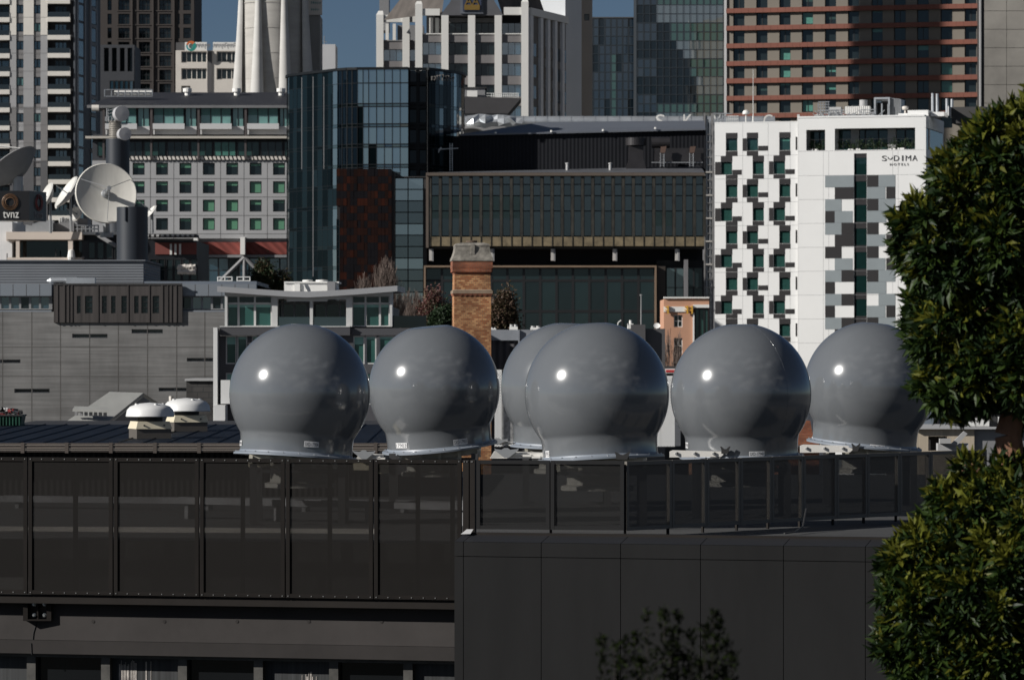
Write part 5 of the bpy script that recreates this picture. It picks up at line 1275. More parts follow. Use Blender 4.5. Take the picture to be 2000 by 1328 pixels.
    mb = MB(); mb.box(x1 + .002, t.x(770), .6, 8, 0, t.z(338)); mb.build('corner_wall', char, t.root)
    # blue glass annex
    u = Bld('glass_annex', 'narrow blue-grey gridded glass annex between the rust block and the finned hall', 'building', 768, 423)
    x0, x1 = u.x(770), u.x(834)
    for r_ in range(14):
        t0 = 348 + 22.3 * r_
        for p, q in ((770, 797), (797, 827)): win(u.root, u.x(p), u.x(q), u.z(t0 + 22.3), u.z(t0), 0, MATS['tower_glass_mid'] if r_ > 1 and (r_ + p) % 3 else gls[2], frm, 1, 1, .05)
    mb = MB(); mb.box(x0, u.x(834), .1, 8, 0, u.z(347)); mb.box(u.x(827.4), u.x(834), -.02, .095, 5, u.z(347)); mb.box(x0, x1, -.15, .4, u.z(347) + .003, u.z(345)); mb.build('wall', char, u.root)
curved()

# ------------------------------------------------------------------ finned convention hall
def hall():
    Y = 420
    b = Bld('convention_hall', 'long hall with a finned glass front above a gold band and pale stub columns', 'building', 832, Y)
    br = mat('bronze_fascia', (.095, .075, .06), .6, var=.1); fin = mat('bronze_fin', (.024, .0225, .018), .6, var=.7, vs=2.2, vec=(1, 1, .6))
    gold = mat('gold_pattern_panel', (.15, .118, .07), .6, var=.5, vs=1.1)
    hg = [glass('hall_glass_a', (.048, .075, .080), .13), glass('hall_glass_b', (.062, .092, .096), .15), glass('hall_curtain', (.10, .20, .165), .08, .1, wob=.8)]
    x0, x1 = b.x(832), b.x(1376); n = 27; w_ = (x1 - x0 - .4) / n
    for i in range(n):
        a = x0 + .4 + i * w_; rows = [(344, 360), (360.3, 382), (382.3, 412), (412.3, 461)]
        for j, (t0, t1) in enumerate(rows):
            k = hg[(i * 7 + j * 3) % 2]
            if j == 2 and i < 9: k = hg[2]
            up = hg[2] if (j == 3 and (i < 9 or i in (22, 23))) else None
            win(b.root, a + .16, a + w_ - .12, b.z(t1), b.z(t0), .5, k, frd, 1, 1, .04, up, .3 if i < 9 else .6) if j in (1, 2, 3) or True else None
    for i in range(n + 1):
        a = x0 + .4 + i * w_; m = MB(); m.box(a - .14, a + .14, -.3, .44, b.z(462), b.z(344)); m.build('fin', fin, b.root)
    mb = MB(); mb.box(x0, x0 + .26, -.35, 8, b.z(484), b.z(344)); mb.box(x0, x1, -.5, 8, b.z(344) + .003, b.z(338)); mb.build('fascia', br, b.root)
    mb = MB()
    for i in range(n):
        a = x0 + .4 + i * w_; mb.box(a + .03, a + w_ - .03, -.3, .4, b.z(481), b.z(463), 0); mb.box(a - .03, a + .03, -.36, .3, b.z(482), b.z(462.5), 1)
    mb.build('gold_band', [gold, fin], b.root)
    mb = MB(); mb.box(x0 + .3, x1, .6, 30, b.z(486), b.z(344) - .01); mb.build('floor_slab', char, b.root)
    for p in (838, 957, 1076, 1197, 1319):
        m = MB(); m.box(b.x(p), b.x(p + 5.5), .2, 1.2, b.z(509), b.z(486) - .01, 0); m.box(b.x(p + 5.6), b.x(p + 8.5), .2, 1.2, b.z(510), b.z(486) - .01, 1); m.build('stub_column', [mat('pale_column', (.42, .40, .38), .7), mgrey], b.root)
    mb = MB(); mb.box(x0, x1, 4, 30, b.z(525), b.z(486)); mb.build('recess_wall', black, b.root)
    # bronze framed lower glazing
    mb = MB(); f0, f1 = b.x(828), b.x(1282)
    brf = mat('bronze_frame', (.20, .14, .095), .5, var=.1)
    mb.box(f0, f1, -.6, .2, b.z(522.5), b.z(519)); mb.box(f0, f0 + .18, -.6, .2, 0, b.z(522.6)); mb.box(f1 - .18, f1, -.6, .2, 0, b.z(522.6)); mb.box(f0, f1, .201, 4, b.z(522), b.z(519.2)); mb.build('bronze_frame', brf, b.root)
    m_ = [glass('hall_lower_glass', (.012, .022, .024), .06), ga]
    for i in range(14):
        p = 831 + i * 32
        for t0, t1 in ((523, 548), (548.2, 608), (608.2, 660)): win(b.root, b.x(p), b.x(min(p + 32, 1279)), b.z(t1), b.z(t0), .1, m_[(i + (t0 > 540)) % 2] if t0 > 540 else m_[0], frd, 1, 1, .12)
    mb = MB(); mb.box(f0 + .2, f1 - .2, .3, 12, 0, b.z(523)); mb.box(b.x(1284), x1, 1.5, 12, 0, b.z(508)); mb.build('wall', black, b.root)
    mb = MB(); mb.box(b.x(1284), b.x(1300), .4, 1.4, 0, b.z(520)); mb.build('bronze_pier', mat('dark_bronze', (.035, .026, .02), .6), b.root)
    for i in range(4): win(b.root, b.x(1302 + i * 18), b.x(1320 + i * 18), b.z(640), b.z(522 + 0), 1.45, hg[1] if i < 2 else ga, frd, 1, 3, .08)
    m = MB(); m.box(b.x(1336), b.x(1344), .2, .8, 0, b.z(507)); m.build('column', mat('grey_column', (.16, .155, .16), .7), b.root)
    # roof of the finned storey and the corrugated upper volume
    lowroof = mat('grey_roof_sheet', (.085, .088, .098), .6, var=.15, vs=.2)
    mb = MB(); mb.add([(x0, -.5, b.z(338) + .01), (x1, -.5, b.z(338) + .01), (x1, 9, Z(325, Y + 9)), (x0 + 3, 9, Z(337, Y + 9))], [(0, 1, 2, 3)]); mb.build('roof', lowroof, b.root)
    cw = wave_mat('shaded_corrugated', (.014, .0148, .018), .38, 'X', .3, .7, .6, spec=.1)  # wall colour kept near black to stand in for its shade
    bw = wave_mat('shaded_corrugated_upper', (.016, .017, .021), .38, 'X', .9, .5, .4)
    d = 9; q = lambda p: b.x(p, d); zz = lambda p: Z(p, Y + d)
    mb = MB(); mb.add([(q(866), d, zz(342)), (x1 + .5, d, zz(340)), (x1 + .5, d, zz(254)), (q(912), d, zz(264)), (q(866), d, zz(270))] + [(q(866), d + 20, zz(342)), (x1 + .5, d + 20, zz(340)), (x1 + .5, d + 20, zz(254)), (q(912), d + 20, zz(264)), (q(866), d + 20, zz(270))], [(0, 1, 2, 3, 4), (4, 3, 8, 9), (3, 2, 7, 8), (0, 4, 9, 5)]); mb.build('upper_wall', cw, b.root)
    mb = MB(); z2 = lambda p, e: Z(p, Y + e)
    mb.add([(q(900), d - .4, zz(263)), (x1 + .5, d - .4, zz(252)), (b.x(1376, 32), 32, z2(236, 32)), (b.x(1057, 32), 32, z2(239, 32)), (q(900), d - .4, zz(266)), (x1 + .5, d - .4, zz(255))], [(0, 1, 2, 3), (0, 4, 5, 1)]); mb.build('upper_roof', mat('blue_grey_roof', (.115, .125, .145), .5, var=.08, vs=.1), b.root)
    mb = MB()
    for p, y in ((968, 259), (1077, 256), (1178, 254), (1280, 250)): mb.tube((q(p), d - .5, zz(y + 3)), (q(p), d - .5, zz(y - .5)), .12, n=6)
    mb.build('roof_anchor', white, b.root)
    rt = b.root.location
    def place(o, la, cat, group=None): o.location = rt; tag(o, la, cat, group)
    dk = mat('dark_duct', (.030, .028, .03), .45, .3, var=.3)
    z2_ = lambda p, e: Z(p, Y + e); e = 6
    m = MB(); m.lathe([(.001, 0), (20 * K * 426, 0), (20 * K * 426, -.75), (17 * K * 426, -.78)], 28, (b.x(1242, e), e, z2_(270, e))); m.box(b.x(1228, e), b.x(1256, e), e - .6, e + .6, z2_(330, e), z2_(286, e)); m.prism([(b.x(1222, e), z2_(331, e)), (b.x(1262, e), z2_(331, e)), (b.x(1256, e), z2_(312, e)), (b.x(1228, e), z2_(312, e))], e - .8, e + .8); place(m.build('roof_fan', dk), 'dark round-topped exhaust fan on the hall roof, left of the duct', 'exhaust fan')
    m = MB(); m.tube((b.x(1273, e), e, z2_(279, e)), (b.x(1308, e), e, z2_(279, e)), .55, n=18); m.box(b.x(1278, e), b.x(1374, e), e - .4, e + .6, z2_(316, e), z2_(290, e)); m.box(b.x(1272, e), b.x(1372, e), e - .7, e - .45, z2_(319, e), z2_(317.5, e), 1); place(m.build('roof_duct', [dk, mgal]), 'dark duct with a round end running right along the hall roof', 'duct')
    for p, la in ((1293, 'left steel ladder with a bracket head on the hall roof'), (1350, 'right steel ladder with a bracket head on the hall roof')):
        m = MB()
        for dx in (-3.5, 3.5): m.tube((b.x(p + dx, e), e - 1, z2_(327, e)), (b.x(p + dx, e), e - 1, z2_(300, e)), .05, n=5)
        for i in range(7): m.tube((b.x(p - 3.5, e), e - 1, z2_(325 - i * 3.6, e)), (b.x(p + 3.5, e), e - 1, z2_(325 - i * 3.6, e)), .03, n=4)
        m.prism([(b.x(p - 4, e), z2_(300, e)), (b.x(p + 5, e), z2_(300, e)), (b.x(p + 8, e), z2_(287, e)), (b.x(p - 3, e), z2_(288, e))], e - 1.1, e - .9, 1); place(m.build('ladder', [steel, mat('rusty_bracket', (.10, .06, .045), .8)]), la, 'ladder', 'ladders on the hall roof')
    for p, la in ((1108, 'left white roof cowl on the edge of the finned hall'), (1192, 'right white roof cowl on the edge of the finned hall')):
        m = MB(); e2 = 3; m.lathe([(.001, .42), (.2, .37), (.2, .26), (.13, .24), (.15, .1), (.15, -.4)], 14, (b.x(p, e2), e2, z2_(326, e2))); place(m.build('roof_cowl', lgrey), la, 'roof cowl', 'white cowls on the hall roof')
    m = MB()
    for dx in (-2.4, 2.4): m.tube((b.x(881 + dx, e), e, z2_(334, e)), (b.x(881 + dx, e), e, z2_(280, e)), .05, n=5)
    for i in range(12): m.tube((b.x(878.6, e), e, z2_(332 - i * 4.3, e)), (b.x(883.4, e), e, z2_(332 - i * 4.3, e)), .035, n=4)
    m.tube((b.x(848, e), e, z2_(336, e)), (b.x(850, e), e, z2_(282, e)), .18, n=6); m.tube((b.x(842, e), e, z2_(320, e)), (b.x(862, e), e, z2_(288, e)), .08, n=5); m.tube((b.x(855, e), e, z2_(292, e)), (b.x(895, e), e, z2_(290, e)), .06, n=5)
    place(m.build('caged_ladder', steel), 'grey ladder and mast on the hall roof before the curved tower', 'ladder')
    # silver rolled roof with spaced letters behind
    t = Bld('silver_roof_building', 'building with a rolled silver roof edge and widely spaced white letters behind the dark hall', 'building', 905, 540)
    e0, e1 = t.x(905), t.x(1514); mb = MB(); zc = t.z(237); r_ = 10.5 * K * 540
    for i in range(26):
        a, c = e0 + (e1 - e0) * i / 26, e0 + (e1 - e0) * (i + 1) / 26
        mb.lathe([(r_, 0), (r_, (c - a) - .06)], 24, mtx=Matrix.Translation((a, 1, zc)) @ Matrix.Rotation(R(90), 4, 'Y')); mb.lathe([(r_ + .05, (c - a) - .06), (r_ + .05, c - a)], 24, mtx=Matrix.Translation((a, 1, zc)) @ Matrix.Rotation(R(90), 4, 'Y'))
    autosmooth(mb.build('rolled_edge', silver, t.root), 40)
    mb = MB(); mb.box(e0, t.x(1530), .5, 20, 0, zc - r_ * .5); mb.build('wall', mgrey, t.root)
    for ch, p in (('S', 1280), ('K', 1334), ('Y', 1390), ('C', 1490), ('I', 1556), ('T', 1590), ('Y', 1630)):
        m = MB(); w_ = {'I': .3, 'T': 1.1}.get(ch, 1.15); xx = t.x(p); z0 = t.z(250); text_mb(m, ch, xx, xx + w_, z0, t.z(225), -1.0, .2); m.build('letter', white, t.root)
    m = MB(); xx = t.x(1490); z0 = t.z(252)
    m = MB(); c0 = (t.x(1500), -.4, t.z(238))
    for i in range(12):
        a, c = R(20 + i * 11.5), R(20 + (i + 1) * 11.5); m.prism([(c0[0] + 11 * K * 540 * math.cos(a), c0[2] + 13 * K * 540 * math.sin(a) - .5), (c0[0] + 14 * K * 540 * math.cos(a), c0[2] + 15.5 * K * 540 * math.sin(a) - .5), (c0[0] + 14 * K * 540 * math.cos(c), c0[2] + 15.5 * K * 540 * math.sin(c) - .5), (c0[0] + 11 * K * 540 * math.cos(c), c0[2] + 13 * K * 540 * math.sin(c) - .5)], -.8, -.4)
    # crumpled silver end and dark overhang
    mb = MB(); random.seed(4)
    pts = [[(t.x(912 + i * 12), -1.0 - random.uniform(0, 1.2) * (0 < j < 3), t.z(250 - j * 8 + random.uniform(-3, 3))) for i in range(10)] for j in range(4)]
    mb.add([v for r_ in pts for v in r_], [(j * 10 + i, j * 10 + i + 1, (j + 1) * 10 + i + 1, (j + 1) * 10 + i) for j in range(3) for i in range(9)]); mb.build('folded_flashing', silver, t.root)
    mb = MB(); c0 = (t.x(920), -2.4, t.z(268)); rr = 16 * K * 540
    for i in range(10):
        a, c = R(35 + i * 11), R(35 + (i + 1) * 11); mb.quad((c0[0] + rr * math.cos(a) * 1.9, -2.4, c0[2] + rr * math.sin(a)), (c0[0] + rr * math.cos(c) * 1.9, -2.4, c0[2] + rr * math.sin(c)), (c0[0] + rr * math.cos(c) * 1.9, 3, c0[2] + rr * math.sin(c)), (c0[0] + rr * math.cos(a) * 1.9, 3, c0[2] + rr * math.sin(a)))
    mb.build('arched_cover', white, t.root)
    o = Bld('dark_overhang', 'dark wedge-shaped canopy with a white railing in front of the white columned tower', 'canopy', 908, 560)
    mb = MB(); mb.prism([(o.x(880), o.z(222)), (o.x(992), o.z(222)), (o.x(1018), o.z(192)), (o.x(880), o.z(188))], 0, 10, 0); mb.prism([(o.x(880), o.z(232)), (o.x(978), o.z(230)), (o.x(992), o.z(222.2)), (o.x(880), o.z(222.2))], .5, 10, 1); mb.build('soffit', [mat('soffit_dark', (.040, .038, .040), .7), mgrey], o.root)
    mb = MB(); mb.box(o.x(880), o.x(947), 3, 8, o.z(190), o.z(170), 0); mb.box(o.x(880), o.x(950), 2.8, 8.2, o.z(170) + .003, o.z(168), 1)
    mb.build('plant_room', [mgrey, char], o.root)
    mb = MB(); mb.box(o.x(912), o.x(932), 1.5, 2.6, o.z(189), o.z(176)); mb.build('roof_unit', white, o.root)
    mb = MB()
    for i in range(14): xx = o.x(960 + i * 4); mb.tube((xx, 1, o.z(192)), (xx, 1, o.z(182)), .05, n=4)
    for py in (182, 187): mb.tube((o.x(950), 1, o.z(py)), (o.x(1014), 1, o.z(py)), .05, n=4)
    mb.build('railing', frw, o.root)
hall()

# ------------------------------------------------------------------ pipe tower and chequered hotel
def pipetower():
    Y = 470; b = Bld('pipe_tower', 'narrow open steel riser tower of vertical pipes beside the chequered white hotel', 'tower', 1374, Y)
    st = mat('dull_steel', (.26, .255, .25), .5, .4, var=.3, vs=1.2)
    mb = MB(); z1 = b.z(221)
    for p, w_ in ((1374.5, 3.2), (1391, 2.5)): mb.box(b.x(p), b.x(p + w_), 0, .3, 0, z1)
    for p in (1376, 1390): mb.box(b.x(p), b.x(p + 2), 1.4, 1.6, 0, z1)
    mb.build('frame', st, b.root)
    mb = MB()
    for p, r_, y in ((1380, .12, .3), (1383.5, .09, .45), (1386.5, .10, .3), (1389, .06, .5)): mb.tube((b.x(p), y, 0), (b.x(p), y, b.z(226 + (p - 1380) * 2)), r_, n=8)
    mb.build('pipes', steel, b.root)
    mb = MB(); random.seed(3)
    py = 262
    while py < 680:
        mb = MB(); mb.box(b.x(1378), b.x(1391), .1, 1.6, b.z(py + 1.5), b.z(py)); py += 14.9; mb.build('crossbar', st, b.root)
    mb = MB()
    for py in range(335, 680, 45): mb.box(b.x(1377.6), b.x(1396), .02, 1.7, b.z(py + 3), b.z(py)); 
    mb.build('landing', mat('pale_landing', (.42, .40, .37), .7), b.root)
    mb = MB(); random.seed(9)
    for i in range(22): x0 = random.uniform(1378, 1388); p = random.uniform(320, 640); mb.box(b.x(x0), b.x(x0 + random.uniform(1.5, 3.5)), .6, 1.2, b.z(p + random.uniform(8, 24)), b.z(p))
    mb.build('valve_boxes', mgrey, b.root)
pipetower()

def chequer():
    b = Bld('chequered_hotel', 'white slab hotel with black zigzag window panels and a grey and black chequer', 'building', 1395, 500, 1805, 493.8)
    fx = lambda zx: b.x(1360 + zx * .3766); fz = lambda zy, zx=300: b.z(180 + zy * .3766, 1360 + zx * .3766)
    fz0 = lambda zy: fz(zy, 300); fz1 = lambda zy: fz(zy, 860)
    blk = mat('black_cladding_panel', (.014, .0125, .0135), .5, var=.08); gry = mat('grey_cladding_panel', (.20, .228, .24), .55, var=.05)
    # left wing
    rowsA = [(240 + 240.8 * i, 305 + 240.8 * i) for i in range(9)]; rowsB = [(361 + 240.8 * i, 428 + 240.8 * i) for i in range(8)]
    hs, dk = [], []
    for ri, (t0, t1) in enumerate(rowsA):
        for ci, (p, q) in enumerate(((153, 213), (262, 320), (430, 488))):
            hs.append((p, q, t0, t1)); dk += [(p, q, t0 - 29, t0 - 1), (p, q, t1 + 1, t1 + 26)]
        dk += [(240, 261, t0, t1), (321, 372, t1 - 25, t1), (515, 523, t0 - 4, t1 - 2)]
    for t0, t1 in rowsB:
        for ci, (p, q) in enumerate(((127, 186), (292, 350), (400, 460))):
            hs.append((p, q, t0, t1)); dk += [(p, q, t0 - 30, t0 - 1)]
        for p, q in ((153, 213), (292, 350), (400, 460)): dk.append((p, q, t1 + 1, t1 + 22))
        dk += [(97, 126, t0, t1), (187, 235, t1 - 25, t1), (377, 399, t0, t1), (461, 510, t1 - 25, t1)]
    W = lambda r: (fx(r[0]), fx(r[1]), fz0(r[3]), fz0(r[2]))
    H = [W(h) for h in hs]
    xl, xm, xr = fx(95), fx(527), fx(1181)
    mb = MB(); zt = fz0(160)
    mb.wall(xl, xm, 0, zt, H, 0, .3, 0)
    mb.box(xl, xm, .5, 14, 0, zt - .1, 0); mb.box(xl, xm, -.02, .52, zt - .0, zt + .12, 0)
    for zy in range(330, 2200, 121): mb.box(xl, xm, -.006, .001, fz0(zy), fz0(zy) + .03, 2)
    for zx in (240, 372, 486): mb.box(fx(zx), fx(zx) + .025, -.005, .001, 10, zt, 2)
    for r in dk:
        a, c, z0, z1 = W(r); mb.box(a, c, -.03, .002, z0, z1, 1)
    mb.build('left_wall', [hotelw, blk, mgrey], b.root)
    gs = [glass('hotel_glass_teal', (.014, .040, .039), .06, wob=1.2), glass('hotel_curtain_teal', (.018, .055, .048), .05, .1, wob=3.5)]
    for i, h in enumerate(H): win(b.root, *h, .27, gs[0] if hs[i][2] < 300 else gs[1], frd, 1, 1, .07, gcurt if i in (2, 20) else None, .25)
    # right wing, a little proud
    P = -.6; gx = lambda zx: b.x(1360 + zx * .3766, P); W2 = lambda p, q, t, u: (gx(p), gx(q), fz1(u), fz1(t))
    x0, x1 = gx(528), gx(1182); z_ = fz1
    op = [W2(570, 668, 195, 302), W2(718, 1135, 190, 302), W2(818, 884, 320, 2000)]
    mb = MB(); mb.wall(x0, x1, 0, z_(133), op[:2] + [(op[2][0], op[2][1], z_(2000), z_(320))], P, .25, 0)
    for zy in (190, 305): mb.box(x0, x1, P - .008, P + .001, z_(zy) - .02, z_(zy) + .01, 2) if zy > 300 else None
    mb.quad((x0, P, 0), (x0, P, z_(133)), (x0, 0, z_(133)), (x0, 0, 0), 0)
    mb.quad((x1, P, 0), (x1, 14, 0), (x1, 14, z_(133)), (x1, P, z_(133)), 0) if 0 else None
    mb.box(x0, x1, P + 3, 14, z_(310), z_(133) - .1, 0); mb.box(x0 + .01, x1 - .3, P + .5, 14, 0, z_(308), 0); mb.box(x0 - .05, x1 + .05, P - .06, 14, z_(133), z_(133) + .2, 0)
    mb.box(x0, x1, P + .26, P + 3, z_(190) + .1, z_(140), 0)
    for zy in range(433, 2200, 124): mb.box(x0, x1, P - .006, P + .001, z_(zy), z_(zy) + .03, 2)
    for zx in (658, 686, 1018, 1046): mb.box(gx(zx), gx(zx) + .025, P - .005, P + .001, 10, z_(308), 2)
    ck = []
    Lw = [[(668, 817, 2)], [(718, 817, 1)], [(668, 753, 2), (753, 810, 0)], [(668, 718, 1), (718, 810, 2)], [(668, 753, 2), (753, 817, 1)], [(718, 817, 1)], [(668, 753, 1)], [(718, 810, 2)], [(668, 753, 2), (753, 817, 1)], [(668, 718, 1)], [(668, 753, 2), (753, 817, 1)], [(668, 718, 1)], [(668, 753, 2), (753, 817, 1)], [(718, 817, 1)]]
    Rw = [[(885, 945, 1), (945, 1032, 2)], [(885, 980, 2), (985, 1032, 1)], [(885, 945, 1), (945, 1032, 2)], [(885, 985, 2)], [(885, 945, 1)], [(885, 980, 2), (985, 1032, 1)], [(885, 945, 1)], [(885, 980, 2), (985, 1032, 1)], [(885, 945, 1), (945, 1032, 2)], [(885, 985, 2)], [(945, 1032, 2)], [(885, 980, 2), (985, 1032, 1)], [(885, 945, 1), (945, 1032, 2)], [(885, 980, 2)]]
    mb2 = MB()
    for i in range(26):
        t0, t1 = 433 + 61.3 * i, 433 + 61.3 * (i + 1)
        for p, q, k in Lw[i % 14] + Rw[i % 14]:
            if k: a, c, z0, z1 = W2(p, q, t0, t1); mb.box(a, c, P - .03, P + .001, z0 + .01, z1 - .01, {1: 1, 2: 3}[k])
    mb.build('right_wall', [hotelw, blk, mgrey, gry], b.root)
    a, c, z0, z1 = op[2]
    dkg = glass('dark_green_strip', (.006, .020, .019), .06, wob=1)
    for i in range(14):
        t0 = 340 + 122 * i; win(b.root, a, c, z_(min(t0 + 92, 1998)), z_(t0), P + .2, dkg, frd, 1, 1, .06); m = MB(); m.box(a, c, P + .15, P + .24, z_(t0) + .003, z_(t0 - 30) - .003); m.build('spandrel', blk, b.root)
    # loggia: back glazing, piers, plants, balustrade glass
    for (a, c, z0, z1), n in ((op[0], 2), (op[1], 6)):
        for i in range(n): win(b.root, a + (c - a) * i / n, a + (c - a) * (i + 1) / n, z0, z1, P + 2.6, dkg if i % 3 else gs[0], frd, 1, 1, .08)
        m = MB(); m.box(a, c, P + .26, P + 2.55, z0 - .3, z0 - .01); m.build('loggia_floor', mgrey, b.root)
        if n > 2:
            for f in (.16, .62): m = MB(); m.box(a + (c - a) * f, a + (c - a) * (f + .1), P + 2.2, P + 2.5, z0, z1); m.build('loggia_pier', lgrey, b.root)
        m = MB()
        for i in range(int((c - a) / .9) + 1): xx = min(a + i * .9, c - .04); m.box(xx, xx + .035, P + .27, P + .30, z0, z0 + 1.25)
        m.box(a, c, P + .265, P + .305, z0 + 1.25, z0 + 1.29); m.build('balustrade', frd, b.root)
        lm = MB(); random.seed(int(c * 10))
        for i in range(int((c - a) * 110)):
            xx = random.uniform(a + .1, c - .1); hgt = .5 + .5 * math.sin(xx * 2.3) ** 2; v = Vector((xx, P + random.uniform(.6, 1.4), z0 + random.uniform(.1, 1.3) * hgt + .05)); leaf(lm, v, Vector((random.gauss(0, 1), random.gauss(0, 1), random.gauss(.5, 1))), .3, .09, random.randrange(2))
        lm.build('planting', [MATS['dark_green_leaf'], leafmat('balcony_green', (.05, .08, .035))], b.root)
        for i in range(int((c - a) / 1.1)): m = MB(); xx = a + .3 + random.uniform(0, c - a - .9); m.box(xx, xx + random.uniform(.2, .5), P + .5, P + .8, z0, z0 + random.uniform(.1, .22)); m.build('planter', white, b.root)
    # lettering
    lm_ = mat('letter_shadow_tone', (.045, .045, .048), .5, var=0)  # dark tone stands in for shadows cast by white letters
    m = MB(); xs = [(962, 988, 'S'), (1024, 1052, 'D'), (1066, 1073, 'I'), (1085, 1113, 'M'), (1120, 1146, 'A')]
    for p, q, ch in xs: text_mb(m, ch, gx(p), gx(q), z_(361), z_(333), P - .003, .05)
    c0 = (gx(1005), z_(341)); ro, ri = .30, .21
    for i in range(10):
        t0, t1 = R(180 + 18 * i), R(198 + 18 * i); m.prism([(c0[0] + ri * math.cos(t0), c0[1] + ri * math.sin(t0)), (c0[0] + ro * math.cos(t0), c0[1] + ro * math.sin(t0)), (c0[0] + ro * math.cos(t1), c0[1] + ro * math.sin(t1)), (c0[0] + ri * math.cos(t1), c0[1] + ri * math.sin(t1))], P - .05, P - .003)
    text_mb(m, 'H O T E L S', gx(1004), gx(1101), z_(385), z_(373), P - .003, .05)
    m.build('lettering', lm_, b.root)
    # shaded right flank
    sidew = MB(); y1 = 13; 
    sidew.box(x1 + .003, x1 + .2, P, y1, z_(190), z_(133)); sidew.box(x1 + .003, x1 + .2, P, P + .5, 0, z_(191)); sidew.box(x1 + .003, x1 + .15, P + 3, P + 3.5, z_(310), z_(191)); sidew.box(x1 + .003, x1 + .2, P + .51, y1, 0, z_(300)); sidew.box(x1 - .5, x1 - .3, P + .5, y1, z_(300), z_(190)); sidew.build('side_wall', hotelw, b.root)
    m = MB(); m.box(x1 + .01, x1 + .05, P + .6, y1, z_(299), z_(191)); m.build('side_glazing', gblue, b.root)
    # roof plant, each its own thing
    rt = b.root
    def pl(m, name, mats, la, cat, group=None):
        o = m.build(name, mats); o.matrix_world = rt.matrix_basis.copy(); tag(o, la, cat, group)
    D = 4; rx = lambda p: b.x(p, D); rz = lambda v, p=1700: b.z(v, p, D); base = z_(133) + .205
    m = MB(); random.seed(31); bz = base
    for i in range(10): xx = rx(1598 + i * 5); m.tube((xx, D, bz), (xx, D, rz(198 if i < 5 else 214)), .05, n=5)
    for j in range(7):
        zz = bz + (rz(198) - bz) * j / 6; m.tube((rx(1598), D, zz), (rx(1620), D, zz), .05, n=5)
        if j < 4: m.tube((rx(1598), D + 1, zz), (rx(1712), D + .5, zz), .06, n=5)
    for i in range(40):
        xx = rx(random.uniform(1600, 1715)); m.tube((xx, D - .3, bz), (xx + random.uniform(-1, 1), D - .3, bz + random.uniform(.3, 1.0)), .05, n=5)
    pl(m, 'pipe_rack', [steel], 'tangle of galvanised pipes and racks on the chequered hotel roof', 'pipe rack')
    m = MB(); m.box(rx(1615), rx(1638), D + 1.5, D + 2.6, bz, rz(207), 0); m.box(rx(1648), rx(1696), D + .6, D + 1.8, rz(222), rz(207), 1); 
    for i in range(12): xx = rx(1648 + i * 4); m.box(xx, xx + .03, D + .55, D + .598, rz(221), rz(207), 0)
    m.lathe([(.001, rz(193)), (8 * K * 497, rz(193)), (8 * K * 497, rz(206))], 20, (rx(1679), D + 2.6, 0), m=0)
    pl(m, 'air_handler', [lgrey, white], 'white box and grey drum air handler amid the pipes on the chequered hotel roof', 'air handler')
    m = MB(); x0_, x1_ = rx(1707), rx(1738); zt_ = rz(191)
    m.box(x0_, x0_ + .2, D, D + 4, bz, zt_); m.box(x1_ - .2, x1_, D, D + 4, bz, zt_); m.box(x0_, x1_, D - .01, D + 4, zt_ - .2, zt_ + .003); m.box(x0_ + .21, x1_ - .21, D + 1.2, D + 1.4, bz, rz(200), 1)
    for i in range(9): m.box(x1_ + .05 + i * .14, x1_ + .12 + i * .14, D + .3, D + 3, bz, zt_ - .05 - .02 * i, 2)
    m.tube((rx(1723), D - .2, bz), (rx(1723), D - .2, rz(203)), .09, n=6); m.tube((rx(1735), D - .2, bz), (rx(1735), D - .2, rz(204)), .07, n=6)
    pl(m, 'plant_frame', [silver, black, mgal], 'square silver plant frame with a dark mouth on the chequered hotel roof', 'plant frame')
    m = MB(); m.box(rx(1778), rx(1818), D - 2, D + 2, bz, rz(219)); m.box(rx(1757), rx(1775), D - 1, D, bz, rz(224)); m.box(rx(1820), rx(1846), D - 1, D + 2, bz, rz(222)); m.box(rx(1856), rx(1858), D - 2, D + 2, bz, rz(212)); pl(m, 'roof_hut', [hotelw], 'low white roof hut beside the flues on the chequered hotel roof', 'roof hut')
    m = MB(); m.box(rx(1858.5), rx(1925), D, D + 6, bz - .8, rz(212)); pl(m, 'louvre_wall', [char], 'dark louvre wall at the right end of the chequered hotel roof', 'louvre wall')
    for p, t0, la in ((1815, 182, 'tallest silver flue, left of four on the chequered hotel roof'), (1824, 183, 'second of four silver flues, close beside the tallest'), (1843, 193, 'third silver flue, shorter, left of a pair on the hotel roof'), (1853, 194, 'fourth silver flue, shorter, rightmost on the hotel roof')):
        m = MB(); m.tube((rx(p), D + 2.1 + .4, bz), (rx(p), D + 2.5, rz(t0)), .17, n=12); pl(m, 'flue', [silver], la, 'flue', 'silver flues on the chequered hotel roof')
    m = MB(); m.lathe([(.001, .45), (.35, .38), (.4, .2), (.3, 0)], 14, (rx(1768), D, rz(216))); m.tube((rx(1768), D, bz), (rx(1768), D, rz(216)), .1, n=6); pl(m, 'roof_cowl', [offw], 'small cream cowl on the hotel roof right of the plant frame', 'roof cowl')
    lz = zt + .125
    m = MB(); xx = b.x(1471, 2); m.tube((xx, 2, lz), (xx, 2, b.z(136, 1471, 2)), .05, .03, n=6); m.tube((xx, 2, lz), (xx, 2, lz + .8), .12, n=6); pl(m, 'lightning_mast', [frw], 'thin tall white mast on the left wing of the chequered hotel', 'mast')
    m = MB(); 
    for i in range(7): xx = b.x(1420 + i * 3.6, 1); m.tube((xx, 1, lz), (xx, 1, lz + .75), .035, n=4)
    for f in (.4, .75): m.tube((b.x(1420, 1), 1, lz + f), (b.x(1442, 1), 1, lz + f), .035, n=4)
    pl(m, 'roof_rail', [frw], 'short white rail on the left wing of the chequered hotel', 'railing')
    m = MB(); x0_ = b.x(1393, .6)
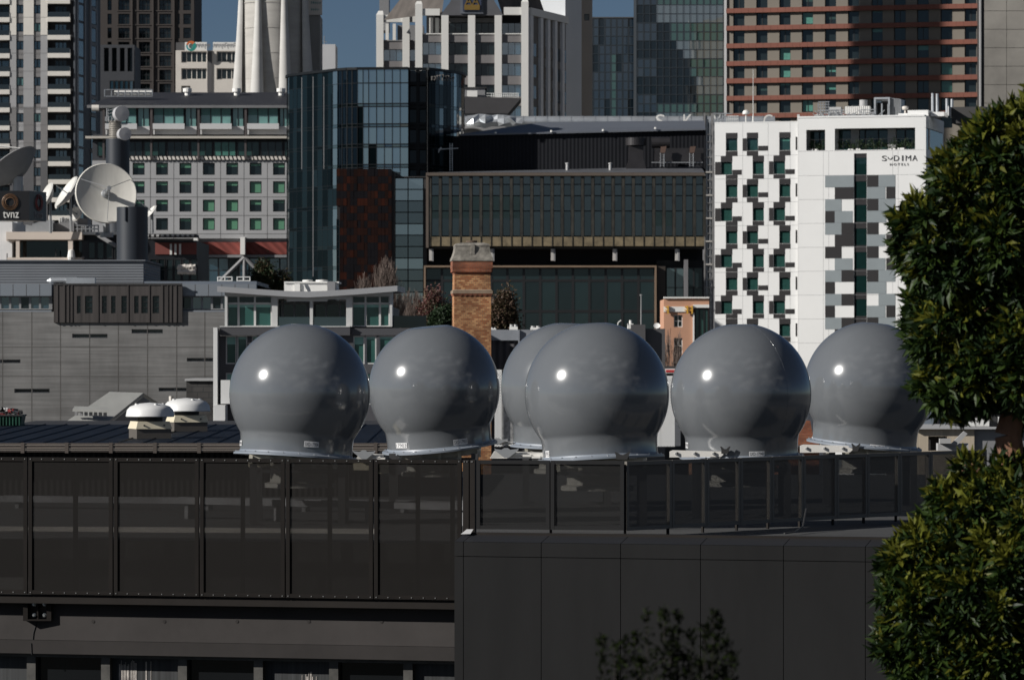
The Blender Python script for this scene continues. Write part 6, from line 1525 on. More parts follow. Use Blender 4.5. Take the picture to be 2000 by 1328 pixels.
    for i in range(5): m.tube((x0_ + i * .28, .8, lz), (x0_ + i * .28, .8, b.z(221, 1400)), .05, n=5)
    for i in range(8): m.tube((x0_ + random.uniform(0, 1.2), .8, lz), (x0_ + random.uniform(.1, 1.5), .9, b.z(224, 1400)), .05, n=5)
    m.tube((x0_, .8, b.z(221, 1400)), (b.x(1430, .8), .8, b.z(222, 1430)), .06, n=5); pl(m, 'roof_gantry', [steel], 'silver gantry of crossed struts at the left corner of the chequered hotel roof', 'gantry')
    m = MB(); m.lathe([(.001, .42), (.3, .32), (.42, .05), (.4, -.1)], 18, (b.x(1457, 3), 3, b.z(222, 1457, 3))); m.tube((b.x(1457, 3), 3, lz), (b.x(1457, 3), 3, b.z(222, 1457, 3)), .08, n=6); pl(m, 'white_dome', [white], 'small white dome antenna on the left wing of the chequered hotel', 'antenna')
chequer()

# ------------------------------------------------------------------ red-banded hotel
def redband():
    b = Bld('red_banded_hotel', 'tall brown hotel with rust-red bands between rows of dark windows, partly in shadow', 'building', 1420, 647, 1912, 637.6)
    wl = mat('taupe_wall', (.165, .146, .12), .8, var=.08, vs=.1); rd = mat('rust_red_band', (.168, .056, .036), .75, var=.1, vs=.3)
    xs = [(1432, 1454), (1477, 1499), (1522, 1544), (1566, 1588), (1611, 1633), (1656, 1678), (1702, 1724), (1746, 1769), (1791, 1814), (1837, 1860), (1884, 1907)]
    zz = lambda v: b.z(v, 1420)
    rows = [(-9, 18), (27.5, 52), (61, 86), (95, 120), (129.5, 154), (164, 188), (198, 222), (232, 256)]
    bands = [(18, 27), (52, 61), (86.5, 95.5), (121, 130), (154.5, 164), (188.5, 197.5), (223, 232)]
    x0, x1 = b.x(1420), b.x(1912)
    hs = [(b.x(p), b.x(q), zz(t1), zz(t0)) for t0, t1 in rows for p, q in xs]
    mb = MB(); mb.wall(x0, x1, 0, zz(-70), hs, 0, .5, 0); mb.box(x0, x1, .8, 20, 0, zz(-70), 0)
    mb.box(x0 - .4, x0, -.3, 1, 0, zz(-70), 1); mb.build('wall', [wl, lgrey], b.root)
    for t0, t1 in bands:
        m = MB(); m.box(x0 - .02, x1 + .05, -.55, -.003, zz(t1), zz(t0), 0)
        for i in range(34): xx = x0 + (x1 - x0) * i / 34; m.box(xx, xx + .05, -.556, -.549, zz(t1), zz(t0), 1)
        m.build('band', [rd, mat('band_joint', (.11, .035, .02), .8, var=0)], b.root)
    tc = glass('teal_curtain', (.08, .21, .17), .05, .1, wob=2.5); hg = glass('hotel_dark_glass', (.014, .020, .022), .05)
    dc = glass('dull_curtain', (.03, .055, .05), .05, .1, wob=2.5)
    lit = {(1, 3): .9, (3, 2): .95, (4, 2): 1, (5, 4): .6, (4, 4): .6, (6, 3): .9, (5, 2): .2, (4, 3): .15, (4, 9): 1, (5, 9): 1, (2, 6): .3, (3, 8): .4, (1, 6): .1}
    for i, h in enumerate(hs):
        r_, c = divmod(i, 11); f = lit.get((r_, c), 0); dull = not f and random.random() < .35; win(b.root, *h, .47, hg, frd, 1 + (i % 3 == 0), 1, .1, tc if f else (dc if dull else None), f or random.choice((.15, .25, .6)))
    t = Bld('concrete_panel_tower', 'plain grey concrete panel tower at the right edge above the leafy tree', 'building', 1913, 628, 2100, 628)
    cm = mat('weathered_panel', (.245, .23, .205), .85, var=.22, vs=.12, bump=.2)
    mb = MB(); px = 1922; n = 0
    for c in range(5):
        for r_ in range(9):
            a, cc, z0, z1 = t.W(1922 + c * 44, 1922 + (c + 1) * 44, -50 + r_ * 36, -50 + (r_ + 1) * 36); mb.box(a + .03, cc - .03, 0, .2, z0 + .03, z1 - .03)
    mb.build('panels', cm, t.root)
    mb = MB(); mb.box(t.x(1922), t.x(2140), .15, 15, 0, t.z(-60), 1); mb.box(t.x(1913), t.x(1916), -.2, .5, 0, t.z(-60), 0); mb.box(t.x(1916.1), t.x(1921.8), .2, 2, 0, t.z(-60), 1); mb.build('wall', [lgrey, char], t.root)
redband()

# ------------------------------------------------------------------ glass office towers
def glasstowers():
    tl = [glass('office_navy', (.014, .026, .042), .10, wob=.08), glass('office_green', (.030, .078, .068), .12, wob=.08), glass('office_blue', (.058, .080, .090), .26, wob=.08), glass('office_black', (.006, .012, .018), .05, wob=.08)]
    fm = mat('office_mullion', (.03, .04, .05), .4, var=0)
    def grid(b, p0, p1, pw, t0, t1, ph, pick, nm='storey_glazing'):
        rows = int((t1 - t0) / ph) + 1
        for r_ in range(rows):
            mb = MB(); p = p0; c = 0
            while p < p1 - 1:
                q = min(p + pw, p1); a, cc, z0, z1 = b.W(p, q, t0 + r_ * ph, t0 + (r_ + 1) * ph); e1, e2 = random.gauss(0, .004), random.gauss(0, .004)
                mb.add([(a, e1, z0), (cc, -e1, z0), (cc, e2 - e1, z1), (a, e1 + e2, z1)], [(0, 1, 2, 3)], pick(r_, c, p)); p = q; c += 1
            mb.build(nm, tl, b.root)
        mb = MB(); p = p0
        while p < p1 + 1: xx = b.x(p); mb.box(xx - .04, xx + .04, -.12, .02, b.z(t1 + 10), b.z(t0)); p += pw
        for r_ in range(rows + 1): zz = b.z(t0 + r_ * ph); mb.box(b.x(p0), b.x(p1), -.10, .018, zz - .05, zz + .05)
        mb.build('mullions', fm, b.root)
        mb = MB(); mb.box(b.x(p0), b.x(p1), .15, 16, 0, b.z(t0) - .05); mb.build('core', mat('tower_core', (.02, .024, .028), .6, var=0), b.root)
    random.seed(2)
    b = Bld('navy_glass_tower', 'lower navy gridded glass tower right of the white columned tower', 'building', 1157, 725)
    grid(b, 1157, 1250, 11.5, 36, 260, 17.5, lambda r_, c, p: 1 if c == 3 and r_ > 3 else (0 if r_ < 4 and c > 2 else (3 if (c + r_ // 3) % 4 == 1 else 0)))
    mb = MB(); mb.box(b.x(1157), b.x(1250), -.2, 16, b.z(36), b.z(34)); mb.build('parapet', dgrey, b.root)
    t = Bld('green_glass_tower', 'tall glass tower with alternating green and blue-grey storeys behind the silver roof', 'building', 1243, 705)
    def pk(r_, c, p):
        edge = 1300 + (r_ - 3) * 22 if r_ >= 6 else 0
        if p < 1273: return 0 if (r_ // 2) % 2 else 3
        d_ = p - (1290 + (r_ - 6) * 12)
        if 6 <= r_ <= 14 and 1275 < p < 1290 + (r_ - 5) * 9 and p < 1350: return 3  # dark wedge of panes imitates a reflected shape
        return 1 if (r_ // 2) % 2 else 2
    grid(t, 1243, 1425, 13.0, -60, 260, 17.5, pk)
glasstowers()

# ------------------------------------------------------------------ white columned tower with the club plaque
def columned():
    Y = 650
    b = Bld('columned_tower', 'white columned office tower with grey spandrels and a navy and yellow plaque', 'building', 735, Y)
    sp = mat('grey_spandrel', (.165, .155, .155), .7, var=.05); cw = mat('column_white', (.64, .63, .60), .6, var=.04, vs=.1)
    z = lambda v, d=0: b.z(v, None, d); x = lambda p, d=0: b.x(p, d)
    # front section columns
    tops = {811: 9, 862: 31, 914: 31, 966: 31, 1018: 5}
    for p, t0 in tops.items():
        m = MB(); m.box(x(p), x(p + 14), -.5, .6, 0, z(t0)); 
        if p in (811, 1018): m.add([(x(p), -.5, z(t0) + .003), (x(p + 14), -.5, z(t0) + .003), (x(p + 14), .6, z(t0) + .003), (x(p), .6, z(t0) + .003), (x(p + 3), .0, z(t0 - 6)), (x(p + 12), .0, z(t0 - 6))], [(0, 1, 5, 4), (1, 2, 5), (2, 3, 4, 5), (3, 0, 4)])
        m.build('column', cw, b.root)
    m = MB(); m.box(x(825.1), x(859), -.3, .5, z(31), z(18)); m.build('top_beam', cw, b.root)
    m = MB(); m.box(x(984), x(1017.9), -.3, .5, z(30), z(15)); m.build('top_beam', cw, b.root)
    for t0, t1 in ((68, 83), (108, 124), (149, 166), (190, 207), (232, 248)):
        m = MB(); m.box(x(825.1), x(1018), -.1, 1, z(t1), z(t0)); m.build('spandrel', sp, b.root)
    m = MB(); m.box(x(825.1), x(1018), -.25, .6, z(68) + .003, z(66)); m.build('terrace_edge', cw, b.root)
    bays = [(825.1, 862), (876, 914), (928, 966), (980, 1018)]
    for i, (p, q) in enumerate(bays):
        for t0, t1 in ((83, 108), (124, 149), (166, 190), (207, 232)): win(b.root, x(p), x(q), z(t1) + .005, z(t0) - .005, .3, (gblue2 if i in (0, 3) else ga), frd, 3, 1, .07)
    m = MB(); m.box(x(832), x(1018), 3.5, 14, z(68), z(20), 0); m.box(x(826), x(1018), .9, 14, 0, z(70), 0); m.build('core', black, b.root)
    for p in (838, 850): m = MB(); m.box(x(p), x(p + 7), 1.6, 2.6, z(66), z(34)); m.build('terrace_pier', cw, b.root)
    for p, q in bays[1:]: win(b.root, x(p), x(q), z(66), z(42), 3.4, gblue if p > 970 else ga, frd, 3, 1, .08)
    m = MB(); m.box(x(876), x(966), 2.8, 3.2, z(42), z(33)); m.build('lintel', mgrey, b.root)
    # set-back left section
    d = 15; X_ = lambda p: x(p, d); Zd = lambda v: z(v, d)
    for p, t0 in ((735, 30), (786, 29)):
        m = MB(); m.box(X_(p), X_(p + 14), d - .5, d + .6, 0, Zd(t0)); m.add([(X_(p), d - .5, Zd(t0) + .003), (X_(p + 14), d - .5, Zd(t0) + .003), (X_(p + 14), d + .6, Zd(t0) + .003), (X_(p), d + .6, Zd(t0) + .003), (X_(p + 4), d, Zd(t0 - 8)), (X_(p + 13), d, Zd(t0 - 8))], [(0, 1, 5, 4), (1, 2, 5), (2, 3, 4, 5), (3, 0, 4)]); m.build('column', cw, b.root)
    m = MB(); m.box(X_(749.1), X_(785.9), d - .3, d + .5, Zd(44), Zd(30)); m.box(X_(800.1), X_(815), d - .3, d + .5, Zd(44), Zd(30)); m.build('top_beam', cw, b.root)
    for t0, t1 in ((81, 97), (120, 135), (160, 176)): m = MB(); m.box(X_(749.1), X_(785.9), d - .1, d + 1, Zd(t1), Zd(t0)); m.box(X_(800.1), X_(812), d - .1, d + 1, Zd(t1), Zd(t0)); m.build('spandrel', sp, b.root)
    for p, q in ((749.1, 785.9), (800.1, 812)):
        for t0, t1 in ((97, 120), (135, 160)): win(b.root, X_(p), X_(q), Zd(t1) + .005, Zd(t0) - .005, d + .3, gblue2, frd, 3 if q < 790 else 1, 1, .07)
    m = MB(); m.box(X_(749), X_(830), d - .25, d + .6, Zd(81) + .003, Zd(79)); m.box(X_(736), X_(825), d + 1.2, d + 12, 0, Zd(82)); m.box(X_(775), X_(826), d + 4, d + 12, Zd(82) + .01, Zd(46)); m.build('core', mgrey, b.root)
    for p in (752, 766): m = MB(); m.box(X_(p), X_(p + 6), d + 3, d + 4, Zd(80), Zd(44)); m.build('terrace_pier', cw, b.root)
    # sloped roof, plaque wall
    rf = mat('brown_slate_roof', (.075, .065, .058), .9, var=.35, vs=.6, vec=(1, 1, .3)); pw = mat('plaque_wall', (.09, .09, .098), .6, var=.1)
    m = MB(); m.add([(x(750, 13), 13, Z(40, Y + 13)), (x(863, .7), .7, z(25)), (x(872, 4), 4, z(-40)), (x(812, 13), 13, Z(-40, Y + 13))], [(0, 1, 2, 3)]); m.build('roof_slope', rf, b.root); m = MB(); m.add([(x(980, .7), .7, z(25)), (x(1070, 14), 14, z(30)), (x(1040, 14), 14, z(-60)), (x(960, 4), 4, z(-40))], [(0, 1, 2, 3)]); m.build('roof_slope', rf, b.root)
    m = MB(); m.prism([(x(860), z(31)), (x(983), z(31)), (x(966), z(4)), (x(960), z(-40)), (x(884), z(-40)), (x(880), z(4))], -.4, 3); m.build('plaque_wall', pw, b.root)
    m = MB(); m.box(x(733), x(752), 20, 26, Z(60, Y + 20), Z(-30, Y + 20)); m.build('stair_head', mgrey, b.root)
    m = MB(); m.box(x(899), x(944), -.62, -.403, z(28), z(-25), 0); m.box(x(904), x(940), -.8, -.623, z(23), z(-22), 1); m.box(x(907), x(937), -.9, -.803, z(21), z(11), 2); text_mb(m, 'AA', x(908), x(936), z(11), z(-4), -.803, .08, 2)
    m.build('club_plaque', [mat('plaque_grey', (.11, .12, .14), .5), mat('plaque_navy', (.03, .04, .075), .5, var=.1), mat('plaque_yellow', (.16, .10, .02), .5, var=.1)], b.root)
    # right flank turning away
    A = Vector((x(1032), .6, 0)); Cw = Vector((X(1105, 668) - b.root.location.x, 18, 0)); u = Cw - A; ud = u.normalized(); nn = Vector((ud.y, -ud.x, 0))
    def flank(m, f0, f1, d0, d1, t0, t1, k=0):
        p, q = A + u * f0, A + u * f1
        o_ = [p + nn * d0, q + nn * d0, q - nn * d1, p - nn * d1]; m.plan([(v.x, v.y) for v in o_], z(t1), z(t0), k)
    m = MB(); flank(m, 0, 1, .0, 1.0, 30, 700); m.build('flank_wall', mat('flank_dark', (.13, .125, .12), .7), b.root)
    m = MB(); flank(m, 0, 1, .5, 1.0, 15, 29.5); m.build('top_beam', cw, b.root)
    for f in (0, .26, .45, .64, .84): m = MB(); flank(m, f, f + .06, .45, .1, 30, 700); m.build('column', mat('flank_column', (.66, .66, .67), .7, var=.05), b.root)
    for i, t0 in enumerate((83, 124, 166, 207)):
        for j, f in enumerate((.07, .32, .51, .70, .90)):
            m = MB(); flank(m, f, min(f + .18, 1) if j else f + .18, .06, .0, t0, t0 + 25); m.build('window', [ga if j > 2 else gbronze], b.root)
    blk = Bld('stepped_tower', 'plain grey and beige stepped tower behind the right flank of the white columned tower', 'building', 1104, 668, 1136, 674)
    m = MB(); m.box(0, blk.x(1136), 0, 10, 0, blk.z(-70)); m.build('shaded_wall', mat('tower_grey', (.55, .57, .59), .8, var=.05, vs=.1), blk.root)
    c2 = Bld('beige_slab', 'narrow beige slab tower with a few square windows beside the navy glass tower', 'building', 1136, 676, 1157, 676)
    hs = [c2.W(1141, 1151, 28, 41)]
    m = MB(); m.wall(0, c2.x(1157), 0, c2.z(-70), hs, 0, .3); m.box(0, c2.x(1157), .4, 10, 0, c2.z(-70)); m.build('wall', mat('beige_wall', (.33, .30, .27), .8, var=.06, vs=.1), c2.root)
    win(c2.root, *hs[0], .25, ga, frd, 1, 1, .06)
    c3 = Bld('stair_tower', 'pale concrete stair tower with a small square window behind the white columned tower roof', 'building', 1105, 682, 1136, 682)
    m = MB(); m.box(0, c3.x(1137), 0, 6, 0, c3.z(-80)); m.box(c3.x(1117), c3.x(1127), -.05, -.003, c3.z(20), c3.z(8), 1); m.build('wall', [offw, char], c3.root)
gblue2 = glass('sky_blue_glass', (.03, .065, .095), .30, wob=.1)
gbronze = glass('bronze_glass', (.10, .075, .05), .10, wob=.2)
columned()

# ------------------------------------------------------------------ concrete needle tower
def needle():
    Y = 600; s_ = K * Y
    cm = mat('needle_concrete', (.36, .345, .32), .85, var=.16, vs=.25, vec=(.6, .6, 2.5), bump=.25)
    t = thing('concrete_tower', 'round concrete shaft of a very tall tower with flared buttress legs', 'tower', (X(534, Y), Y, 0))
    mb = MB(); zr = lambda v: Z(v, Y)
    mb.lathe([(4.35, 150), (4.35, zr(-100)), (4.5, zr(180)), (4.8, 0)], 64)
    for q in range(9): zz = zr(-40 + q * 49); mb.lathe([(4.52, zz + .04), (4.535, zz), (4.52, zz - .04)], 64)
    autosmooth(mb.build('shaft', cm, t), 40)
    lm = mat('leg_concrete', (.46, .45, .43), .8, var=.12, vs=.2, vec=(.6, .6, 1.6), bump=.2)
    for k in range(8):
        an = R(-90 - 68 + 45 * k)
        mb = MB(); prof = []
        for i in range(13):
            v = -120 + i * 40; f = max(0, min(1.6, (v + 60) / 240)); rad = 4.95 + .98 * f ** 1.4; w_ = .34 + .62 * f ** 1.3; prof.append((rad, w_, zr(v)))
        prof.insert(0, (4.4, .3, zr(-210))); prof.append((7.8, 2.0, 0))
        vs = []
        for rad, w_, zz in prof:
            for j in range(9):
                a = math.pi * j / 8; lx, ly = rad - w_ * .9 + w_ * 1.0 * math.sin(a), w_ * math.cos(a)
                vs.append((lx * math.cos(an) - ly * math.sin(an), lx * math.sin(an) + ly * math.cos(an), zz))
        mb.add(vs, [(i * 9 + j, i * 9 + j + 1, (i + 1) * 9 + j + 1, (i + 1) * 9 + j) for i in range(len(prof) - 1) for j in range(8)])
        autosmooth(mb.build('leg', lm, t), 60)
    # lift shaft block with a small sign, and the low white block
    b = Bld('tower_annexe', 'grey concrete annexe with a small white sign beside the round concrete tower', 'building', 597, 606)
    mb = MB(); mb.box(b.x(585), b.x(625), 0, 8, 0, b.z(30)); mb.build('wall', mat('annexe_grey', (.22, .22, .215), .8, var=.15, vs=.3), b.root)
    mb = MB(); mb.box(b.x(602), b.x(629), -.3, .5, b.z(30), b.z(-20)); random.seed(6)
    for py, n in ((5, 5), (18, 4)):
        for i in range(n):
            a = b.x(608 + i * 4); h_ = random.uniform(3, 6); mb.box(a, a + .09, -.33, -.303, b.z(py + 4), b.z(py + 4 - h_), 1); mb.box(a, a + .22, -.335, -.304, b.z(py + 2), b.z(py + 1), 1)
    mb.build('sign', [offw, mat('teal_letters', (.05, .20, .20), .5)], b.root)
    c = Bld('white_block', 'plain white block against the sky right of the round concrete tower', 'building', 622, 640)
    mb = MB(); mb.box(c.x(610), c.x(655), 0, 8, 0, c.z(87)); mb.build('wall', mat('block_white', (.46, .46, .47), .7, var=.05), c.root)
    mb = MB(); mb.tube((c.x(633), 1, c.z(87)), (c.x(633), 1, c.z(70)), .06, n=5); mb.tube((c.x(630), 1, c.z(80)), (c.x(638), 1, c.z(82)), .05, n=5); mb.build('aerial', frg, c.root)
    # low white office with rooftop sign
    w_ = Bld('white_office', 'low white office with dark window bands left of the round concrete tower', 'building', 343, 625)
    wm = mat('office_cream', (.58, .54, .49), .7, var=.05)
    win_r = [(354, 404, 101, 123), (423, 462, 101, 122), (354, 404, 134, 156), (423, 462, 134, 156), (354, 372, 168, 195)]
    hs = [w_.W(*r) for r in win_r]; mb = MB(); mb.wall(w_.x(343), w_.x(470), 0, w_.z(99), hs, 0, .6); mb.box(w_.x(343), w_.x(470), .9, 12, 0, w_.z(99)); mb.build('wall', wm, w_.root)
    for h, n in zip(hs, (5, 4, 5, 4, 2)): win(w_.root, *h, .4, ga, mat('cream_frame', (.5, .47, .43), .6, var=0), n, 1, .13)
    mb = MB(); mb.box(w_.x(405), w_.x(414), -.15, .5, w_.z(180), w_.z(99.2)); mb.build('recess_panel', dgrey, w_.root)
    mb = MB(); mb.box(w_.x(343), w_.x(361), .5, 3, w_.z(99) + .01, w_.z(83)); mb.build('stair_head', dgrey, w_.root)
    mb = MB(); mb.box(w_.x(361), w_.x(404), .0, .4, w_.z(99) + .003, w_.z(83), 0); mb.box(w_.x(416), w_.x(470), .0, .4, w_.z(99) + .003, w_.z(83), 0); mb.build('parapet', white, w_.root)
    s2 = Bld('rooftop_sign', 'sign of grey letters with an orange and teal emblem on the low white office', 'sign', 361, 624)
    mb = MB(); c0 = (s2.x(374), s2.z(91)); r_ = 10 * K * 624
    for i in range(24):
        a0, a1 = R(i * 15), R(i * 15 + 15); k = 0 if 40 < i * 15 < 165 else (1 if (i * 15 < 41 or i * 15 > 225) else 2); ri = r_ * (.35 + .35 * math.sin(a0 / 2) ** 2)
        mb.prism([(c0[0] + ri * math.cos(a0), c0[1] + ri * math.sin(a0)), (c0[0] + r_ * math.cos(a0), c0[1] + r_ * math.sin(a0)), (c0[0] + r_ * math.cos(a1), c0[1] + r_ * math.sin(a1)), (c0[0] + ri * math.cos(a1), c0[1] + ri * math.sin(a1))], -.6, -.3, k)
    mb.lathe([(.001, 0), (r_ * .5, 0)], 20, mtx=Matrix.Translation((c0[0], -.28, c0[1])) @ Matrix.Rotation(R(90), 4, 'X'), m=3)
    mb.build('emblem', [mat('sign_orange', (.5, .12, .03), .5), mat('sign_teal', (.02, .22, .18), .5), mat('sign_aqua', (.05, .25, .27), .5), white], s2.root)
    mb = MB(); random.seed(8)
    px = 384
    while px < 459:
        if not 412 < px < 415:
            h_ = random.choice((7, 7, 9, 7)); dn = random.choice((0, 0, 0, 3)); a = s2.x(px); z0 = s2.z(94 + dn); wd = random.uniform(.22, .3)
            mb.box(a, a + .1, -.6, -.4, z0, s2.z(94 - h_)); mb.box(a + .1, a + wd, -.6, -.4, s2.z(94 - h_) - .12, s2.z(94 - h_)); mb.box(a + .1, a + wd, -.6, -.4, s2.z(91), s2.z(91) + .1); mb.box(a + wd, a + wd + .08, -.6, -.4, s2.z(94), s2.z(94 - 6.5))
        px += 5.6
    mb.build('letters', mat('letter_grey', (.16, .16, .17), .5), s2.root)
needle()

# ------------------------------------------------------------------ apartment tower and brown tower on the left
def apartments():
    Y = 650
    b = Bld('apartment_tower', 'white and grey apartment tower with stacked white balconies at the left edge', 'building', -40, Y)
    z = lambda v: b.z(v); x = lambda p: b.x(p)
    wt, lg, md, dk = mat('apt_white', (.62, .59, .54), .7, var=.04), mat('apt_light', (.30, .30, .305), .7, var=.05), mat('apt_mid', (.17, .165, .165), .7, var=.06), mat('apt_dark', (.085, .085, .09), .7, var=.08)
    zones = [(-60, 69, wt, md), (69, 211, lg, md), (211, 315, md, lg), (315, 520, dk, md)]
    cols = [(32, 46), (66, 79.5)]; step = 35.25
    wins = []
    for i in range(-1, 13):
        t0 = 10 + step * i if i < 6 else 10 + step * i
        for p, q in cols: wins.append((p, q, t0, t0 + 17.5))
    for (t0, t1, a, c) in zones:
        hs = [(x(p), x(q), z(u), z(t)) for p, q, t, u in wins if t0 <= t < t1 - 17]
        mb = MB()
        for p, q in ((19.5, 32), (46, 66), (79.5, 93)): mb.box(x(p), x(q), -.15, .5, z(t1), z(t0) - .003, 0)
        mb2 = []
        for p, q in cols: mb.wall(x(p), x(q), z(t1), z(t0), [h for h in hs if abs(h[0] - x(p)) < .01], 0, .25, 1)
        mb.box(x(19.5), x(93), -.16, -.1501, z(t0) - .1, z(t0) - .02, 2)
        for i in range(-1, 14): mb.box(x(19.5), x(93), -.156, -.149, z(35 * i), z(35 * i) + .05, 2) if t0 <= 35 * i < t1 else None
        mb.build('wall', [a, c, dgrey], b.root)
    for k, (p, q, t, u) in enumerate(wins):
        win(b.root, x(p), x(q), z(u), z(t), .22, gblue if k % 5 else mat_teal1, frd, 2, 1, .1)
    mb = MB(); mb.box(x(-40), x(148), 1.3, 16, 0, z(-60)); mb.build('core', mat('apt_core', (.014, .014, .017), .6), b.root)
    mb = MB(); mb.box(x(19.6), x(93), .3, 1.29, 0, z(-60)); mb.box(x(90), x(93), -.1, 1.29, 0, z(-60)); mb.build('pier', dk, b.root)
    for i in range(-1, 13):
        t0 = -1 + 35.2 * i; ex = i * .15
        for p0, p1, dy in ((92.8 + ex, 137 + ex, 0), (-40, 19.2, .6)):
            m = MB(); m.box(x(p0), x(p1), -.3, 1.2, z(t0 + 9 + dy), z(t0 + dy), 0); m.box(x(p0) + .05, x(p1) - .05, -.25, -.21, z(t0 + dy) + .01, z(t0 - 10 + dy), 1); m.box(x(p1 - 6), x(p1 - 1), .6, 1.1, z(t0 + dy), z(t0 - 8 + dy), 2) if random.random() < .6 else None
            m.build('balcony', [wt, glass('balcony_glass', (.02, .026, .03), .06), mgrey], b.root)
            if p0 > 0: 
                win(b.root, x(p0 + 12), x(p1 - 8), z(t0 + 34), z(t0 + 12), 1.27, gblue if i % 3 else ga, frd, 3, 1, .12)
            else: win(b.root, x(p0 + 10), x(p1 - 2), z(t0 + 34), z(t0 + 12), 1.27, gblue if i % 2 else ga, frd, 3, 1, .15)
    # shaded flank
    A = Vector((x(147), 0, 0)); Y2 = Y + 14; C = Vector((X(196, Y2) - b.root.location.x, 14, 0)); u = C - A; ud = u.normalized(); nn = Vector((ud.y, -ud.x, 0))
    def fl(m, f0, f1, d0, t0, t1, k=0):
        p, q = A + u * f0, A + u * f1; m.plan([(v.x, v.y) for v in (p + nn * d0, q + nn * d0, q - nn * .3, p - nn * .3)], z(t1), z(t0), k)
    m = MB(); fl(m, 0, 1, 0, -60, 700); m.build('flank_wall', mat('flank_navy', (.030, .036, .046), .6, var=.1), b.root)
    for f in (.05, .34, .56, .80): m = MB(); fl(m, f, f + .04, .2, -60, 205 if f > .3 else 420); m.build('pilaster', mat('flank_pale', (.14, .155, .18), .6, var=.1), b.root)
    for i in range(-1, 12):
        m = MB(); fl(m, .60, .78, .12, 12 + 35.2 * i, 38 + 35.2 * i); m.build('window', ga, b.root); m = MB(); fl(m, .60, .78, .25, 40 + 35.2 * i, 46 + 35.2 * i); m.build('balcony', mat('flank_balcony', (.12, .13, .145), .6), b.root)
        m = MB(); fl(m, .12, .30, .06, 8 + 35.2 * i, 38 + 35.2 * i); m.build('window', gblue, b.root)
apartments()

def browntower():
    Y = 720
    b = Bld('brown_tower', 'tall dull brown tower with rows of square dark windows left of the open sky', 'building', 190, Y)
    w_ = mat('brown_render', (.044, .037, .034), .85, var=.08, vs=.1); w2 = mat('brown_pier', (.054, .045, .041), .85, var=.08, vs=.1)
    x, z = b.x, b.z; cols = [(210, 218), (231, 253), (271, 293), (311, 334), (347, 351), (358, 373)]
    rows = [(t, t + 20.5) for t in [-27 + 27.3 * i for i in range(9)]]
    hs = [(x(p), x(q), z(u), z(t)) for t, u in rows for p, q in cols]
    mb = MB(); mb.wall(x(190), x(379), 0, z(-60), hs, 0, .5, 0)
    for p, q in ((256, 259), (297, 300), (337, 341)): mb.box(x(p), x(q), -.3, -.001, 0, z(-60), 1)
    for t, u in rows: mb.box(x(228), x(345), -.12, -.002, z(u + 2), z(u), 1)
    mb.box(x(190), x(379), .8, 18, 0, z(-60), 0); mb.build('wall', [w_, w2], b.root)
    for i, h in enumerate(hs): win(b.root, *h, .45, ga, frd, 3 if h[1] - h[0] > 1.5 else 1, 2, .1)
    c = Bld('dark_annexe', 'low dark block with tall window slots in front of the brown tower', 'building', 190, 690)
    hs = [c.W(p, p + 9.5, 94, 140) for p in (203, 218.5, 234, 249)]
    mb = MB(); mb.wall(c.x(190), c.x(262), 0, c.z(88), hs, 0, .5, 0); mb.box(c.x(190), c.x(262), .8, 12, 0, c.z(88), 0); mb.build('wall', mat('annexe_dark', (.040, .043, .050), .6, var=.12), c.root)
    for h in hs: win(c.root, *h, .45, ga, frd, 1, 1, .08)
    for i in range(5): win(c.root, c.x(214 + i * 9.5), c.x(222 + i * 9.5), c.z(178), c.z(158), -.05, gblue, frd, 1, 1, .08)
browntower()

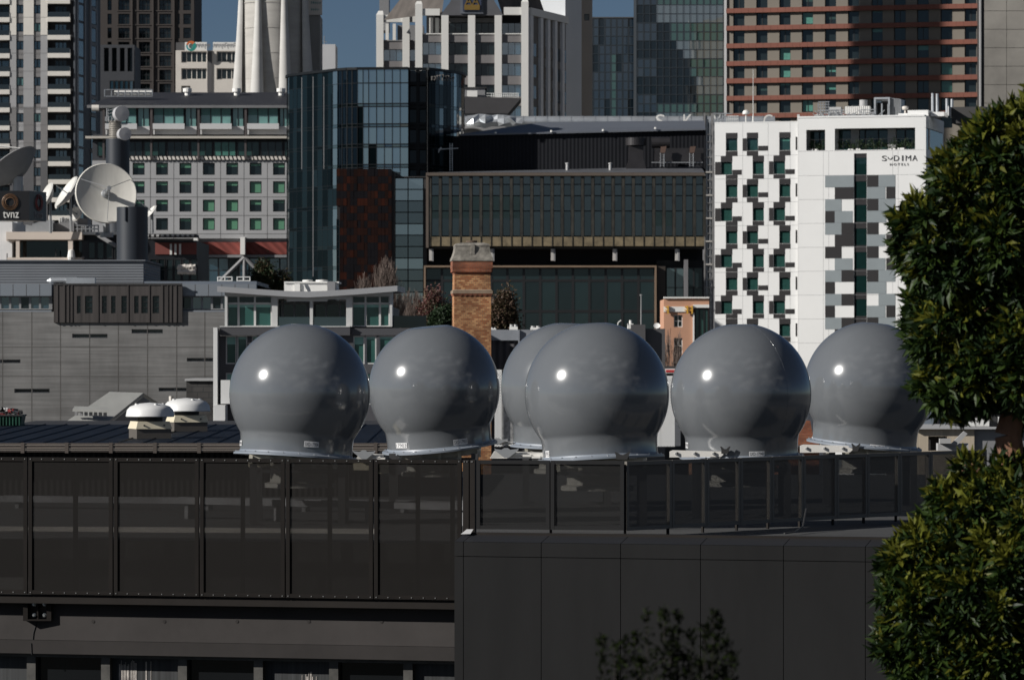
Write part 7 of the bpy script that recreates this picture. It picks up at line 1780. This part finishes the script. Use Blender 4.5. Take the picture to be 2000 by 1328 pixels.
# ------------------------------------------------------------------ the leafy tree on the right and the shrub below
def leafytree():
    Y = 27.0; s_ = K * Y; random.seed(42)
    t = thing('leafy_tree', 'dense glossy-leaved evergreen tree with two rounded masses at the right edge', 'tree', (X(2040, Y), Y, 16.2))
    ox, oz = X(2040, Y), 16.2
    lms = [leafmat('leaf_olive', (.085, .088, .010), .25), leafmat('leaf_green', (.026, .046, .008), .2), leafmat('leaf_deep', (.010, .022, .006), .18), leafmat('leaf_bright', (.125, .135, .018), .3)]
    up = [(2010, 400, 200, 1.0), (1908, 400, 112, .9), (1835, 480, 98, .8), (1955, 300, 105, .9), (1880, 590, 115, .8), (1874, 690, 86, .7), (1950, 690, 90, .9), (1990, 560, 170, 1.0), (2090, 620, 200, 1.1), (1822, 640, 50, .5), (1790, 430, 55, .5), (1876, 330, 58, .5), (2060, 270, 110, .8), (1826, 742, 42, .4), (2060, 690, 90, .7)]
    lo = [(1975, 985, 80, .8), (1880, 1010, 90, .8), (1820, 1090, 95, .7), (1785, 1170, 75, .6), (1800, 1240, 88, .6), (1930, 1150, 150, 1.0), (2040, 1080, 170, 1.0), (1900, 1290, 120, .8), (2020, 1280, 160, 1.0), (1840, 1330, 85, .6), (1950, 1420, 150, .9), (1905, 925, 40, .4), (1745, 1100, 34, .3), (1740, 1250, 38, .3)]
    def crown(blobs, dens):
        mb = MB()
        for p, q, r_, dy in blobs:
            r_ *= .93; p = p + 30; q = q + 16
            c = Vector((X(p, Y) - ox, random.uniform(-.15, .15) * dy, Z(q, Y) - oz)); r_ = r_ * s_
            n = max(6, int(26 * (r_ / .3) ** 1.6)); pts = []
            for _ in range(n * 6):            # clumps spread over the bough's surface, with gaps between
                d = Vector((random.gauss(0, 1), random.gauss(0, 1), random.gauss(0, 1))).normalized()
                if d.y > .55: continue
                v = c + d * r_ * random.uniform(.78, 1.02)
                if all((v - w_[0]).length > .105 for w_ in pts): pts.append((v, d))
                if len(pts) >= n: break
            for v, d in pts:
                cr = random.uniform(.075, .135); base = random.random()
                for _ in range(int(dens * cr)):
                    e = (Vector((random.gauss(0, 1), random.gauss(0, 1), random.gauss(0, 1))).normalized() + d * .75 + Vector((0, 0, .25))).normalized()
                    tip = v + e * cr * random.uniform(.45, 1.0)
                    toplit = e.z + base * .5 > .80 and random.random() < .75  # lighter leaves on upward tips imitate light from above
                    m = random.choice((0, 3, 0)) if toplit else random.choices((0, 1, 2), (1, 4, 5))[0]
                    k = random.randint(3, 5)
                    for g in range(k):
                        a = g * 2 * math.pi / k + random.uniform(-.4, .4); s1 = e.orthogonal().normalized(); s2 = e.cross(s1)
                        ld = e * random.uniform(.3, 1.0) + (s1 * math.cos(a) + s2 * math.sin(a)) * random.uniform(.4, .9) + Vector((0, 0, random.uniform(-.35, .1)))
                        L_ = random.uniform(.06, .135); leaf(mb, tip, ld, L_, L_ * random.uniform(.26, .36), m, .15)
            for _ in range(int(500 * r_ * r_ / .09)):     # sparse dark leaves inside, added to block light
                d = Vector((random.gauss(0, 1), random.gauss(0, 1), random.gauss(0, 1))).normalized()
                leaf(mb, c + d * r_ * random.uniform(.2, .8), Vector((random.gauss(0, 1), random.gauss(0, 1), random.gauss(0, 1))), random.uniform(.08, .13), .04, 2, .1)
        return mb
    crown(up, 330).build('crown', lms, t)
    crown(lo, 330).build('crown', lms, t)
    # trunk and limbs
    bk = mat('reddish_bark', (.15, .075, .045), .9, var=.35, vs=6)
    mb = MB(); tr = [(2075, 1460, .13), (2050, 1200, .12), (2000, 1000, .10), (1968, 850, .085), (1985, 780, .07), (2030, 650, .06), (2040, 500, .045)]
    P = [(Vector((X(p, Y) - ox, .0, max(-.3, Z(q, Y) - oz))), r_) for p, q, r_ in tr]; P.insert(0, (Vector((P[0][0].x, 0, -.4)), .15))
    for (a, r0), (c, r1) in zip(P, P[1:]): mb.tube(a, c, r0, r1, n=10)
    mb.build('trunk', bk, t)
    for blobs, src in ((up, 5), (lo, 3)):
        mb = MB()
        for p, q, r_, dy in blobs:
            c = Vector((X(p, Y) - ox, 0, Z(q, Y) - oz)); a = P[src][0].copy(); m = a.lerp(c, .5) + Vector((0, random.uniform(-.1, .1), -.08)); mb.tube(a, m, .028, .02, n=6); mb.tube(m, c, .02, .012, n=6)
            for _ in range(7):
                d = Vector((random.gauss(0, 1), random.gauss(0, 1), random.gauss(0, 1))).normalized() * r_ * s_ * .8; mb.tube(c, c + d, .009, .004, n=4)
        mb.build('limbs', bk, t)
leafytree()

def shrub():
    Y = 14.5; s_ = K * Y; random.seed(77)
    t = thing('shrub', 'dark twiggy shrub with small leaves, out of focus at the bottom centre', 'shrub', (X(1310, Y), Y, 16.2))
    lm = [leafmat('shaded_shrub_leaf', (.012, .018, .005), .1, .04), leafmat('shaded_shrub_leaf_dark', (.005, .007, .003), .1, .04)]  # leaf colours darkened in place of shade from unbuilt surroundings
    mb, lb = MB(), MB()
    stems = [(1178, 1250), (1200, 1262), (1222, 1252), (1240, 1240), (1262, 1196), (1298, 1196), (1326, 1200), (1318, 1232), (1352, 1238), (1378, 1226), (1392, 1196), (1404, 1212), (1420, 1256), (1430, 1275), (1210, 1300), (1280, 1270), (1345, 1280), (1395, 1270), (1250, 1290), (1310, 1270), (1365, 1290), (1412, 1300)]
    for p, q in stems:
        top = Vector((X(p, Y) - X(1310, Y), random.uniform(-.08, .08), Z(q, Y) - 16.2)); base = Vector((X(1310 + (p - 1310) * .3, Y) - X(1310, Y), random.uniform(-.05, .05), 0))
        mid = base.lerp(top, .6) + Vector(((top.x - base.x) * .15, 0, 0))
        mb.tube(base, mid, .009, .006, n=5); mb.tube(mid, top, .006, .002, n=4)
        L_ = (top - base).length; n = 330
        for i in range(n):
            f = 1 - random.random() ** 1.6 * .8; c = (mid.lerp(top, (f - .6) / .4) if f > .6 else base.lerp(mid, f / .6)); sp = .006 + .07 * max(0, 1 - f) ** .8
            g = 1.0 if (1 - f) * L_ > .06 or f > .985 else .5
            if random.random() > g: continue
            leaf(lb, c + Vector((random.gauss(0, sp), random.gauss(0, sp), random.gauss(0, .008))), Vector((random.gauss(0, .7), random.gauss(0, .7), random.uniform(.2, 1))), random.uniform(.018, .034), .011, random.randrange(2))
    mb.build('stems', mat('shaded_shrub_bark', (.012, .009, .007), .9), t); lb.build('foliage', lm, t)  # bark darkened with the leaves to imitate shade
shrub()
